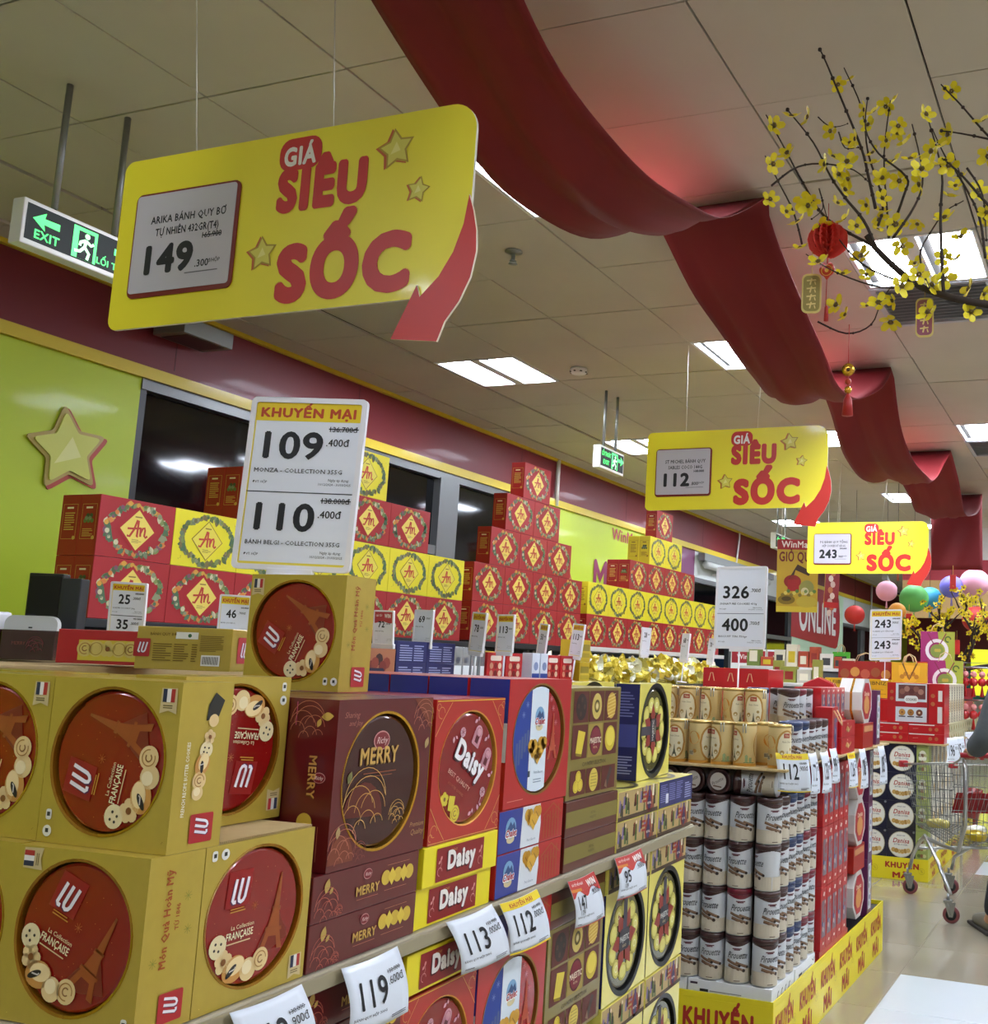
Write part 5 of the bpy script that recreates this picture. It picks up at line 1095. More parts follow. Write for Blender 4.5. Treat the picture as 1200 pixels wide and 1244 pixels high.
# ================================================================= STANDING PRICE BOARDS
def price_board(TL, TR, BL, rows, head, lb, pole=None, name='price_board', smallfoot=True):
    M, W, H = frame_from(TL, TR, BL)
    r = empty(name); r.matrix_world = M; b = .035*W+.002
    slab(rrect(-W/2, -H/2, W/2, H/2, .045*W), .006, WHITEPLA, 'frame', r)
    rim = MB(); o1 = rrect(-W/2, -H/2, W/2, H/2, .045*W); o2 = rrect(-W/2+b, -H/2+b, W/2-b, H/2-b, .02*W); n = len(o1)
    rim.add([(x, y, .003) for x, y in o1]+[(x, y, .003) for x, y in o2]+[(x, y, 0) for x, y in o2]+[(x, y, 0) for x, y in o1], [(i, (i+1) % n, n+(i+1) % n, n+i) for i in range(n)]+[(n+i, n+(i+1) % n, 2*n+(i+1) % n, 2*n+i) for i in range(n)]+[(3*n+i, 3*n+(i+1) % n, (i+1) % n, i) for i in range(n)], WHITEPLA); rim.build('rim', r)
    a = Art(); w_, h_ = W-2*b, H-2*b; a.rect(-w_/2, -h_/2, w_/2, h_/2, mat('card_print_white', '#e2e5ee', .45, 0, .25), 1)
    top = h_/2
    if head == 3:
        hh = h_*.3; a.rect(-w_/2, top-hh, w_/2, top, '#b83a40', 2); a.text('WIN', w_*.22, top-hh*.62, hh*.42, '#f2e8e4', 3, .05, w_*.34); a.text('GIÁ TỐT', -w_*.42, top-hh*.5, hh*.2, '#f2e8e4', 3, .02, w_*.34, 'l'); a.poly([(-w_/2, top-hh)]+[(-w_/2+w_*i/8, top-hh-h_*.03*(1+cos(i*.9))) for i in range(9)]+[(w_/2, top-hh)], '#b83a40', 2); top -= hh*.6
    elif head:
        hh = h_*(.115 if len(rows) > 1 else .17); a.rect(-w_/2, top-hh, w_/2, top, '#e6c81c', 2); a.text('KHUYẾN MẠI', 0, top-hh*.78, hh*.5, '#b8431e', 3, .045, w_*.9)
        a.rect(-w_/2, -h_/2, -w_/2+.012*W, top, '#e6d24a', 2); a.rect(-w_/2, -h_/2, w_/2, -h_/2+.02*W, '#e6d24a', 2); top -= hh
    elif head is None: top -= h_*.16
    if head == 3: a.rect(-w_/2, top-.0, w_/2, top+.0001, '#c23a34', 2)
    rh = (top+h_/2)/len(rows)
    for i, (p, sub, old, desc) in enumerate(rows):
        y1 = top-rh*i; nh = min(rh*.38, w_*.29); px = 0 if len(p) == 3 else .03
        if i: a.rect(-w_/2, y1-.001, w_/2, y1+.001, '#3a3b44', 2)
        a.text(p, -.11*w_ if sub else 0, y1-rh*.14-nh, nh, INK, 3, .028, w_*(.56 if len(p) == 3 else .36)); a.text(sub, w_*.2 if len(p) == 3 else w_*.14, y1-rh*.14-nh*.52, nh*.27, INK, 3, .01, al='l')
        if old: a.text(old, w_*.22, y1-rh*.06-nh*.2, nh*.2, INK, 3, .01, w_*.26, 'l'); a.rect(w_*.21, y1-rh*.06-nh*.12, w_*.49, y1-rh*.06-nh*.08, INK, 4)
        if desc: a.text(desc, -w_*.45, y1-rh*.24-nh*1.28, nh*.16, INK, 3, .008, min(w_*.88, w_*.036*len(desc)), 'l')
        a.text('ĐVT: HỘP', -w_*.45, y1-rh*.88, nh*.09, INK, 3, 0, al='l'); a.text('Ngày áp dụng:', w_*.45, y1-rh*.83, nh*.1, INK, 3, 0, al='r'); a.text('10/12/2024 - 31/03/2025', w_*.47, y1-rh*.89, nh*.09, INK, 3, 0, w_*.3, 'r')
    obj('card', a.mesh('card'), r)
    if pole:
        MB().tube([(0, -H/2+.004, -.003), (0, -H/2-pole, -.003)], .004, PLASTIC if pole < .2 else WHITEPLA, 8).bbox(-.045, -H/2-.012, -.008, .045, -H/2+.004, .004, WHITEPLA, .002).build('pole', r)
        MB().lathe([(.001, 0), (.03, 0), (.03, .006), (.004, .008)], WHITEPLA, 16, axis='y', c=(0, -H/2-pole, -.003)).build('foot', r)
    return tag(r, lb, 'price board')
def sc(p, k): return tuple(Vector((0, 0, 1.5))+(Vector(p)-Vector((0, 0, 1.5)))*k)
K1 = 1.03
price_board(sc((-1.5059, 1.496, 1.9697), K1), sc((-1.2869, 1.5515, 1.9653), K1), sc((-1.5105, 1.4879, 1.6469), K1), [('109', '.400đ', '136.700đ', 'MONZA - COLLECTION 355G'), ('110', '.400đ', '138.000đ', 'BÁNH BELGI - COLLECTION 355G')], 1, 'large white promotion board with prices 109 and 110 over the gold box', .013)
price_board((-1.6524, 4.3679, 1.9417), (-1.4126, 4.3576, 1.943), (-1.6509, 4.3569, 1.5818), [('326', '.700đ', '', 'SIGNATURE COOKIES 410g'), ('400', '.700đ', '', 'BISCUIT TIN 750gr')], None, 'white price board with 326 and 400 above the tan canisters', .33)
K3 = 1.10
price_board(sc((-1.6209, 7.3704, 1.9424), K3), sc((-1.4216, 7.5034, 1.9556), K3), sc((-1.6362, 7.4287, 1.5875), K3), [('243', '.900đ', '298.000', 'PG BÁNH QUY TỔNG HỢP'), ('243', '.900đ', '298.000', 'PG BÁNH QUY TỔNG HỢP')], 1, 'white promotion board with 243 twice above the far cookie pallet', .158)
price_board((-2.6436, 2.1803, 1.6771), (-2.5438, 2.2129, 1.674), (-2.653, 2.193, 1.508), [('25', '.300đ', '30.000', 'GOLDEN COCONUT 240g'), ('35', '.500đ', '42.000', 'COCONUT COOKIES')], 1, 'small yellow-headed price board with 25 and 35 before the near wreath gift boxes', .04)
price_board((-2.7909, 2.7144, 1.6805), (-2.6934, 2.7533, 1.6777), (-2.7991, 2.7235, 1.5209), [('46', '.700đ', '52.000', 'BÁNH QUY BƠ 12')], 1, 'small yellow-headed price board with 46 before the near wreath gift boxes', .04)
for (TL, TR, BL, p, head, lb) in (((-2.38, 2.985, 1.651), (-2.298, 2.987, 1.650), (-2.3815, 2.995, 1.534), '72', 3, 'small price board with red heading and 72, left end of the row'), ((-2.38, 3.214, 1.667), (-2.292, 3.204, 1.6655), (-2.382, 3.213, 1.54), '69', 0, 'small plain price board with 69'),
        ((-2.2653, 3.4127, 1.6732), (-2.1724, 3.3643, 1.6671), (-2.275, 3.4127, 1.5235), '78', 1, 'small yellow-headed price board with 78'), ((-2.299, 3.6391, 1.6761), (-2.2002, 3.6036, 1.6753), (-2.3005, 3.6383, 1.5261), '113', 1, 'small yellow-headed price board with 113, right of the 78 board'),
        ((-2.4735, 4.2786, 1.6704), (-2.3924, 4.2124, 1.6627), (-2.4885, 4.2778, 1.5212), '50', 1, 'yellow-headed price board turned away beside the white and blue packs'), ((-2.3302, 4.3285, 1.6759), (-2.2414, 4.273, 1.6687), (-2.3444, 4.3251, 1.5266), '113', 1, 'small yellow-headed price board with 113 left of the sweets'),
        ((-2.3622, 5.1586, 1.6975), (-2.3588, 5.2635, 1.6969), (-2.3713, 5.158, 1.5478), '28', 0, 'small plain price board with 28 over the left end of the sweets'), ((-2.2613, 5.4775, 1.6817), (-2.1867, 5.4037, 1.677), (-2.2733, 5.4749, 1.5322), '68', 0, 'small plain price board with 68 over the middle of the sweets'), ((-2.3348, 6.0849, 1.6759), (-2.2647, 6.0069, 1.6709), (-2.347, 6.0836, 1.5264), '78', 0, 'small plain price board at the right end of the row')):
    price_board(TL, TR, BL, [(p, '.000đ', '', 'BÁNH QUY 200g')], head, lb, BL[2]-1.412)
# red heading on the 72 board is a printed band
# ================================================================= PAPER PRICE CARDS ON THE SHELF EDGE
def hang_card(s0, s1, ztop, zbot, skew, style, p, sub, old, lb, loc=None, rz=None, w_=None):
    """paper card clipped to the rail; origin top centre, local x along shelf"""
    W = w_ or s1-s0; H = ztop-zbot; ny = 10
    def bend(u, v, n_=0):  # v from 0 (top) to -H
        t = -v/H; return (u+skew*t+.004*sin(2.5*t), -.004-.012*sin(pi*t*.9)-.010*t*t*(1+u/W)-n_, v-.004*cos(u/W*3))
    mb = MB(); vs = []; nx = 8
    for j in range(ny+1):
        for i in range(nx+1): vs.append(bend(-W/2+W*i/nx, -H*j/ny))
    mb.add(vs, [(j*(nx+1)+i, (j+1)*(nx+1)+i, (j+1)*(nx+1)+i+1, j*(nx+1)+i+1) for j in range(ny) for i in range(nx)], mat('card_paper', '#dfe6f0', .4, 0, .35), True)
    r = mb.build('price_card'); r.modifiers.new('s', 'SOLIDIFY').thickness = .0006
    a = Art(); a.warp = lambda x, y, z: bend(x, y, z*.9+.0008)
    def grid(x0, y0, x1, y1, c, lv):
        nx_, ny_ = 8, max(1, int((y1-y0)/H*10)); ps = [(x0+(x1-x0)*i/nx_, y0+(y1-y0)*j/ny_) for j in range(ny_+1) for i in range(nx_+1)]
        a.put(ps, [(j*(nx_+1)+i, j*(nx_+1)+i+1, (j+1)*(nx_+1)+i+1, (j+1)*(nx_+1)+i) for j in range(ny_) for i in range(nx_)], c, lv)
    k = H/.1
    if style == 'y': grid(-W/2, -.016*k, W/2, 0, '#ecd21c', 1); grid(-W/2, -H, W/2, -H+.0035, '#ecd21c', 1); a.text('KHUYẾN MẠI', .0, -.0125*k, .008*k, '#b8431e', 2, .03, W*.6)
    if style == 'r':
        grid(-W/2, -.024*k, W/2, 0, '#c23a34', 1); n = 14; ps = []
        for i in range(n+1): u = -W/2+W*i/n; ps += [(u, -.024*k), (u, -.03*k-.008*k*cos(i*.9))]
        a.put(ps, [(2*i, 2*i+1, 2*i+3, 2*i+2) for i in range(n)], '#c23a34', 1); grid(-W/2, -.024*k, -W*.12, -.018*k, '#d8862a', 2)
        a.text('WIN', W*.26, -.021*k, .014*k, '#f2e8e4', 2, .06, W*.3); a.text('GIÁ TỐT MỖI NGÀY', -W*.42, -.012*k, .005*k, '#f2e8e4', 2, .02, W*.42, 'l'); grid(-W/2, -H, W/2, -H+.002, '#c23a34', 1)
    yb = -.062*k if style != 'r' else -.058*k
    a.text(p, -W*(.08 if style != 'r' else .2), yb-.004*k, .042*k if style != 'r' else .03*k, INK, 2, .015, W*(.46 if style != 'r' else .3 if len(p) == 3 else .24)); a.text(sub, W*.18, yb+.018*k, .012*k, INK, 2, 0, W*.26, 'l')
    a.text(old, W*.2, yb+.034*k, .006*k, INK, 2, 0, W*.22, 'l'); a.rect(W*.19, yb+.0365*k, W*.43, yb+.0372*k, INK, 3)
    if style == 'r': a.text(str(int(p)+14+18*(len(p) == 3)), -W*.25, yb-.016*k, .011*k, INK, 2, 0)
    a.text('BÁNH QUY HỘP 300G', -W*.44, -.08*k, .0045*k, INK, 2, .005, W*.55, 'l'); a.lines(W*.2, -.094*k, W*.44, -.088*k, 2, '#5a5a66', 2); a.lines(-W*.44, -.094*k, -W*.25, -.09*k, 1, '#5a5a66', 2)
    obj('card_print', a.mesh('card_print'), r); 
    if loc: r.location = loc; r.rotation_euler.z = rz
    else: r.location = G((s0+s1)/2, .0155, ztop); r.rotation_euler.z = RF
    return tag(r, lb, 'price card', 'paper price cards')
hang_card(.055, .19, 1.046, .95, .02, 'n', '112', '.900đ', '130.000', 'white price card below the gold boxes, cut off by the bottom of the photo')
hang_card(.276, .415, 1.045, .945, .012, 'n', '119', '.600đ', '150.000', 'white price card with 119 under the maroon boxes')
hang_card(.555, .71, 1.052, .955, .045, 'n', '113', '.000đ', '122.900', 'white price card with 113 under the yellow flat boxes')
hang_card(.738, .888, 1.047, .946, .035, 'y', '112', '.000đ', '145.000', 'yellow-headed price card with 112 under the tricolour boxes')
hang_card(1.03, 1.165, 1.036, .933, .032, 'r', '147', '.900đ', '179.000', 'red-headed price card with 147 under the brown boxes')
hang_card(1.285, 1.45, 1.045, .949, .004, 'r', '95', '.900đ', '109.000', 'red-headed price card with 95 under the patterned boxes')
for (x, y, z, w_, h, st, p, lb, rz) in ((-1.195, 4.05, 1.18, .13, .145, 'y', '112', 'yellow-headed price card with 112 at the corner of the cardboard sheet', .55), (-1.188, 4.32, 1.165, .09, .165, 'n', '172', 'first white price card on the pallet edge after the 112 card', 1.5), (-1.188, 4.51, 1.158, .10, .17, 'n', '133', 'second white price card on the pallet edge, price 133', 1.5),
        (-1.188, 4.66, 1.165, .09, .15, 'n', '99', 'third white price card on the pallet edge', 1.5), (-1.188, 5.00, 1.125, .10, .16, 'y', '126', 'yellow-headed price card hanging over the slim red cartons', 1.45), (-1.188, 5.24, 1.13, .10, .19, 'n', '108', 'tilted white price card beside the octagonal tins', 1.5), (-1.185, 5.68, 1.12, .10, .2, 'n', '185', 'white price card on the violet boxes at the pallet end', 1.45)):
    hang_card(0, 0, z, z-h, 0.01, st, p, '.900đ', '150.000', lb, (x, y, z), rz, w_)
# ================================================================= LOW DISPLAY BETWEEN THE UNITS
r = empty('display_table', (-2.3, 2.0, 0)); MB().bbox(-.45, .83, 1.36, .03, 4.55, 1.40, DARK, .003).build('top', r); MB().bbox(-.42, .85, 0, -.02, 4.5, 1.36, mat('table_grey', '#4a4b4d', .5), .003).build('body', r)
tag(r, 'dark display table carrying the small boards and sweets', 'display table')
nb = box('biscuit_box', .17, .12, .075, NAVY); a = Art(); a.lines(-.07, -.03, -.0, .028, 7, '#9aa0cc'); a.lines(.01, -.03, .07, .028, 7, '#9aa0cc'); art_on(nb, a, 'front', .17, .12, .075)
for k in range(2):
    for z in range(2): place(nb, (-2.30, 3.105+.172*k, 1.401+.0745*z), pi/2, f'flat navy biscuit box with white print, {"upper" if z else "lower"} {"right" if k else "left"} of four', 'biscuit box', 'navy boxes on the low display')
mbx = box('biscuit_box', .17, .12, .12, mat('peach_card', '#a86a4a', .4)); a = Art(); [a.circ(.0+.02*(i-2), .0+.012*(i % 3), .02, ['#7a2a22', '#8a3a2a', '#3a1c1a'][i % 3], 1+(i % 2), n=8) for i in range(5)]; a.poly(rrect(-.06, -.04, .03, -.005, .01), '#1c1a3a', 3); a.text('MAJESTIC', -.015, -.028, .012, '#d8d0c0', 4, .01); art_on(mbx, a, 'front', .17, .12, .12)
place(mbx, (-2.30, 2.93, 1.401), pi/2, 'peach biscuit box with dark label left of the navy boxes', 'biscuit box', None)
sl = box('biscuit_pack', .05, .05, .14, mat('silver_foil', '#b8bcc0', .25, .6, 0, .1, 60)); a = Art(); a.rect(-.02, -.05, .02, .0, '#dfe3e6', 1); a.circ(.0, .02, .012, '#5a5e6a', 2); art_on(sl, a, 'front', .05, .05, .14)
for k in range(4): place(sl, (-2.31, 3.40+.055*k, 1.401), pi/2+.1*(k-1), f'small silver snack pack, {ORD[k]} from the navy boxes', 'snack pack', 'silver snack packs')
yb_ = box('biscuit_box', .13, .08, .13, mat('mustard_card', '#b59a28', .4)); place(yb_, (-2.38, 3.70, 1.401), pi/2, 'mustard yellow biscuit box behind the red boxes', 'biscuit box', None)
rb = box('biscuit_box', .125, .09, .125, REDCARD); a = Art(); [a.circ(-.03+.03*(i % 3), -.02+.03*(i//3), .013, ['#c98a6a', '#7a1414', '#e0c0a0'][i % 3], 1, n=8) for i in range(6)]; a.poly(rrect(-.04, .03, .04, .05, .008), '#e0d0c0', 2); art_on(rb, a, 'front', .125, .09, .125)
for k, y in enumerate((3.66, 3.80, 4.12, 4.25)): place(rb, (-2.31, y+.0, 1.401), pi/2, f'small dark red biscuit box on the low display, {ORD[k]} from the left', 'biscuit box', 'small red boxes on the low display')
wb = box('snack_pack', .06, .05, .13, mat('milky_pack', '#cfd6e2', .35)); a = Art(); a.rect(-.03, -.065, .03, -.02, '#1f3c8a', 1); a.circ(0, .01, .018, '#7a8ab0', 2); art_on(wb, a, 'front', .06, .05, .13)
for k in range(2): place(wb, (-2.29, 3.94+.07*k, 1.401), pi/2, f'white and blue snack pack, {"right" if k else "left"} of the two between red boxes', 'snack pack', 'white and blue snack packs')
# wrapped sweets
def sweet(m_, seed):
    rr = random.Random(seed); mb = MB(); n = 8; pr = [(.055, -.075), (.035, -.055), (.008, -.042), (.03, -.03), (.038, 0), (.03, .03), (.008, .042), (.036, .056), (.058, .078)]
    vs = []
    for r_, h in pr:
        for k in range(n): t = 2*pi*k/n; q = r_*rr.uniform(.7, 1.2); vs.append((h+rr.uniform(-.006, .006), q*cos(t)*.8, q*sin(t)*.8+.035))
    fs = [(i*n+k, i*n+(k+1) % n, (i+1)*n+(k+1) % n, (i+1)*n+k) for i in range(len(pr)-1) for k in range(n)]
    return mb.add(vs, fs, m_).build('wrapped_sweet')
sw = [sweet(mat('gold_wrap', '#d9c64a', .25, .25, .5, .2, 60), 1), sweet(mat('clear_wrap', '#e2e2cc', .2, .1, .7, .15, 50), 2), sweet(mat('gold_wrap'), 3), sweet(mat('olive_wrap', '#b8ad5a', .25, .2, .4, .3, 50), 4)]
rr = random.Random(8); cnt = 0
for row in range(5):
    for k in range(24):
        y = 4.52+.078*k+rr.uniform(-.02, .02); 
        if y > 6.3: continue
        x = -2.30-.07*row+rr.uniform(-.012, .012); z = 1.405+(0, .035, .06, .06, .03)[row]+rr.uniform(0, .03)
        si = rr.randrange(4)
        o = place(sw[si], (x, y, z), rr.uniform(0, 6.28), f'{["gold", "clear", "bright gold", "olive gold"][si]} wrapped sweet in the {["front", "second", "third", "fourth", "back"][row]} line of the heap behind the canisters', 'sweet', 'wrapped sweets heaped on the low display', (rr.uniform(-.3, .3), rr.uniform(-.3, .3)))
        o.scale = (.72, .72, .8)
bed = MB(); rr = random.Random(2)
vs = []; 
for i in range(40):
    for j in range(9):
        vs.append((-2.66+.38*j/8, 4.48+1.88*i/39, 1.402+.045*sin(pi*j/8)*(.7+.3*rr.random())))
bed.add(vs, [(i*9+j, i*9+j+1, (i+1)*9+j+1, (i+1)*9+j) for i in range(39) for j in range(8)], mat('olive_wrap')); tag(bed.build('wrapped_sweets'), 'bed of gold wrapped sweets under the heap', 'sweets', kind='stuff')
gbx = box('sweet_box', .12, .1, .1, mat('gold_carton', '#c9ae1f', .3, .3, .2)); a = Art(); a.rect(-.05, .0, .05, .03, '#8a7a1a', 1); a.rect(-.05, -.03, .05, -.01, '#a8941c', 1); art_on(gbx, a, 'front', .12, .1, .1)
for z in range(2): place(gbx, (-2.30, 4.40, 1.401) if not z else (-2.30, 4.40, 1.502), pi/2+.1, f'square gold sweet box left of the wrapped sweets, {"upper" if z else "lower"}', 'sweet box', 'square gold sweet boxes')
# left counter things
r = empty('counter', (-3.2, 2.4, 0)); MB().bbox(-.55, -.2, 1.46, .5, .42, 1.5, WHITECARD, .004).build('top', r); MB().bbox(-.52, -.17, 0, .46, .38, 1.46, mat('table_grey'), .004).build('body', r); tag(r, 'pale counter at the left edge below the wreath gift boxes', 'counter')
r = empty('monitor', (-3.47, 2.62, 1.502)); r.rotation_euler.z = .35; MB().bbox(-.06, -.02, 0, .06, .02, .235, BLACK, .004).build('housing', r); MB().box(-.054, -.0215, .02, .054, -.0205, .225, mat('screen_black', '#050506', .08)).build('screen', r); MB().bbox(.062, -.03, 0, .13, .02, .22, mat('dark_plastic', '#1a1b1e', .5), .004).build('side_panel', r); tag(r, 'black upright monitor panel at the left edge', 'monitor')
r = empty('card_reader', (-3.535, 2.5, 1.502)); MB().bbox(-.05, -.03, 0, .03, .03, .095, WHITEPLA, .01).build('housing', r); MB().lathe([(.015, -.031), (.02, -.031), (.02, -.033), (.015, -.033)], STEEL, 20, axis='y', c=(-.01, 0, .05)).build('ring', r); tag(r, 'small white device with round dial at the left edge', 'device')
r = empty('chair', (-3.40, 2.52, 1.502)); r.rotation_euler.z = .35; slab(rrect(-.09, 0, .09, .085, .03), .02, mat('grey_plastic', '#b0aeaa', .5), 'back_panel', r, Matrix(((1, 0, 0, 0), (0, 0, -1, 0), (0, 1, 0, 0), (0, 0, 0, 1)))); MB().cbox((0, -.001, .045), (.012, .002, .005), BLACK).build('emblem', r); tag(r, 'rounded pale grey plastic plate standing at the left edge', 'panel'); r.name = 'plastic_panel'
# ================================================================= FAR PALLET
base(-2.35, -1.309, 8.05, 10.6, .146, 'far yellow KHUYẾN MÃI pallet base under the navy cookie boxes', 5, 3)
nd = box('cookie_carton', .213, .2, .206, mat('deep_navy', '#14142e', .35, 0, .3, .05, 20)); a = Art(); a.circ(0, 0, .094, '#b8b090', 1, n=28); a.circ(0, 0, .089, '#e2e0d2', 2, n=28); a.text('Danisa', 0, .012, .034, '#a8322a', 3, .02, .12, shear=.25); a.text('BUTTER COOKIES', 0, -.006, .011, '#3a3a5a', 3, .015, .1); a.text('SINCE 1947', 0, .06, .009, '#3a3a5a', 3, .01)
for i in range(6): a.circ(-.055+.022*i, -.04-.012*(1-abs(i-2.5)/2.5), .017, ['#c9a25a', '#b58a3e', '#d8ba7a'][i % 3], 4+(i % 2), n=12); a.ring(-.055+.022*i, -.04-.012*(1-abs(i-2.5)/2.5), .007, .002, '#8a6428', 6, n=10)
a.circ(.094, .092, .009, '#7a7a80', 1, n=10); art_on(nd, a, 'front', .213, .2, .206)
for z in range(4):
    for k in range(3): place(nd, (-1.513-.2145*k, 8.055, .149+.2085*z), 0, f'navy carton with round cookie picture, {["bottom", "second", "third", "top"][z]} tier, {ORD[k]} from the right', 'cookie carton', 'navy cookie cartons on the far pallet')
gs_ = box('cookie_carton', .09, .12, .206, mat('green_card', '#97a35a', .4)); a = Art(); a.circ(0, .02, .03, '#d8d8c0', 1, .045); [a.circ(-.02+.02*(i % 3), -.07+.05*(i//3), .014, ['#5c6a2e', '#8a5a3a', '#c9c98a'][i % 3], 1, n=8) for i in range(9)]; art_on(gs_, a, 'front', .09, .12, .206)
for z in range(4): place(gs_, (-1.360, 8.058, .149+.2085*z), 0, f'green patterned narrow carton at the pallet corner, {["bottom", "second", "third", "top"][z]} tier', 'cookie carton', 'green narrow cartons')
sd = box('cookie_carton', .20, .1, .206, mat('black_white_card', '#c9c6b8', .4)); a = Art(); [a.rect(-.1, -.1+.016*i, -.088, -.092+.016*i, '#1a1a1e', 1) for i in range(13)]; a.rect(-.088, -.1, -.075, .1, '#1f1f2a', 1); a.circ(.02, .0, .05, '#ece6d0', 2, .09); a.circ(.02, -.02, .03, '#c9a868', 3, .04); a.rect(.085, -.1, .099, .1, '#2a2a33', 1); art_on(sd, a, 'front', .2, .1, .206)
for z in range(4):
    for k in range(8): place(sd, (-1.3145, 8.29+.202*k, .149+.2085*z), pi/2, f'pale black-edged carton on the far pallet side, {["bottom", "second", "third", "top"][z]} tier, {ORD[k]} from the corner', 'cookie carton', 'pale cartons on the far pallet side')
fc = MB().bbox(-2.3, 8.27, .149, -1.43, 10.5, .98, mat('core_filler_dark'), .004).build('dark_core'); tag(fc, 'dark filler block inside the far pallet', 'carton')  # dark filler core behind the stacked cartons
fs_ = MB().bbox(-2.32, 8.03, .984, -1.19, 10.58, .996, CARTON, .002).build('cardboard_sheet'); tag(fs_, 'cardboard sheet on top of the far pallet cartons', 'cardboard')
fr = box('cookie_carton', .265, .25, .068, REDCARD); a = Art(); a.rect(-.13, .026, .06, .0335, '#d8cfc8', 1); a.circ(.03, .0, .014, '#b5653a', 1, n=12); a.circ(.075, .0, .014, '#b5653a', 1, n=12); a.stroke([(-.1, .0), (-.06, .003)], .002, '#d8a090', 1); art_on(fr, a, 'front', .265, .25, .068)
for z in range(2):
    for k in range(2): place(fr, (-1.335-.2665*k, 8.06, .9975+.069*z), 0, f'flat red cookie carton on the far pallet, {"upper" if z else "lower"} {"left" if k else "right"}', 'cookie carton', 'flat red cartons on the far pallet')
ck = box('cookie_carton', .43, .25, .30, REDCARD); a = Art(); a.rect(-.15, -.14, .085, .145, '#c9d2d6', 1); a.rect(-.13, .03, .075, .135, '#6a3a38', 2); [a.circ(-.1+.035*i, .085+.02*(i % 2), .022, ['#8a5a4a', '#a87a6a', '#5c2a28'][i % 3], 3, n=10) for i in range(5)]
a.rect(-.15, -.03, .085, .01, '#a81e26', 3); a.poly(rrect(-.085, -.0, .02, .055, .025), '#e2e2dc', 4); a.text('COOKIES', -.032, .018, .018, '#3a2a2a', 5, .02, .08)
for i, c in enumerate(('#b5823a', '#9a6a2a', '#6a3a2a')): a.circ(-.1+.065*i, -.07, .025, c, 4, n=16); a.circ(-.1+.065*i, -.07, .008, '#e0c890' if i == 2 else '#7a4a1a', 5, n=8); a.rect(-.125+.065*i, -.105, -.075+.065*i, -.097, '#3a2622', 5)
a.rect(.09, -.145, .1, .145, '#7a0f16', 2); [a.circ(.13, -.0+.06*i, .016, '#b5653a', 2, n=12) for i in range(2)]; a.rect(.165, -.14, .2, -.02, '#d8d4cf', 2); a.rect(.17, .02, .2, .1, '#e0dad4', 2); [a.circ(-.18, .08-.05*i, .014, '#b5653a', 2, n=12) for i in range(2)]
art_on(ck, a, 'front', .43, .25, .30); place(ck, (-1.425, 8.1, 1.1365), 0, 'large red and white cookie carton on top of the far pallet', 'cookie carton', None)
up = box('cookie_carton', .14, .12, .3, mat('cream_card', '#c8c3a8', .4)); a = Art(); [a.rect(-.07, -.145+.02*i, -.05, -.135+.02*i, '#1a1a1e', 1) for i in range(14)]; a.circ(.01, 0, .04, '#e6e0c8', 1, .11); a.circ(.01, -.02, .025, '#b59a5a', 2, .05); a.rect(.055, -.14, .069, .14, '#2a2a33', 1); art_on(up, a, 'front', .14, .12, .3)
for k in range(6): place(up, (-1.215, 8.45+.142*k, 1.137), pi/2, f'upright black and cream carton above the far pallet side, {ORD[k]} from the left', 'cookie carton', 'upright black and cream cartons')
lw = box('cookie_carton', .26, .1, .068, mat('olive_cream_card', '#b9b48c', .4)); a = Art(); [a.circ(-.1+.04*i, 0, .018, ['#8a9a5a', '#e0dcc0', '#a88a4a'][i % 3], 1, n=8) for i in range(6)]; art_on(lw, a, 'front', .26, .1, .068)
for z in range(2):
    for k in range(7): place(lw, (-1.205, 8.45+.263*k, .9975+.069*z), pi/2, f'flat olive and cream carton on the far pallet edge, {"upper" if z else "lower"} row, {ORD[k]}', 'cookie carton', 'flat olive cartons')
for k, (y, z) in enumerate(((8.25, 1.04), (8.62, 1.03), (9.3, 1.04))): hang_card(0, 0, z, z-.2, 0, 'n', ['196', '185', '203'][k], '.900đ', '', f'small white price card on the far pallet, {ORD[k]} from the left', (-1.183, y, z), 1.1, .15)
# boxes and bags behind the cans / on the far pallet
lb_ = box('biscuit_box', .29, .16, .2, mat('mustard_bright', '#d0a312', .4)); a = Art(); a.text('LEIBNIZ', 0, .04, .04, '#4a3a10', 1, .01, .2); a.text('BUTTER BISCUITS', 0, -.02, .014, '#4a3a10', 1, 0, .15); a.rect(-.1, -.06, .1, -.055, '#8a6a10', 1); art_on(lb_, a, 'front', .29, .16, .2)
lb_s = (.9, .9, .75)
for k in range(2):
    o = place(lb_, (-2.145+.275*k, 8.66+.07*k, 1.30), .12, f'mustard yellow biscuit box with dark lettering, {"right" if k else "left"} one', 'biscuit box', 'mustard yellow biscuit boxes'); o.scale = lb_s
cr = MB().bbox(-2.31, 8.6, .9975, -1.72, 9.4, 1.295, REDCARD, .003).build('gift_carton'); tag(cr, 'red carton under the mustard yellow boxes', 'carton')
def bag(w_, d, h, m_, lb, loc, rz, deco, cat='gift bag', group=None):
    r = box('gift_bag', w_, d, h, m_); a = Art(); deco(a, w_, h); art_on(r, a, 'front', w_, d, h)
    for yy in (.0, d): MB().tube([(-.2*w_, yy, h-.01), (-.14*w_, yy-.002, h+.05), (0, yy-.002, h+.075), (.14*w_, yy-.002, h+.05), (.2*w_, yy, h-.01)], .003, mat('rope'), 5).build('handle', r)
    r.location = loc; r.rotation_euler.z = rz; return tag(r, lb, cat, group)
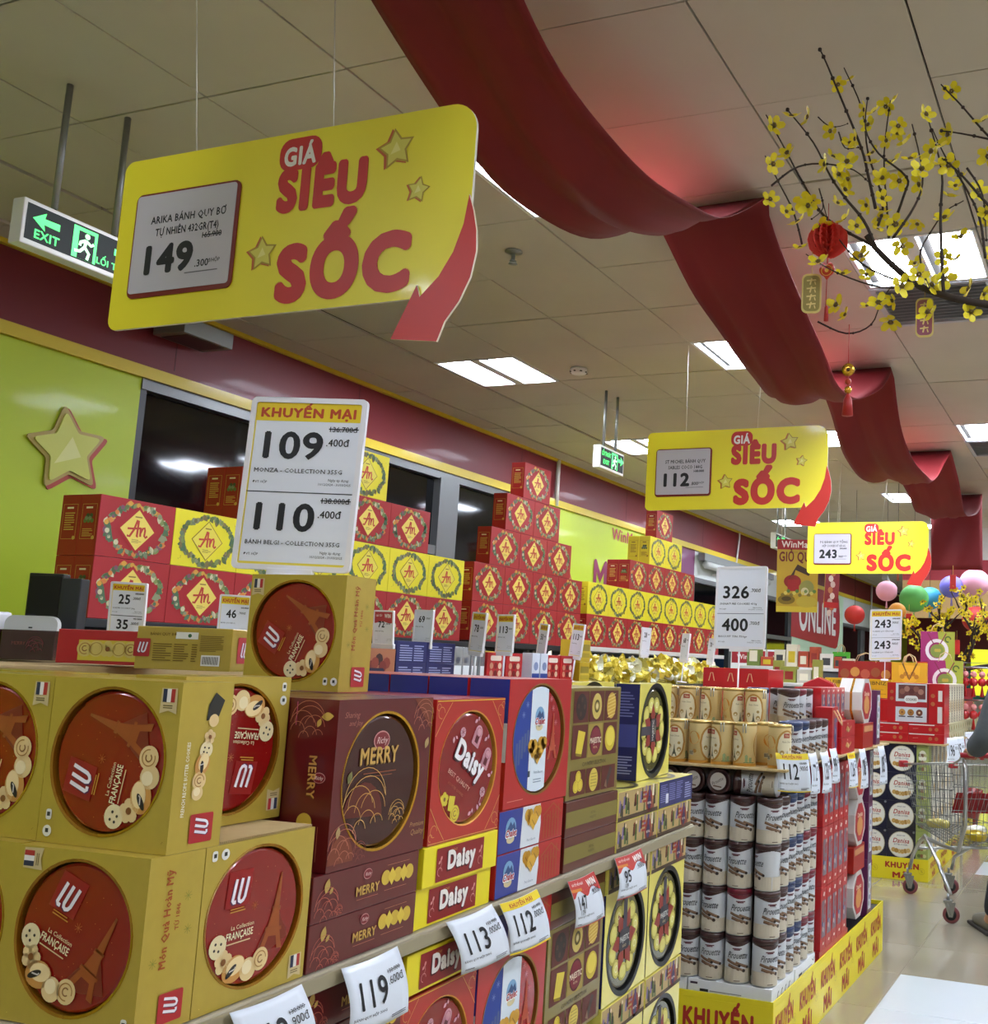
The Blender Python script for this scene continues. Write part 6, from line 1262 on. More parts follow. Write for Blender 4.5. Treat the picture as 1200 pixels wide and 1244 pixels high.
def deco_bell(a, w_, h):
    a.poly([(0, h*.5), (w_*.5, h*.5), (w_*.5, -h*.5), (w_*.1, -h*.5)], '#9aa032', 1); a.ring(-.02*w_, -.12*h, .24*w_, .1*w_, '#d8cfd0', 2, n=20, a0=0, a1=2*pi); a.circ(-.02*w_, -.14*h, .2*w_, '#7a8a3a', 3, n=14); [a.circ(-.05*w_+.05*w_*i, -.12*h, .05*w_, '#b5a03a', 4, n=8) for i in range(3)]; a.stroke([(-.3*w_, .45*h), (-.12*w_, .1*h)], .03*w_, '#7a1c3a', 4); a.stroke([(.25*w_, .45*h), (.08*w_, .1*h)], .03*w_, '#7a1c3a', 4)
    a.stroke(arcpts(.3*w_, .25*h, .08*w_, .08*w_, 0, 5, 10), .012, '#4a5a1c', 4)
def deco_gold(a, w_, h): a.poly(arcpts(0, .2*h, .3*w_, .45*h, pi, 2*pi)+[(.3*w_, .4*h), (-.3*w_, .4*h)], '#d8a82a', 1); [a.circ(-.2*w_+.1*w_*i, .1*h*(i % 2), .07*w_, '#a8741c', 2, n=8) for i in range(5)]; a.stroke([(-.2*w_, .5*h), (0, -.1*h), (.22*w_, .5*h)], .015, '#6a4a1c', 3)
def deco_cook(a, w_, h): [a.circ(-.38*w_+.19*w_*i, -.05*h+.08*h*(i % 2), .09*w_, ['#8a4a2a', '#b5803a', '#a8503a'][i % 3], 1, n=10) for i in range(5)]; a.rect(-w_*.5, -h*.5, w_*.5, -h*.35, '#7a1014', 1)
MAG = mat('magenta_card', '#93205e', .45)
bag(.30, .12, .27, MAG, 'magenta and green gift bag with ring emblem, upper one beside the tree', (-1.50, 9.62, 1.62), .15, deco_bell, group='magenta gift bags'); bag(.30, .12, .27, MAG, 'magenta and green gift bag with ring emblem, lower one in front', (-1.38, 9.28, 1.36), .15, deco_bell, group='magenta gift bags')
bag(.30, .12, .24, mat('gold_bag', '#c99a1a', .4), 'golden yellow gift bag with handles left of the magenta bags', (-1.66, 9.12, 1.36), .12, deco_gold)
bag(.47, .14, .20, mat('dark_red_card', '#8a1a16', .4), 'long red gift bag with cookie pictures behind the mustard boxes', (-2.06, 9.2, 1.40), .12, deco_cook, group='red cookie gift bags'); bag(.20, .12, .20, mat('dark_red_card'), 'short red gift bag with cookie pictures right of the long one', (-1.86, 9.05, 1.40) if False else (-1.72, 9.42, 1.40), .12, deco_cook, group='red cookie gift bags')
cr4 = MB().bbox(-1.68, 9.6, 1.391, -1.3, 9.9, 1.618, REDCARD, .003).build('gift_carton'); tag(cr4, 'red carton under the upper magenta bag', 'carton')
cr2 = MB().bbox(-2.32, 9.42, .9975, -1.3, 10.5, 1.39, REDCARD, .003).build('gift_carton'); tag(cr2, 'red carton block at the back of the far pallet', 'carton')
cr3 = MB().bbox(-1.71, 8.75, .9975, -1.33, 9.41, 1.357, REDCARD, .003).build('gift_carton'); tag(cr3, 'red carton under the golden and magenta bags', 'carton')
# ================================================================= CEILING POSTERS, GATES, FAR DISPLAYS
def gate(x, y, lb):
    r = empty('gate_panel', (x, y, 0)); r.rotation_euler.z = .25
    MB().bbox(-.2, -.02, 0, .2, .02, 1.72, WHITECARD, .004).build('board', r); a = Art(); a.rect(-.19, .70, .19, .84, '#9a1a2a', 1); a.text('WinMart', 0, .745, .055, '#e6d8d8', 2, .02, .26)
    for x0 in (-.12, .05): a.poly([(x0, .42), (x0+.07, .42), (x0+.16, .24), (x0+.07, .06), (x0, .06), (x0+.08, .24)], '#96182c', 1)
    obj('front_print', a.mesh('front_print'), r, mw=FM('front', .4, .04, 1.72) @ Matrix.Translation((0, 0, .02))); return tag(r, lb, 'gate', 'white entrance gate panels')
gate(-3.91, 11.45, 'white entrance gate panel with red header and chevrons, left one'); gate(-3.53, 11.6, 'white entrance gate panel with red header and chevrons, right one')
def poster(TL, TR, BL, draw, lb):
    M, W, H = frame_from(TL, TR, BL); r = empty('hanging_poster'); r.matrix_world = M
    slab([(-W/2, -H/2), (W/2, -H/2), (W/2, H/2), (-W/2, H/2)], .006, mat('poster_board', '#b5942a', .5), 'board', r); a = Art(); draw(a, W, H); obj('poster_print', a.mesh('poster_print'), r)
    Mi = M.inverted(); 
    for u in (-.4, .4): p0 = Vector((u*W, H/2, -.003)); w0 = M @ p0; MB().tube([p0, Mi @ Vector((w0.x, w0.y, CEIL))], .003, WHITEMET, 5).build('wire', r)
    return tag(r, lb, 'poster')
def pd1(a, W, H):
    a.rect(-W/2, H*.36, W/2, H/2, '#9a1a2a', 1); a.text('WinMart', .0, H*.39, .07, '#e6d8d8', 2, .02, W*.8); a.text('GIỎ QUÀ', 0, H*.2, .10, '#6a1c1c', 2, .03, W*.9); a.text('Đón Tết', 0, H*.31, .03, '#8a6a1c', 2, 0)
    a.poly([(-.1, -.05), (.0, .12), (.14, .05), (.12, .0), (-.02, .06), (-.05, -.05)], '#3a2622', 2); a.circ(-.05, -.06, .09, '#8a2420', 2, .07); a.rect(-.1, -.16, .02, -.04, '#9a1f22', 3); a.circ(.1, -.12, .075, '#8a8a4a', 3); a.circ(.08, -.16, .04, '#c9c09a', 4)
    for i in range(12): a.circ(-.15+.03*i, -.2+.02*(i % 3), .02, ['#7a6a2a', '#c9b85a', '#5c7a3a'][i % 3], 4, n=8)
    a.circ(-.11, -.25, .09, '#7a6418', 5, .05); a.circ(-.11, -.24, .05, '#4a3a14', 6, .025); a.circ(.1, -.27, .11, '#b5a038', 5, .06); a.rect(-W/2, -H/2, W/2, -H*.42, '#c9b032', 5)
poster((-3.281, 10.435, 2.845), (-2.88, 10.585, 2.851), (-3.316, 10.53, 2.096), pd1, 'hanging yellow GIỎ QUÀ hamper poster behind the third sign')
def pd2(a, W, H):
    a.rect(-W/2, -H/2, W/2, H/2, '#7a1a1c', 1); [a.circ(-.02+.03*(i % 2), H*.35-.06*i, .035, ['#b59a8a', '#a8643a', '#c9b8a8'][i % 3], 2, n=8) for i in range(9)]; a.rect(-W/2, -H/2, W/2, -H*.38, '#a8201f', 3)
poster((-2.83, 10.70, 2.66), (-2.72, 10.86, 2.66), (-2.85, 10.72, 2.16), pd2, 'narrow dark red hanging poster right of the hamper poster')
# lanterns
LAN = []
def lantern(c, R, m_, lb, ribs=16, sz=.92):
    r = empty('paper_lantern', c); 
    g = MB(); n = 14; pr = []
    vs = []; N = ribs*2
    for i in range(n+1):
        ph = -pi/2+pi*i/n*.94+.09
        for k in range(N): rr_ = R*cos(ph)*(1.0 if k % 2 == 0 else .95); vs.append((rr_*cos(2*pi*k/N), rr_*sin(2*pi*k/N), R*sz*sin(ph)))
    g.add(vs, [(i*N+k, i*N+(k+1) % N, (i+1)*N+(k+1) % N, (i+1)*N+k) for i in range(n) for k in range(N)], m_, True); g.build('shade', r)
    MB().lathe([(R*.18, R*sz*.97), (R*.2, R*sz*1.03), (R*.05, R*sz*1.04)], mat('lantern_cap', '#8a6a2a', .5), 14).build('cap', r)
    MB().tube([(0, 0, R*sz), (0, 0, CEIL-c[2])], .002, DARK, 5).build('cord', r)
    t = MB(); [t.tube([(.003*cos(k), .003*sin(k), -R*sz*.95), (.012*cos(k), .012*sin(k), -R*sz*.95-R*.7)], .0018, m_, 4) for k in range(6)]; t.build('tassel', r)
    return tag(r, lb, 'lantern', 'paper lanterns')
PK = mat('lantern_pink', '#e3a3b8', .7); RD = mat('lantern_red', '#c02a22', .6)
lantern((-2.23, 10.905, 2.351), .115, PK, 'round pale pink paper lantern below the third sign')
lantern((-2.546, 10.823, 2.093), .108, RD, 'round red paper lantern before the far windows'); lantern((-1.966, 11.015, 2.285), .155, mat('lantern_green', '#5cb35a', .6), 'green paper lantern behind the far blossom tree', 12); lantern((-1.90, 11.62, 2.33), .134, mat('lantern_blue', '#3f9fc4', .6), 'blue paper lantern touching the green one', 12)
lantern((-2.04, 10.5, 2.12), .09, mat('lantern_orange', '#cf8a22', .6), 'small orange paper lantern under the green one', 12); lantern((-1.65, 11.50, 2.45), .13, mat('lantern_violet', '#6f68c9', .6), 'violet paper lantern above the blossom tree'); lantern((-1.42, 11.60, 2.50), .165, PK, 'large pink paper lantern at the right edge')
lantern((-1.46, 12.05, 2.135), .155, RD, 'large red paper lantern at the right edge'); lantern((-1.42, 14.5, 1.75), .16, mat('lantern_lime', '#8fc93a', .6), 'lime paper lantern far behind the blossom tree'); lantern((-1.22, 12.2, 1.98), .12, mat('lantern_teal', '#1f5c50', .6), 'dark green paper lantern at the right edge')
lantern((-1.98, 10.2, 2.60), .13, mat('lantern_rust', '#b54a28', .6), 'rust red paper lantern just under the third sign')
# far displays: simple shelf islands with small goods
def island(x0, x1, y, zt, lb, goods, seed):
    r = empty('display_island', ((x0+x1)/2, y, 0)); W = x1-x0; MB().bbox(-W/2, 0, 0, W/2, .6, zt, mat('table_grey'), .004).build('body', r); MB().bbox(-W/2-.02, -.02, zt, W/2+.02, .62, zt+.03, WHITEMET, .004).build('top', r); tag(r, lb, 'display')
    rr = random.Random(seed); x = x0+.05; i = 0
    while x < x1-.05:
        h = rr.uniform(.08, .22); w_ = rr.uniform(.07, .14); c = rr.choice(goods); b_ = MB().bbox(-w_/2, 0, 0, w_/2, .1, h, K(c), .004); b_.box(-w_*.3, -.001, h*.2, w_*.3, 0, h*.7, rr.choice(['#d8d0b8', '#3a3a3a', '#c9b02a', '#8a2a22']))
        b_ = b_.build('product_pack'); b_.location = (x+w_/2, y+.05, zt+.0305); tag(b_, f'{["small","low","tall"][0 if h < .12 else 1 if h < .16 else 2]} product pack on the {lb}, {ORD[i] if i < 12 else "last"} from the left', 'product pack', f'packs on the {lb}'); x += w_+.01; i += 1
island(-3.15, -2.4, 8.9, 1.36, 'far display behind the price board', ['#8a8a3a', '#5c4a2a', '#c9b52a', '#4a6a3a', '#b5b0a0', '#a8a48a'], 1)
island(-3.5, -2.4, 10.0, 1.5, 'farther display behind the board', ['#6a7a3a', '#d8d4c8', '#a8442a', '#b5a88a', '#d0c8b0'], 2)
gpk = bag(.16, .1, .16, mat('bright_green_card', '#4aa82a', .4), 'bright green gift box far left of the 243 board', (-2.50, 10.08, 1.531), .1, lambda a, w_, h: (a.rect(-w_*.35, -h*.2, w_*.35, h*.25, '#16301a', 1), a.circ(.2*w_, -.2*h, .15*w_, '#1a1a1a', 2)), 'gift box')
# plain banner hung far behind the cloth
r = empty('hanging_banner', (-1.35, 13.2, 2.62)); MB().bbox(-1.15, -.006, .3, 1.0, .006, .7, mat('banner_white', '#c9c4bf', .6), .002).build('upper_panel', r); MB().bbox(-1.15, -.006, .05, 1.0, .006, .3, mat('banner_red', '#9a2230', .6), .002).build('red_band', r); MB().bbox(-1.15, -.006, -.42, 1.0, .006, .05, mat('banner_tan', '#b5925a', .6, 0, 0, .1, 3), .002).build('lower_panel', r)
a = Art(); a.text('M', .58, -.3, .26, '#a82a22', 1, .05); obj('lettering', a.mesh('lettering'), r, mw=Matrix(((1, 0, 0, 0), (0, 0, -1, -.008), (0, 1, 0, 0), (0, 0, 0, 1))))
for x in (-.9, .8): MB().tube([(x, 0, .7), (x, 0, .79)], .004, WHITEMET, 5).build('cord', r)
tag(r, 'white, red and tan banner hanging behind the end of the red cloth', 'banner')
# red ornament rack
r = empty('ornament_rack', (-.98, 9.45, 0)); MB().tube([(-.28, 0, 0), (-.28, 0, 1.62), (.3, 0, 1.62), (.3, 0, 0)], .012, METAL, 8).build('frame', r)
for z in (1.58, 1.3, 1.05): MB().tube([(-.28, 0, z), (.3, 0, z)], .008, METAL, 6).build('rail', r)
tag(r, 'metal rack hung with red festive ornaments at the right edge', 'rack')
oro = empty('festive_ornament'); 
MB().sphere((0, 0, -.05), .03, mat('ornament_pink', '#d88a86', .4), 8).build('bead', oro); MB().sphere((0, 0, -.115), .04, mat('ornament_red', '#b81a1c', .35, 0, .3), 8).build('ball', oro); MB().tube([(0, 0, 0), (0, 0, -.05)], .002, GOLDFOIL, 4).build('cord', oro); MB().lathe([(.006, -.15), (.02, -.24), (.001, -.242)], mat('ornament_red'), 8).build('tassel', oro)
i = 0
for z, nm in ((1.57, 'top'), (1.29, 'middle'), (1.04, 'lowest')):
    for k in range(8): o = place(oro, (-1.23+.07*k, 9.45-.02*(k % 2), z), 0, f'red festive ornament with tassel on the {nm} rail of the rack, {ORD[k]} from the left', 'ornament', 'red ornaments on the rack'); 
# ================================================================= BLOSSOM BRANCH UNDER THE CEILING
BARK = mat('bark', '#30241d', .8, 0, 0, .3, 60); PET = mat('petal_yellow', '#e4d21e', .55, 0, 0, .06, 40); PETD = mat('petal_gold', '#c9a81a', .6); 
def blossom(seed):
    rr = random.Random(seed); mb = MB(); R = .021
    for k in range(5):
        t = 2*pi*k/5+rr.uniform(-.15, .15); u = Vector((cos(t), sin(t), 0)); v = Vector((-sin(t), cos(t), 0)); h = rr.uniform(.15, .5)
        ps = [u*.003, u*R*.5+v*R*.38+Vector((0, 0, R*h*.3)), u*R*.95+v*R*.3+Vector((0, 0, R*h)), u*R*1.1+Vector((0, 0, R*h*1.2)), u*R*.95-v*R*.3+Vector((0, 0, R*h)), u*R*.5-v*R*.38+Vector((0, 0, R*h*.3))]
        mb.add(ps, [(0, 1, 2), (0, 2, 3), (0, 3, 4), (0, 4, 5)], PET)
    mb.lathe([(.001, .006), (.006, .004), (.004, 0)], '#5c4a1c', 6); return mb.mesh('blossom')
BL = [blossom(i) for i in range(4)]
def tw(u, v, Y):    # literal positions of the twigs were measured on planes of constant depth
    return Vector((u, Y, v))
# measured twig paths (x, z on a plane of constant y) and blossom places
TW = [(2.75, 0.011, [(-0.121, 2.436), (-0.305, 2.467), (-0.386, 2.487), (-0.456, 2.522), (-0.504, 2.559), (-0.56, 2.614), (-0.601, 2.657), (-0.614, 2.67), (-0.628, 2.69)]), (2.72, 0.006, [(-0.595, 2.644), (-0.628, 2.719), (-0.687, 2.802), (-0.739, 2.887), (-0.793, 2.999), (-0.869, 3.104)]), (2.8, 0.0055, [(-0.625, 2.683), (-0.757, 2.777), (-0.834, 2.902), (-0.905, 3.038), (-0.967, 3.154)]), (2.68, 0.006, [(-0.6, 2.757), (-0.622, 2.852), (-0.639, 2.93), (-0.691, 3.067), (-0.735, 3.179), (-0.758, 3.231)]), (2.78, 0.005, [(-0.609, 2.742), (-0.602, 2.827), (-0.646, 2.972), (-0.661, 3.098), (-0.71, 3.219)]), (2.7, 0.005, [(-0.567, 2.678), (-0.521, 2.781), (-0.51, 2.821), (-0.586, 2.898), (-0.63, 2.99), (-0.632, 3.094)]), (2.8, 0.0045, [(-0.588, 2.722), (-0.591, 2.8), (-0.596, 2.948), (-0.577, 3.104)]), (2.66, 0.005, [(-0.535, 2.634), (-0.482, 2.725), (-0.467, 2.821), (-0.5, 2.979)]), (2.72, 0.006, [(-0.413, 2.499), (-0.422, 2.703), (-0.423, 2.843), (-0.464, 3.009)]), (2.78, 0.005, [(-0.314, 2.608), (-0.33, 2.725), (-0.385, 2.849), (-0.425, 2.923), (-0.466, 3.023)]), (2.68, 0.006, [(-0.216, 2.622), (-0.298, 2.711), (-0.364, 2.8), (-0.417, 2.865)]), (2.75, 0.005, [(-0.191, 2.874), (-0.306, 2.924), (-0.429, 2.975)]), (2.7, 0.005, [(-0.202, 2.819), (-0.3, 2.931), (-0.367, 3.016), (-0.422, 3.076)]), (2.74, 0.004, [(-0.502, 2.555), (-0.557, 2.561), (-0.631, 2.601), (-0.689, 2.666), (-0.741, 2.749), (-0.768, 2.83)]), (2.7, 0.004, [(-0.495, 2.54), (-0.581, 2.538), (-0.702, 2.583), (-0.786, 2.636)]), (2.78, 0.0035, [(-0.77, 2.468), (-0.694, 2.436), (-0.629, 2.464), (-0.597, 2.537), (-0.534, 2.598)]), (2.76, 0.004, [(-0.826, 2.707), (-0.86, 2.816), (-0.906, 2.911), (-0.94, 2.983)]), (2.7, 0.004, [(-0.89, 2.845), (-0.819, 2.901), (-0.743, 2.912), (-0.668, 2.889), (-0.609, 2.826)]), (2.8, 0.0025, [(-0.8, 3.113), (-0.764, 3.085), (-0.712, 3.081)]), (2.72, 0.004, [(-0.451, 2.51), (-0.475, 2.602), (-0.453, 2.673), (-0.415, 2.743), (-0.369, 2.77)]), (2.69, 0.003, [(-0.764, 2.841), (-0.745, 2.771), (-0.769, 2.731)]), (2.77, 0.003, [(-0.73, 3.042), (-0.703, 2.976), (-0.66, 2.961)]), (2.7, 0.004, [(-0.351, 2.824), (-0.313, 2.754), (-0.306, 2.64)])]
FL = [(-0.74, 2.78, 3.201), (-0.708, 2.78, 3.207), (-0.94, 2.8, 3.113), (-0.853, 2.72, 3.072), (-0.825, 2.8, 3.108), (-0.764, 2.8, 3.071), (-0.579, 2.8, 3.121), (-0.589, 2.8, 3.09), (-0.627, 2.78, 3.09), (-0.648, 2.78, 3.083), (-0.397, 2.7, 3.067), (-0.467, 2.72, 3.011), (-0.411, 2.75, 2.965), (-0.314, 2.7, 2.979), (-0.527, 2.66, 2.954), (-0.539, 2.66, 2.96), (-0.575, 2.7, 2.96), (-0.691, 2.77, 2.991), (-0.652, 2.68, 2.953), (-0.629, 2.78, 2.965), (-0.726, 2.7, 2.927), (-0.738, 2.7, 2.894), (-0.685, 2.7, 2.908), (-0.888, 2.8, 3.008), (-0.909, 2.76, 2.942), (-0.911, 2.7, 2.831), (-0.571, 2.8, 2.94), (-0.499, 2.66, 2.866), (-0.448, 2.68, 2.902), (-0.425, 2.78, 2.94), (-0.417, 2.68, 2.844), (-0.4, 2.72, 2.848), (-0.385, 2.78, 2.866), (-0.397, 2.78, 2.834), (-0.464, 2.66, 2.82), (-0.471, 2.66, 2.789), (-0.533, 2.7, 2.828), (-0.589, 2.68, 2.847), (-0.577, 2.7, 2.834), (-0.675, 2.7, 2.851), (-0.696, 2.72, 2.838), (-0.794, 2.74, 2.825), (-0.825, 2.76, 2.836), (-0.783, 2.69, 2.78), (-0.87, 2.76, 2.801), (-0.841, 2.76, 2.778), (-0.757, 2.69, 2.73), (-0.716, 2.72, 2.802), (-0.612, 2.68, 2.746), (-0.613, 2.78, 2.772), (-0.606, 2.8, 2.793), (-0.687, 2.74, 2.743), (-0.657, 2.72, 2.722), (-0.615, 2.78, 2.738), (-0.544, 2.7, 2.705), (-0.477, 2.66, 2.682), (-0.414, 2.72, 2.71), (-0.407, 2.72, 2.785), (-0.328, 2.7, 2.772), (-0.303, 2.68, 2.703), (-0.315, 2.78, 2.724), (-0.803, 2.7, 2.655), (-0.748, 2.7, 2.606), (-0.662, 2.8, 2.67), (-0.515, 2.66, 2.62), (-0.626, 2.74, 2.576), (-0.495, 2.72, 2.6), (-0.475, 2.7, 2.546), (-0.448, 2.72, 2.526), (-0.521, 2.7, 2.518), (-0.565, 2.78, 2.522), (-0.598, 2.78, 2.504), (-0.64, 2.78, 2.516), (-0.717, 2.78, 2.512), (-0.691, 2.78, 2.482), (-0.568, 2.78, 2.459), (-0.455, 2.72, 2.454), (-0.348, 2.75, 2.451), (-0.352, 2.75, 2.516), (-0.315, 2.75, 2.502), (-0.372, 2.72, 2.656), (-0.387, 2.78, 2.608), (-0.421, 2.72, 2.609), (-0.515, 2.66, 2.927), (-0.629, 2.7, 3.016), (-0.602, 2.78, 2.827), (-0.44, 2.68, 2.876), (-0.606, 2.7, 2.884), (-0.705, 2.72, 2.865), (-0.304, 2.75, 2.891), (-0.276, 2.7, 2.96), (-0.259, 2.68, 2.738), (-0.237, 2.68, 2.64), (-0.292, 2.78, 2.622), (-0.694, 2.7, 2.588), (-0.413, 2.72, 2.539)]
r = empty('blossom_branch', (.45, 2.75, 0)); OB = Vector((.45, 2.75, 0)); rr = random.Random(12)
def path(Y, q, n=4, wob=.03):
    pts = []; 
    ph = rr.uniform(0, 6)
    for i in range(len(q)-1):
        for k in range(n):
            t = k/n; a0 = q[max(i-1, 0)]; a = q[i]; b = q[i+1]; b1 = q[min(i+2, len(q)-1)]
            f = lambda c: .5*((2*a[c])+(-a0[c]+b[c])*t+(2*a0[c]-5*a[c]+4*b[c]-b1[c])*t*t+(-a0[c]+3*a[c]-3*b[c]+b1[c])*t**3)
            pts.append(Vector((f(0), Y+wob*sin(ph+i+t), f(1))))
    pts.append(Vector((q[-1][0], Y+wob*sin(ph+len(q)-1), q[-1][1]))); return pts
for i, (Y, w_, q) in enumerate(TW):
    ps = [p-OB for p in path(Y, q)]; n = len(ps)
    if i == 0:
        ps = [Vector((0, .0, .02)), Vector((.01, 0, .7)), Vector((-.02, 0, 1.5)), Vector((.03, 0, 2.1)), Vector((-.1, 0, 2.45))]+ps; m_ = len(ps)
        mb = MB().tube(ps, [.035, .032, .028, .024, .02]+[w_*(1-.35*k/n) for k in range(n)], BARK, 8); mb.build('trunk', r)
    else:
        mb = MB().tube(ps, [w_*(.85-.55*k/n) for k in range(n)], BARK, 5)
        for k in range(2, n, 3): mb.sphere(ps[k], w_*1.1, BARK, 6)
        mb.build('twig', r)
for (x, y, z) in FL:
    k = rr.randrange(4)
    o = obj('blossom', BL[k], r, mw=Matrix.Translation(Vector((x, y+rr.uniform(-.03, .03), z))-OB) @ Matrix.Rotation(rr.uniform(-1.2, 1.2)+pi/2, 4, 'X') @ Matrix.Rotation(rr.uniform(-1, 1), 4, 'Y') @ Matrix.Scale(rr.uniform(1.0, 1.5), 4))
MB().lathe([(.001, .0), (.16, 0), (.2, .3), (.19, .3), (.17, .26), (.001, .26)], mat('pot_red', '#8a1a16', .3), 24).build('pot', r)
tag(r, 'bare dark branch with yellow blossoms reaching in under the ceiling', 'blossom branch')
# things hung on the branch
r = empty('paper_pompom', (-.744, 2.75, 2.70)); mb = MB(); 
for i in range(9):
    t = pi*i/9; n = 16
    vs = [(0, 0, .04), (0, 0, -.04)]+[(.058*cos(t)*sin(pi*k/8)*(1+.07*sin(k*3)), .058*sin(t)*sin(pi*k/8)*(1+.07*sin(k*3)), .05*cos(pi*k/8)) for k in range(9)]+[(-.058*cos(t)*sin(pi*k/8), -.058*sin(t)*sin(pi*k/8), .05*cos(pi*k/8)) for k in range(8, -1, -1)]
    mb.add(vs[2:], [tuple(range(18))], mat('tissue_red', '#e0483c', .7))
for i in range(7):
    z = -.04+.0133*i; n = 20; R = sqrt(max(0, .055**2-(z*1.1)**2)); mb.add([(0, 0, z)]+[(R*(1 if k % 2 else .82)*cos(2*pi*k/n), R*(1 if k % 2 else .82)*sin(2*pi*k/n), z+.006*(k % 2)) for k in range(n)], [(0, 1+k, 1+(k+1) % n) for k in range(n)], mat('tissue_red'))
mb.build('tissue_ball', r); MB().tube([(0, 0, .05), (0, 0, .11)], .0012, '#a8201c', 4).build('cord', r); MB().tube([(.002, 0, -.05), (.0, 0, -.1), (-.002, 0, -.2)], .0012, '#a8201c', 4).lathe([(.001, -.19), (.005, -.195), (.007, -.235), (.001, -.236)], '#a8201c', 8).build('tassel', r)
tag(r, 'red tissue paper pompom hanging from the blossom branch', 'ornament')
def card_orn(loc, W, H, m_, lb, rz, deco):
    r = empty('hanging_card', loc); r.rotation_euler.z = rz; slab(rrect(-W/2, -H/2, W/2, H/2, W*.3), .002, mat('card_gold_edge', '#c9b56a', .4, .3), 'backing', r, Matrix(((1, 0, 0, 0), (0, 0, -1, 0), (0, 1, 0, 0), (0, 0, 0, 1))))
    a = Art(); a.poly(rrect(-W*.42, -H*.45, W*.42, H*.45, W*.25), m_, 1); deco(a, W, H); obj('card_print', a.mesh('card_print'), r, mw=Matrix(((1, 0, 0, 0), (0, 0, -1, -.0006), (0, 1, 0, 0), (0, 0, 0, 1)))); MB().tube([(0, .001, H/2-.002), (0, .001, H/2+.07)], .001, '#b59a3a', 4).build('cord', r)
    return tag(r, lb, 'ornament')
def dc(a, W, H):
    for i in range(4): a.stroke([(-W*.25, H*(.32-.2*i)), (W*.22, H*(.34-.2*i))], .004, '#d8c07a', 2); a.stroke([(0, H*(.38-.2*i)), (-W*.08, H*(.22-.2*i))], .004, '#d8c07a', 2); a.stroke([(W*.15, H*(.3-.2*i)), (W*.2, H*(.22-.2*i))], .003, '#d8c07a', 2)
card_orn((-.471, 2.75, 2.452), .048, .11, '#8a4a5c', 'oval gold-edged charm card hanging at the right of the branch', .1, dc); card_orn((-.785, 2.74, 2.545), .055, .115, '#8a7a3a', 'gold and green charm card under the red pompom', .25, dc)
r = empty('heart_charm', (-.737, 2.72, 2.60)); slab([(.022*cos(t)*(1 if sin(t) < .3 else .95), .022*sin(t)+(.004 if abs(cos(t)) > .3 else -.006)) for t in [2*pi*i/16 for i in range(16)]], .004, mat('charm_red', '#b8301c', .3), 'plate', r, Matrix(((1, 0, 0, 0), (0, 0, -1, 0), (0, 1, 0, 0), (0, 0, 0, 1)))); a = Art(); a.ring(0, 0, .014, .002, '#e0b04a', 1, n=14); a.circ(0, 0, .006, '#e0b04a', 1, n=8); obj('charm_print', a.mesh('charm_print'), r, mw=Matrix(((1, 0, 0, 0), (0, 0, -1, -.0006), (0, 1, 0, 0), (0, 0, 0, 1)))); MB().tube([(0, 0, .018), (0, 0, .06)], .001, '#a8201c', 4).build('cord', r); tag(r, 'small round red charm with gold mark below the pompom', 'ornament')
r = empty('coin_charm', (-.685, 2.78, 2.33)); mb = MB(); mb.lathe([(.006, -.002), (.018, -.002), (.018, .002), (.006, .002)], GOLDFOIL, 18, axis='y'); mb.build('coin', r)
MB().sphere((0, 0, -.034), .0095, mat('bead_red', '#b03a2a', .3), 10).build('bead', r); MB().sphere((0, 0, -.058), .011, GOLDFOIL, 10).build('bell', r); MB().tube([(0, 0, .018), (0, 0, .13)], .001, '#a8201c', 4).tube([(0, 0, -.018), (0, 0, -.05)], .001, '#a8201c', 4).build('cord', r); MB().lathe([(.004, -.07), (.012, -.085), (.016, -.13), (.001, -.131)], '#a8201c', 10).build('tassel', r)
tag(r, 'gold coin charm with bead and red tassel hanging below the branch', 'ornament')
# ================================================================= FAR BLOSSOM TREE
r = empty('blossom_tree', (-1.50, 10.85, 0)); rr = random.Random(31); ends = []
def grow(p, d, L, w_, lvl):
    pts = [p]; q = p.copy(); dd = d.copy()
    for i in range(4): dd = (dd+Vector((rr.uniform(-.35, .35), rr.uniform(-.25, .25), rr.uniform(-.12, .25)))).normalized(); q = q+dd*L/4; pts.append(q.copy())
    MB().tube(pts, [w_*(1-.12*i) for i in range(5)], BARK, 5).build('limb', r)
    for pp in pts[2:]: ends.append(pp)
    if lvl:
        for k in range(3 if lvl > 1 else 2): s_ = pts[rr.choice((2, 3, 4))]; grow(s_, (dd+Vector((rr.uniform(-1.1, 1.1), rr.uniform(-.7, .7), rr.uniform(-.3, .6)))).normalized(), L*.72, w_*.6, lvl-1)
MB().tube([(0, 0, .3), (.03, 0, .8), (-.02, 0, 1.2), (.03, 0, 1.6)], [.06, .055, .05, .042], BARK, 8).build('trunk', r)
for dx, dz in ((-.9, .45), (-.5, .9), (.15, 1.), (.8, .7), (.95, .25)): grow(Vector((.02, 0, 1.55)), Vector((dx, rr.uniform(-.2, .2), dz)).normalized(), .42, .026, 2)
for i in range(190):
    p = rr.choice(ends)+Vector((rr.uniform(-.05, .05), rr.uniform(-.08, .08), rr.uniform(-.05, .05)))
    obj('blossom', BL[rr.randrange(4)], r, mw=Matrix.Translation(p) @ Matrix.Rotation(rr.uniform(-.9, .9)+pi/2, 4, 'X') @ Matrix.Rotation(rr.uniform(-.8, .8), 4, 'Y') @ Matrix.Scale(rr.uniform(1.2, 1.9), 4))
MB().lathe([(.001, 0), (.2, 0), (.26, .4), (.24, .4), (.22, .34), (.001, .34)], mat('pot_red'), 24).build('pot', r)
tag(r, 'far potted tree full of yellow blossoms behind the cookie pallet', 'blossom tree')
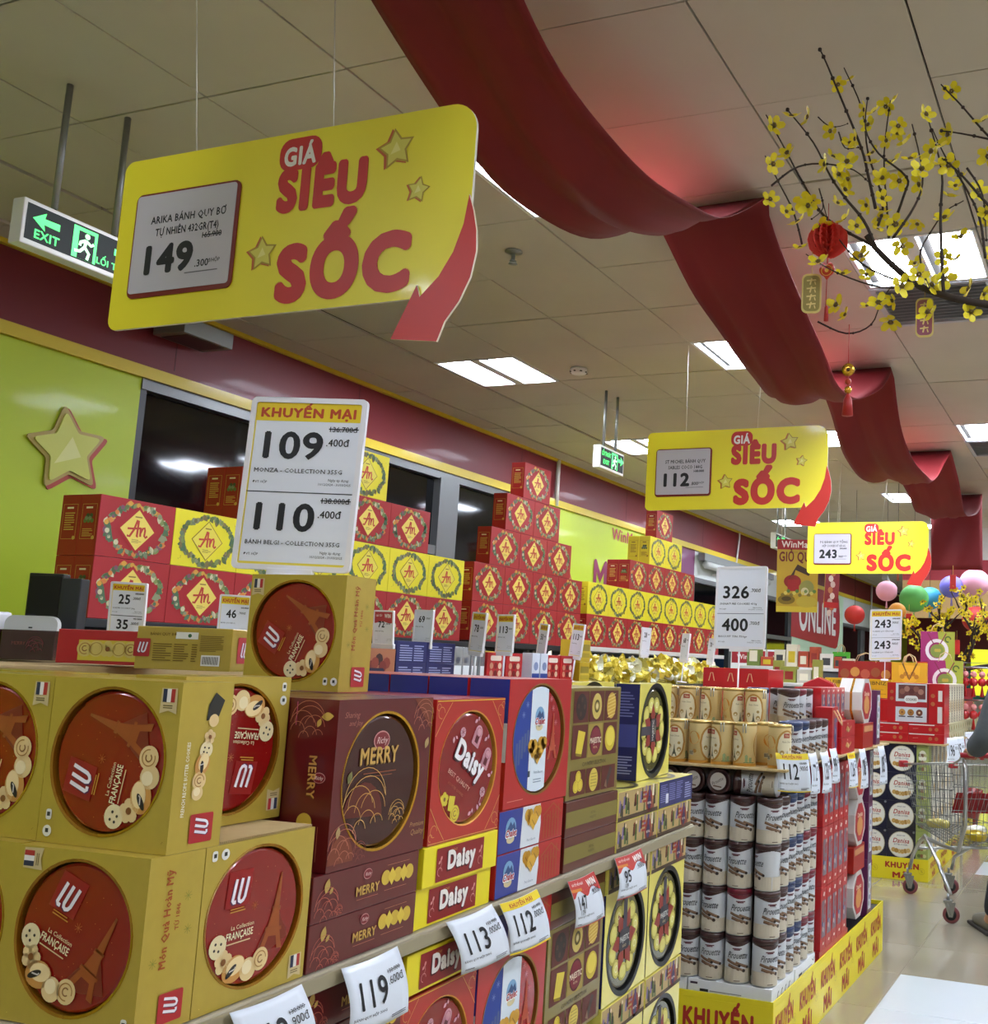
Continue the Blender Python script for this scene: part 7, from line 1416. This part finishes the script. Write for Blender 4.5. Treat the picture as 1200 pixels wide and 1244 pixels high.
for k, (x, z) in enumerate(((-1.93, 2.03), (-1.46, 1.78), (-1.50, 2.42))):
    o = empty('red_packet', (x, 10.55, z)); MB().bbox(-.03, -.005, -.07, .03, .005, .07, mat('packet_red', '#c0241c', .4), .002).build('packet', o); MB().tube([(0, 0, .07), (0, 0, .16)], .002, '#c9a02a', 4).build('cord', o); tag(o, ['red paper packet hanging at the left of the far tree', 'red paper packet low in the middle of the far tree', 'red paper packet high in the far tree'][k], 'ornament', 'red packets on the far tree')
# far wall shop fronts
r = empty('stage_display', (.0, 24.5, 0)); MB().bbox(-2.6, 0, 0, 3.5, .8, .95, WALLW, .01).build('counter', r); MB().bbox(-2.2, .75, .95, 3.4, .8, 1.25, BLACK, .01).build('dark_panel', r); MB().bbox(-2.2, .76, 1.25, 3.4, .8, 1.75, mat('panel_blue', '#2a6ab0', .5), .01).build('blue_panel', r); tag(r, 'pale counter with dark and blue panels far at the right edge', 'counter')
YL = mat('lit_yellow_panel', '#d8dc2a', .5, emit=.6); r = MB().bbox(-3.0, 23.9, 1.1, -1.9, 23.95, 2.1, YL, .01).bbox(-3.0, 23.9, 0, -2.95, 23.95, 1.1, STEEL).bbox(-1.95, 23.9, 0, -1.9, 23.95, 1.1, STEEL).build('light_panel'); tag(r, 'bright lit yellow panel far behind the blossom tree', 'light panel')
# ================================================================= SHOPPING CART
CW_ = Vector((.89, .46, 0)).normalized(); CHd = Vector((-.46, .89, 0)).normalized(); CO = Vector((-.97, 6.84, 0)); CRZ = math.atan2(.46, .89)
r = empty('shopping_cart', CO, CRZ); WR = .052
RUB = mat('wheel_rubber', '#7a3f40', .5); 
def wheel(x, y, back):
    X0, Y0 = x, y; x = y = 0; f = MB(); f.tube([(x-.022, y+back*.5, WR+.075), (x-.02, y, WR)], .006, STEEL, 6); f.tube([(x+.022, y+back*.5, WR+.075), (x+.02, y, WR)], .006, STEEL, 6); f.bbox(x-.028, y+back*.5-.025, WR+.07, x+.028, y+back*.5+.025, WR+.085, STEEL, .003); f.add([(x-.026, y-.03, WR+.075), (x-.026, y+.04, WR+.075), (x-.024, y+.012, WR-.012), (x-.024, y-.012, WR-.012)], [(0, 1, 2, 3)], STEEL); f.tube([(x, y+back*.5, WR+.08), (x, y+back*.5, WR+.12)], .009, STEEL, 8); f = f.build('caster_fork', r, mw=Matrix.Translation((X0, Y0, 0)) @ Matrix.Rotation(1.1, 4, 'Z'))
    w_ = MB().lathe([(.012, -.014), (.036, -.013), (WR-.004, -.012), (WR, -.007), (WR, .007), (WR-.004, .012), (.036, .013), (.012, .014)], RUB, 24, c=(0, 0, 0), axis='x'); w_.lathe([(.001, -.0145), (.033, -.0145), (.033, .0145), (.001, .0145)], DARK, 18, axis='x'); w_ = w_.build('wheel', f, mw=Matrix.Translation((0, 0, WR)))
for x, y, b_ in ((0, 0, .04), (.5, 0, .04), (.0, .84, .04), (.30, .86, .04)): wheel(x, y, b_)
TB = .0125
for sx, x0, xf in ((1, 0, 0.0), (-1, .5, .30)):
    MB().tube([(x0, .02, .17), (x0-.0*sx, .25, .31), (x0-.005*sx, .47, .43), (x0*.9+xf*.1, .53, .44), (x0*.5+xf*.5, .66, .37), (xf, .80, .26), (xf, .855, .17)], TB, METAL, 10).build('side_tube', r)
    MB().tube([(x0, .47, .43), (x0, .15, .435), (x0, -.12, .45), (x0, -.24, .62), (x0, -.24, .95), (x0, -.2, 1.01)], TB, METAL, 10).build('rear_tube', r)
MB().tube([(.0, .70, .33), (.28, .72, .33)], .009, METAL, 8).build('cross_tube', r); MB().tube([(.0, .1, .435), (.5, .1, .435)], .009, METAL, 8).build('cross_tube', r)
TLr, TRr, TLf, TRf = (-.03, -.1, .97), (.53, -.1, .97), (.0, 1.05, .86), (.37, 1.05, .86); BLr, BRr, BLf, BRf = (.0, .0, .46), (.5, .0, .46), (.04, .86, .47), (.33, .86, .47)
V_ = Vector
def wires(A, B, C_, D_, nv, nh, name):   # A-B top, D-C bottom
    mb = MB(); A, B, C_, D_ = V_(A), V_(B), V_(C_), V_(D_)
    for i in range(nv+1): t = i/nv; mb.tube([A.lerp(B, t), D_.lerp(C_, t)], .0017, mat('wire_steel', '#6c6e6b', .4, .7), 4, cap=False)
    for j in range(nh+1): t = j/nh; mb.tube([A.lerp(D_, t), B.lerp(C_, t)], .0022, mat('wire_steel'), 4, cap=False)
    o = mb.build(name, r); o['kind'] = 'stuff'; return o
wires(TLr, TLf, BLf, BLr, 20, 6, 'basket_side'); wires(TRr, TRf, BRf, BRr, 20, 6, 'basket_side'); wires(TLf, TRf, BRf, BLf, 9, 7, 'basket_front'); wires(TLr, TRr, BRr, BLr, 13, 7, 'basket_gate'); wires(BLr, BLf, BRf, BRr, 20, 10, 'basket_floor')
MB().tube([TLr, TLf, TRf, TRr], .0055, METAL, 8).build('rim', r)
for x in (.0, .37): MB().bbox(x-.03, 1.02, .84, x+.03, 1.065, .885, mat('bumper_red', '#b02a30', .4), .006).build('bumper', r)
MB().tube([(-.03, -.24, 1.03), (.53, -.24, 1.03)], .016, mat('handle_red', '#a81a28', .4), 12).build('handle', r)
for x in (-.02, .52): MB().tube([(x, -.1, .97), (x, -.2, 1.0), (x, -.24, 1.03)], .008, METAL, 6).build('handle_bracket', r)
MB().add([(.10, .20, .76), (.46, .20, .76), (.46, .30, .62), (.10, .30, .62)], [(0, 1, 2, 3), (3, 2, 1, 0)], mat('flap_red', '#a3202c', .4)).build('seat_flap', r)
fl2 = MB(); [fl2.tube([(.115+.03*i, .197, .76), (.115+.03*i, .297, .62)], .0017, METAL, 4) for i in range(12)]; o = fl2.build('seat_wires', r); o['kind'] = 'stuff'
tag(r, 'wire shopping cart with red handle and dark red wheels', 'shopping cart')
for k, (x, y, w_, c, lb) in enumerate(((.12, .62, .16, 'olive_wrap', 'green wrapped pack lying in the cart towards its front'), (.28, .35, .18, 'clear_wrap', 'clear wrapped pack in the middle of the cart'), (.2, .12, .2, 'gold_carton', 'brown wrapped pack under the red flap of the cart'))):
    p_ = CO+CW_*x+CHd*y; o = MB(); n = 10; pr = [(.001, 0), (w_*.35, .006), (w_*.42, .03), (w_*.36, .055), (.001, .066)]; o.lathe(pr, _M[c], n); o = o.build('shopping_item'); o.location = (p_.x, p_.y, .476); o.scale = (1.25, .8, 1); o.rotation_euler.z = k; tag(o, lb, 'groceries')
# ================================================================= PERSON PUSHING THE CART
def Lc(x, y, z): p = CO+CW_*x+CHd*y; return (p.x, p.y, z)
def skin_mesh(name, verts, edges, radii, m_, sub=2, root=0):
    me = bpy.data.meshes.new(name); me.from_pydata(verts, edges, []); o = bpy.data.objects.new(name, me); COL.objects.link(o)
    o.modifiers.new('k', 'SKIN'); 
    for i, rd in enumerate(radii): me.skin_vertices[0].data[i].radius = rd if isinstance(rd, tuple) else (rd, rd); me.skin_vertices[0].data[i].use_root = (i == root)
    s_ = o.modifiers.new('s', 'SUBSURF'); s_.levels = sub; s_.render_levels = sub
    dg = bpy.context.evaluated_depsgraph_get(); m2 = bpy.data.meshes.new_from_object(o.evaluated_get(dg)); bpy.data.objects.remove(o); m2.materials.clear(); m2.materials.append(m_)
    m2.polygons.foreach_set('use_smooth', [True]*len(m2.polygons)); return obj(name, m2)
SKIN = mat('skin', '#b58464', .55); SLV = mat('grey_sleeve', '#4c5254', .85, 0, 0, .1, 60, .2); TRS = mat('trousers', '#26282e', .8); SHOE = mat('shoe_grey', '#6f6a5c', .6, 0, 0, .08, 40); HAIR = mat('hair_black', '#14110f', .5)
bv = [(.30, -.62, .95), (.29, -.58, 1.12), (.28, -.54, 1.32), (.27, -.52, 1.45), (.27, -.50, 1.53), (.27, -.47, 1.62), (.27, -.46, 1.72),
      (.10, -.53, 1.40), (.03, -.50, 1.16), (.01, -.33, 1.06), (.02, -.26, 1.05), (.44, -.53, 1.40), (.53, -.48, 1.16), (.48, -.33, 1.06), (.47, -.26, 1.05),
      (.21, -.60, .88), (.17, -.42, .50), (.15, -.28, .10), (.15, -.20, .045), (.39, -.62, .88), (.40, -.66, .50), (.42, -.92, .14), (.42, -.86, .05)]
be = [(0, 1), (1, 2), (2, 3), (3, 4), (4, 5), (5, 6), (3, 7), (7, 8), (8, 9), (9, 10), (3, 11), (11, 12), (12, 13), (13, 14), (0, 15), (15, 16), (16, 17), (17, 18), (0, 19), (19, 20), (20, 21), (21, 22)]
br = [(.14, .1), (.13, .095), (.155, .105), (.09, .07), .052, (.075, .085), (.06, .075), .058, .045, .034, .026, .058, .045, .034, .026, .088, .058, .042, .035, .088, .058, .042, .035]
person = skin_mesh('person', [Lc(*v) for v in bv], be, br, SKIN)
def cloth_part(name, idx, grow_, m_, ext=None):
    mp = {i: k for k, i in enumerate(idx)}; es = [(mp[a_], mp[b_]) for a_, b_ in be if a_ in mp and b_ in mp]
    rs = [tuple(x+grow_ for x in (br[i] if isinstance(br[i], tuple) else (br[i], br[i]))) for i in idx]
    o = skin_mesh(name, [Lc(*bv[i]) for i in idx], es, rs, m_); o.parent = person; return o
cloth_part('jacket', [0, 1, 2, 3, 7, 8, 9, 11, 12, 13], .032, SLV); cloth_part('trousers', [0, 1, 15, 16, 17, 19, 20, 21], .018, TRS)
hair = MB().sphere(Lc(.27, -.49, 1.70), .098, HAIR, 16, 1.1); hair.sphere(Lc(.27, -.54, 1.62), .07, HAIR, 12, 1.3); hair = hair.build('hair', person)
fc_ = MB(); 
for x in (.235, .305): fc_.sphere(Lc(x, -.385, 1.665), .011, '#e8e4de', 8); fc_.sphere(Lc(x, -.376, 1.665), .006, '#1a1412', 8)
fc_.build('eyes', person); MB().sphere(Lc(.27, -.372, 1.635), .014, SKIN, 8, 1.4).build('nose', person); MB().sphere(Lc(.27, -.378, 1.60), .016, mat('lips', '#9a4a42', .5), 8, .4).build('mouth', person)
MB().sphere(Lc(.185, -.47, 1.65), .018, SKIN, 8, 1.5).build('ear', person); MB().sphere(Lc(.355, -.47, 1.65), .018, SKIN, 8, 1.5).build('ear', person)
for hx in (.03, .46):
    for k in range(4):
        x = hx-.027+.018*k; f_ = MB().tube([Lc(x, -.275, 1.055), Lc(x, -.235, 1.062-.002*abs(k-1)), Lc(x, -.212, 1.045), Lc(x, -.214, 1.02), Lc(x, -.236, 1.008)], [.010, .0095, .009, .0085, .007], SKIN, 8); f_.build('finger', person)
    s_ = 1 if hx < .2 else -1
    MB().tube([Lc(hx+s_*.02, -.285, 1.045), Lc(hx+s_*.035, -.262, 1.028), Lc(hx+s_*.03, -.24, 1.01)], [.011, .010, .008], SKIN, 8).build('thumb', person)
    MB().sphere(Lc(hx, -.28, 1.05), .03, SKIN, 12, .5).build('palm', person)
for x, y, zz in ((.15, -.16, 0), (.42, -.82, 0)):
    sv = [Lc(x, y-.12, .055), Lc(x, y-.02, .06), Lc(x, y+.08, .045), Lc(x, y+.14, .04)]; o = skin_mesh('shoe', sv, [(0, 1), (1, 2), (2, 3)], [(.042, .048), (.045, .055), (.046, .04), (.04, .03)], SHOE); o.parent = person
    MB().bbox(-.048, -.16, .001, .048, .175, .022, mat('sole', '#3a3730', .7), .01).build('sole', o, mw=Matrix.Translation(Vector(Lc(x, y, 0))) @ Matrix.Rotation(CRZ, 4, 'Z'))
tag(person, 'person in a loose grey sleeve and grey shoes pushing the cart, mostly out of frame', 'person')
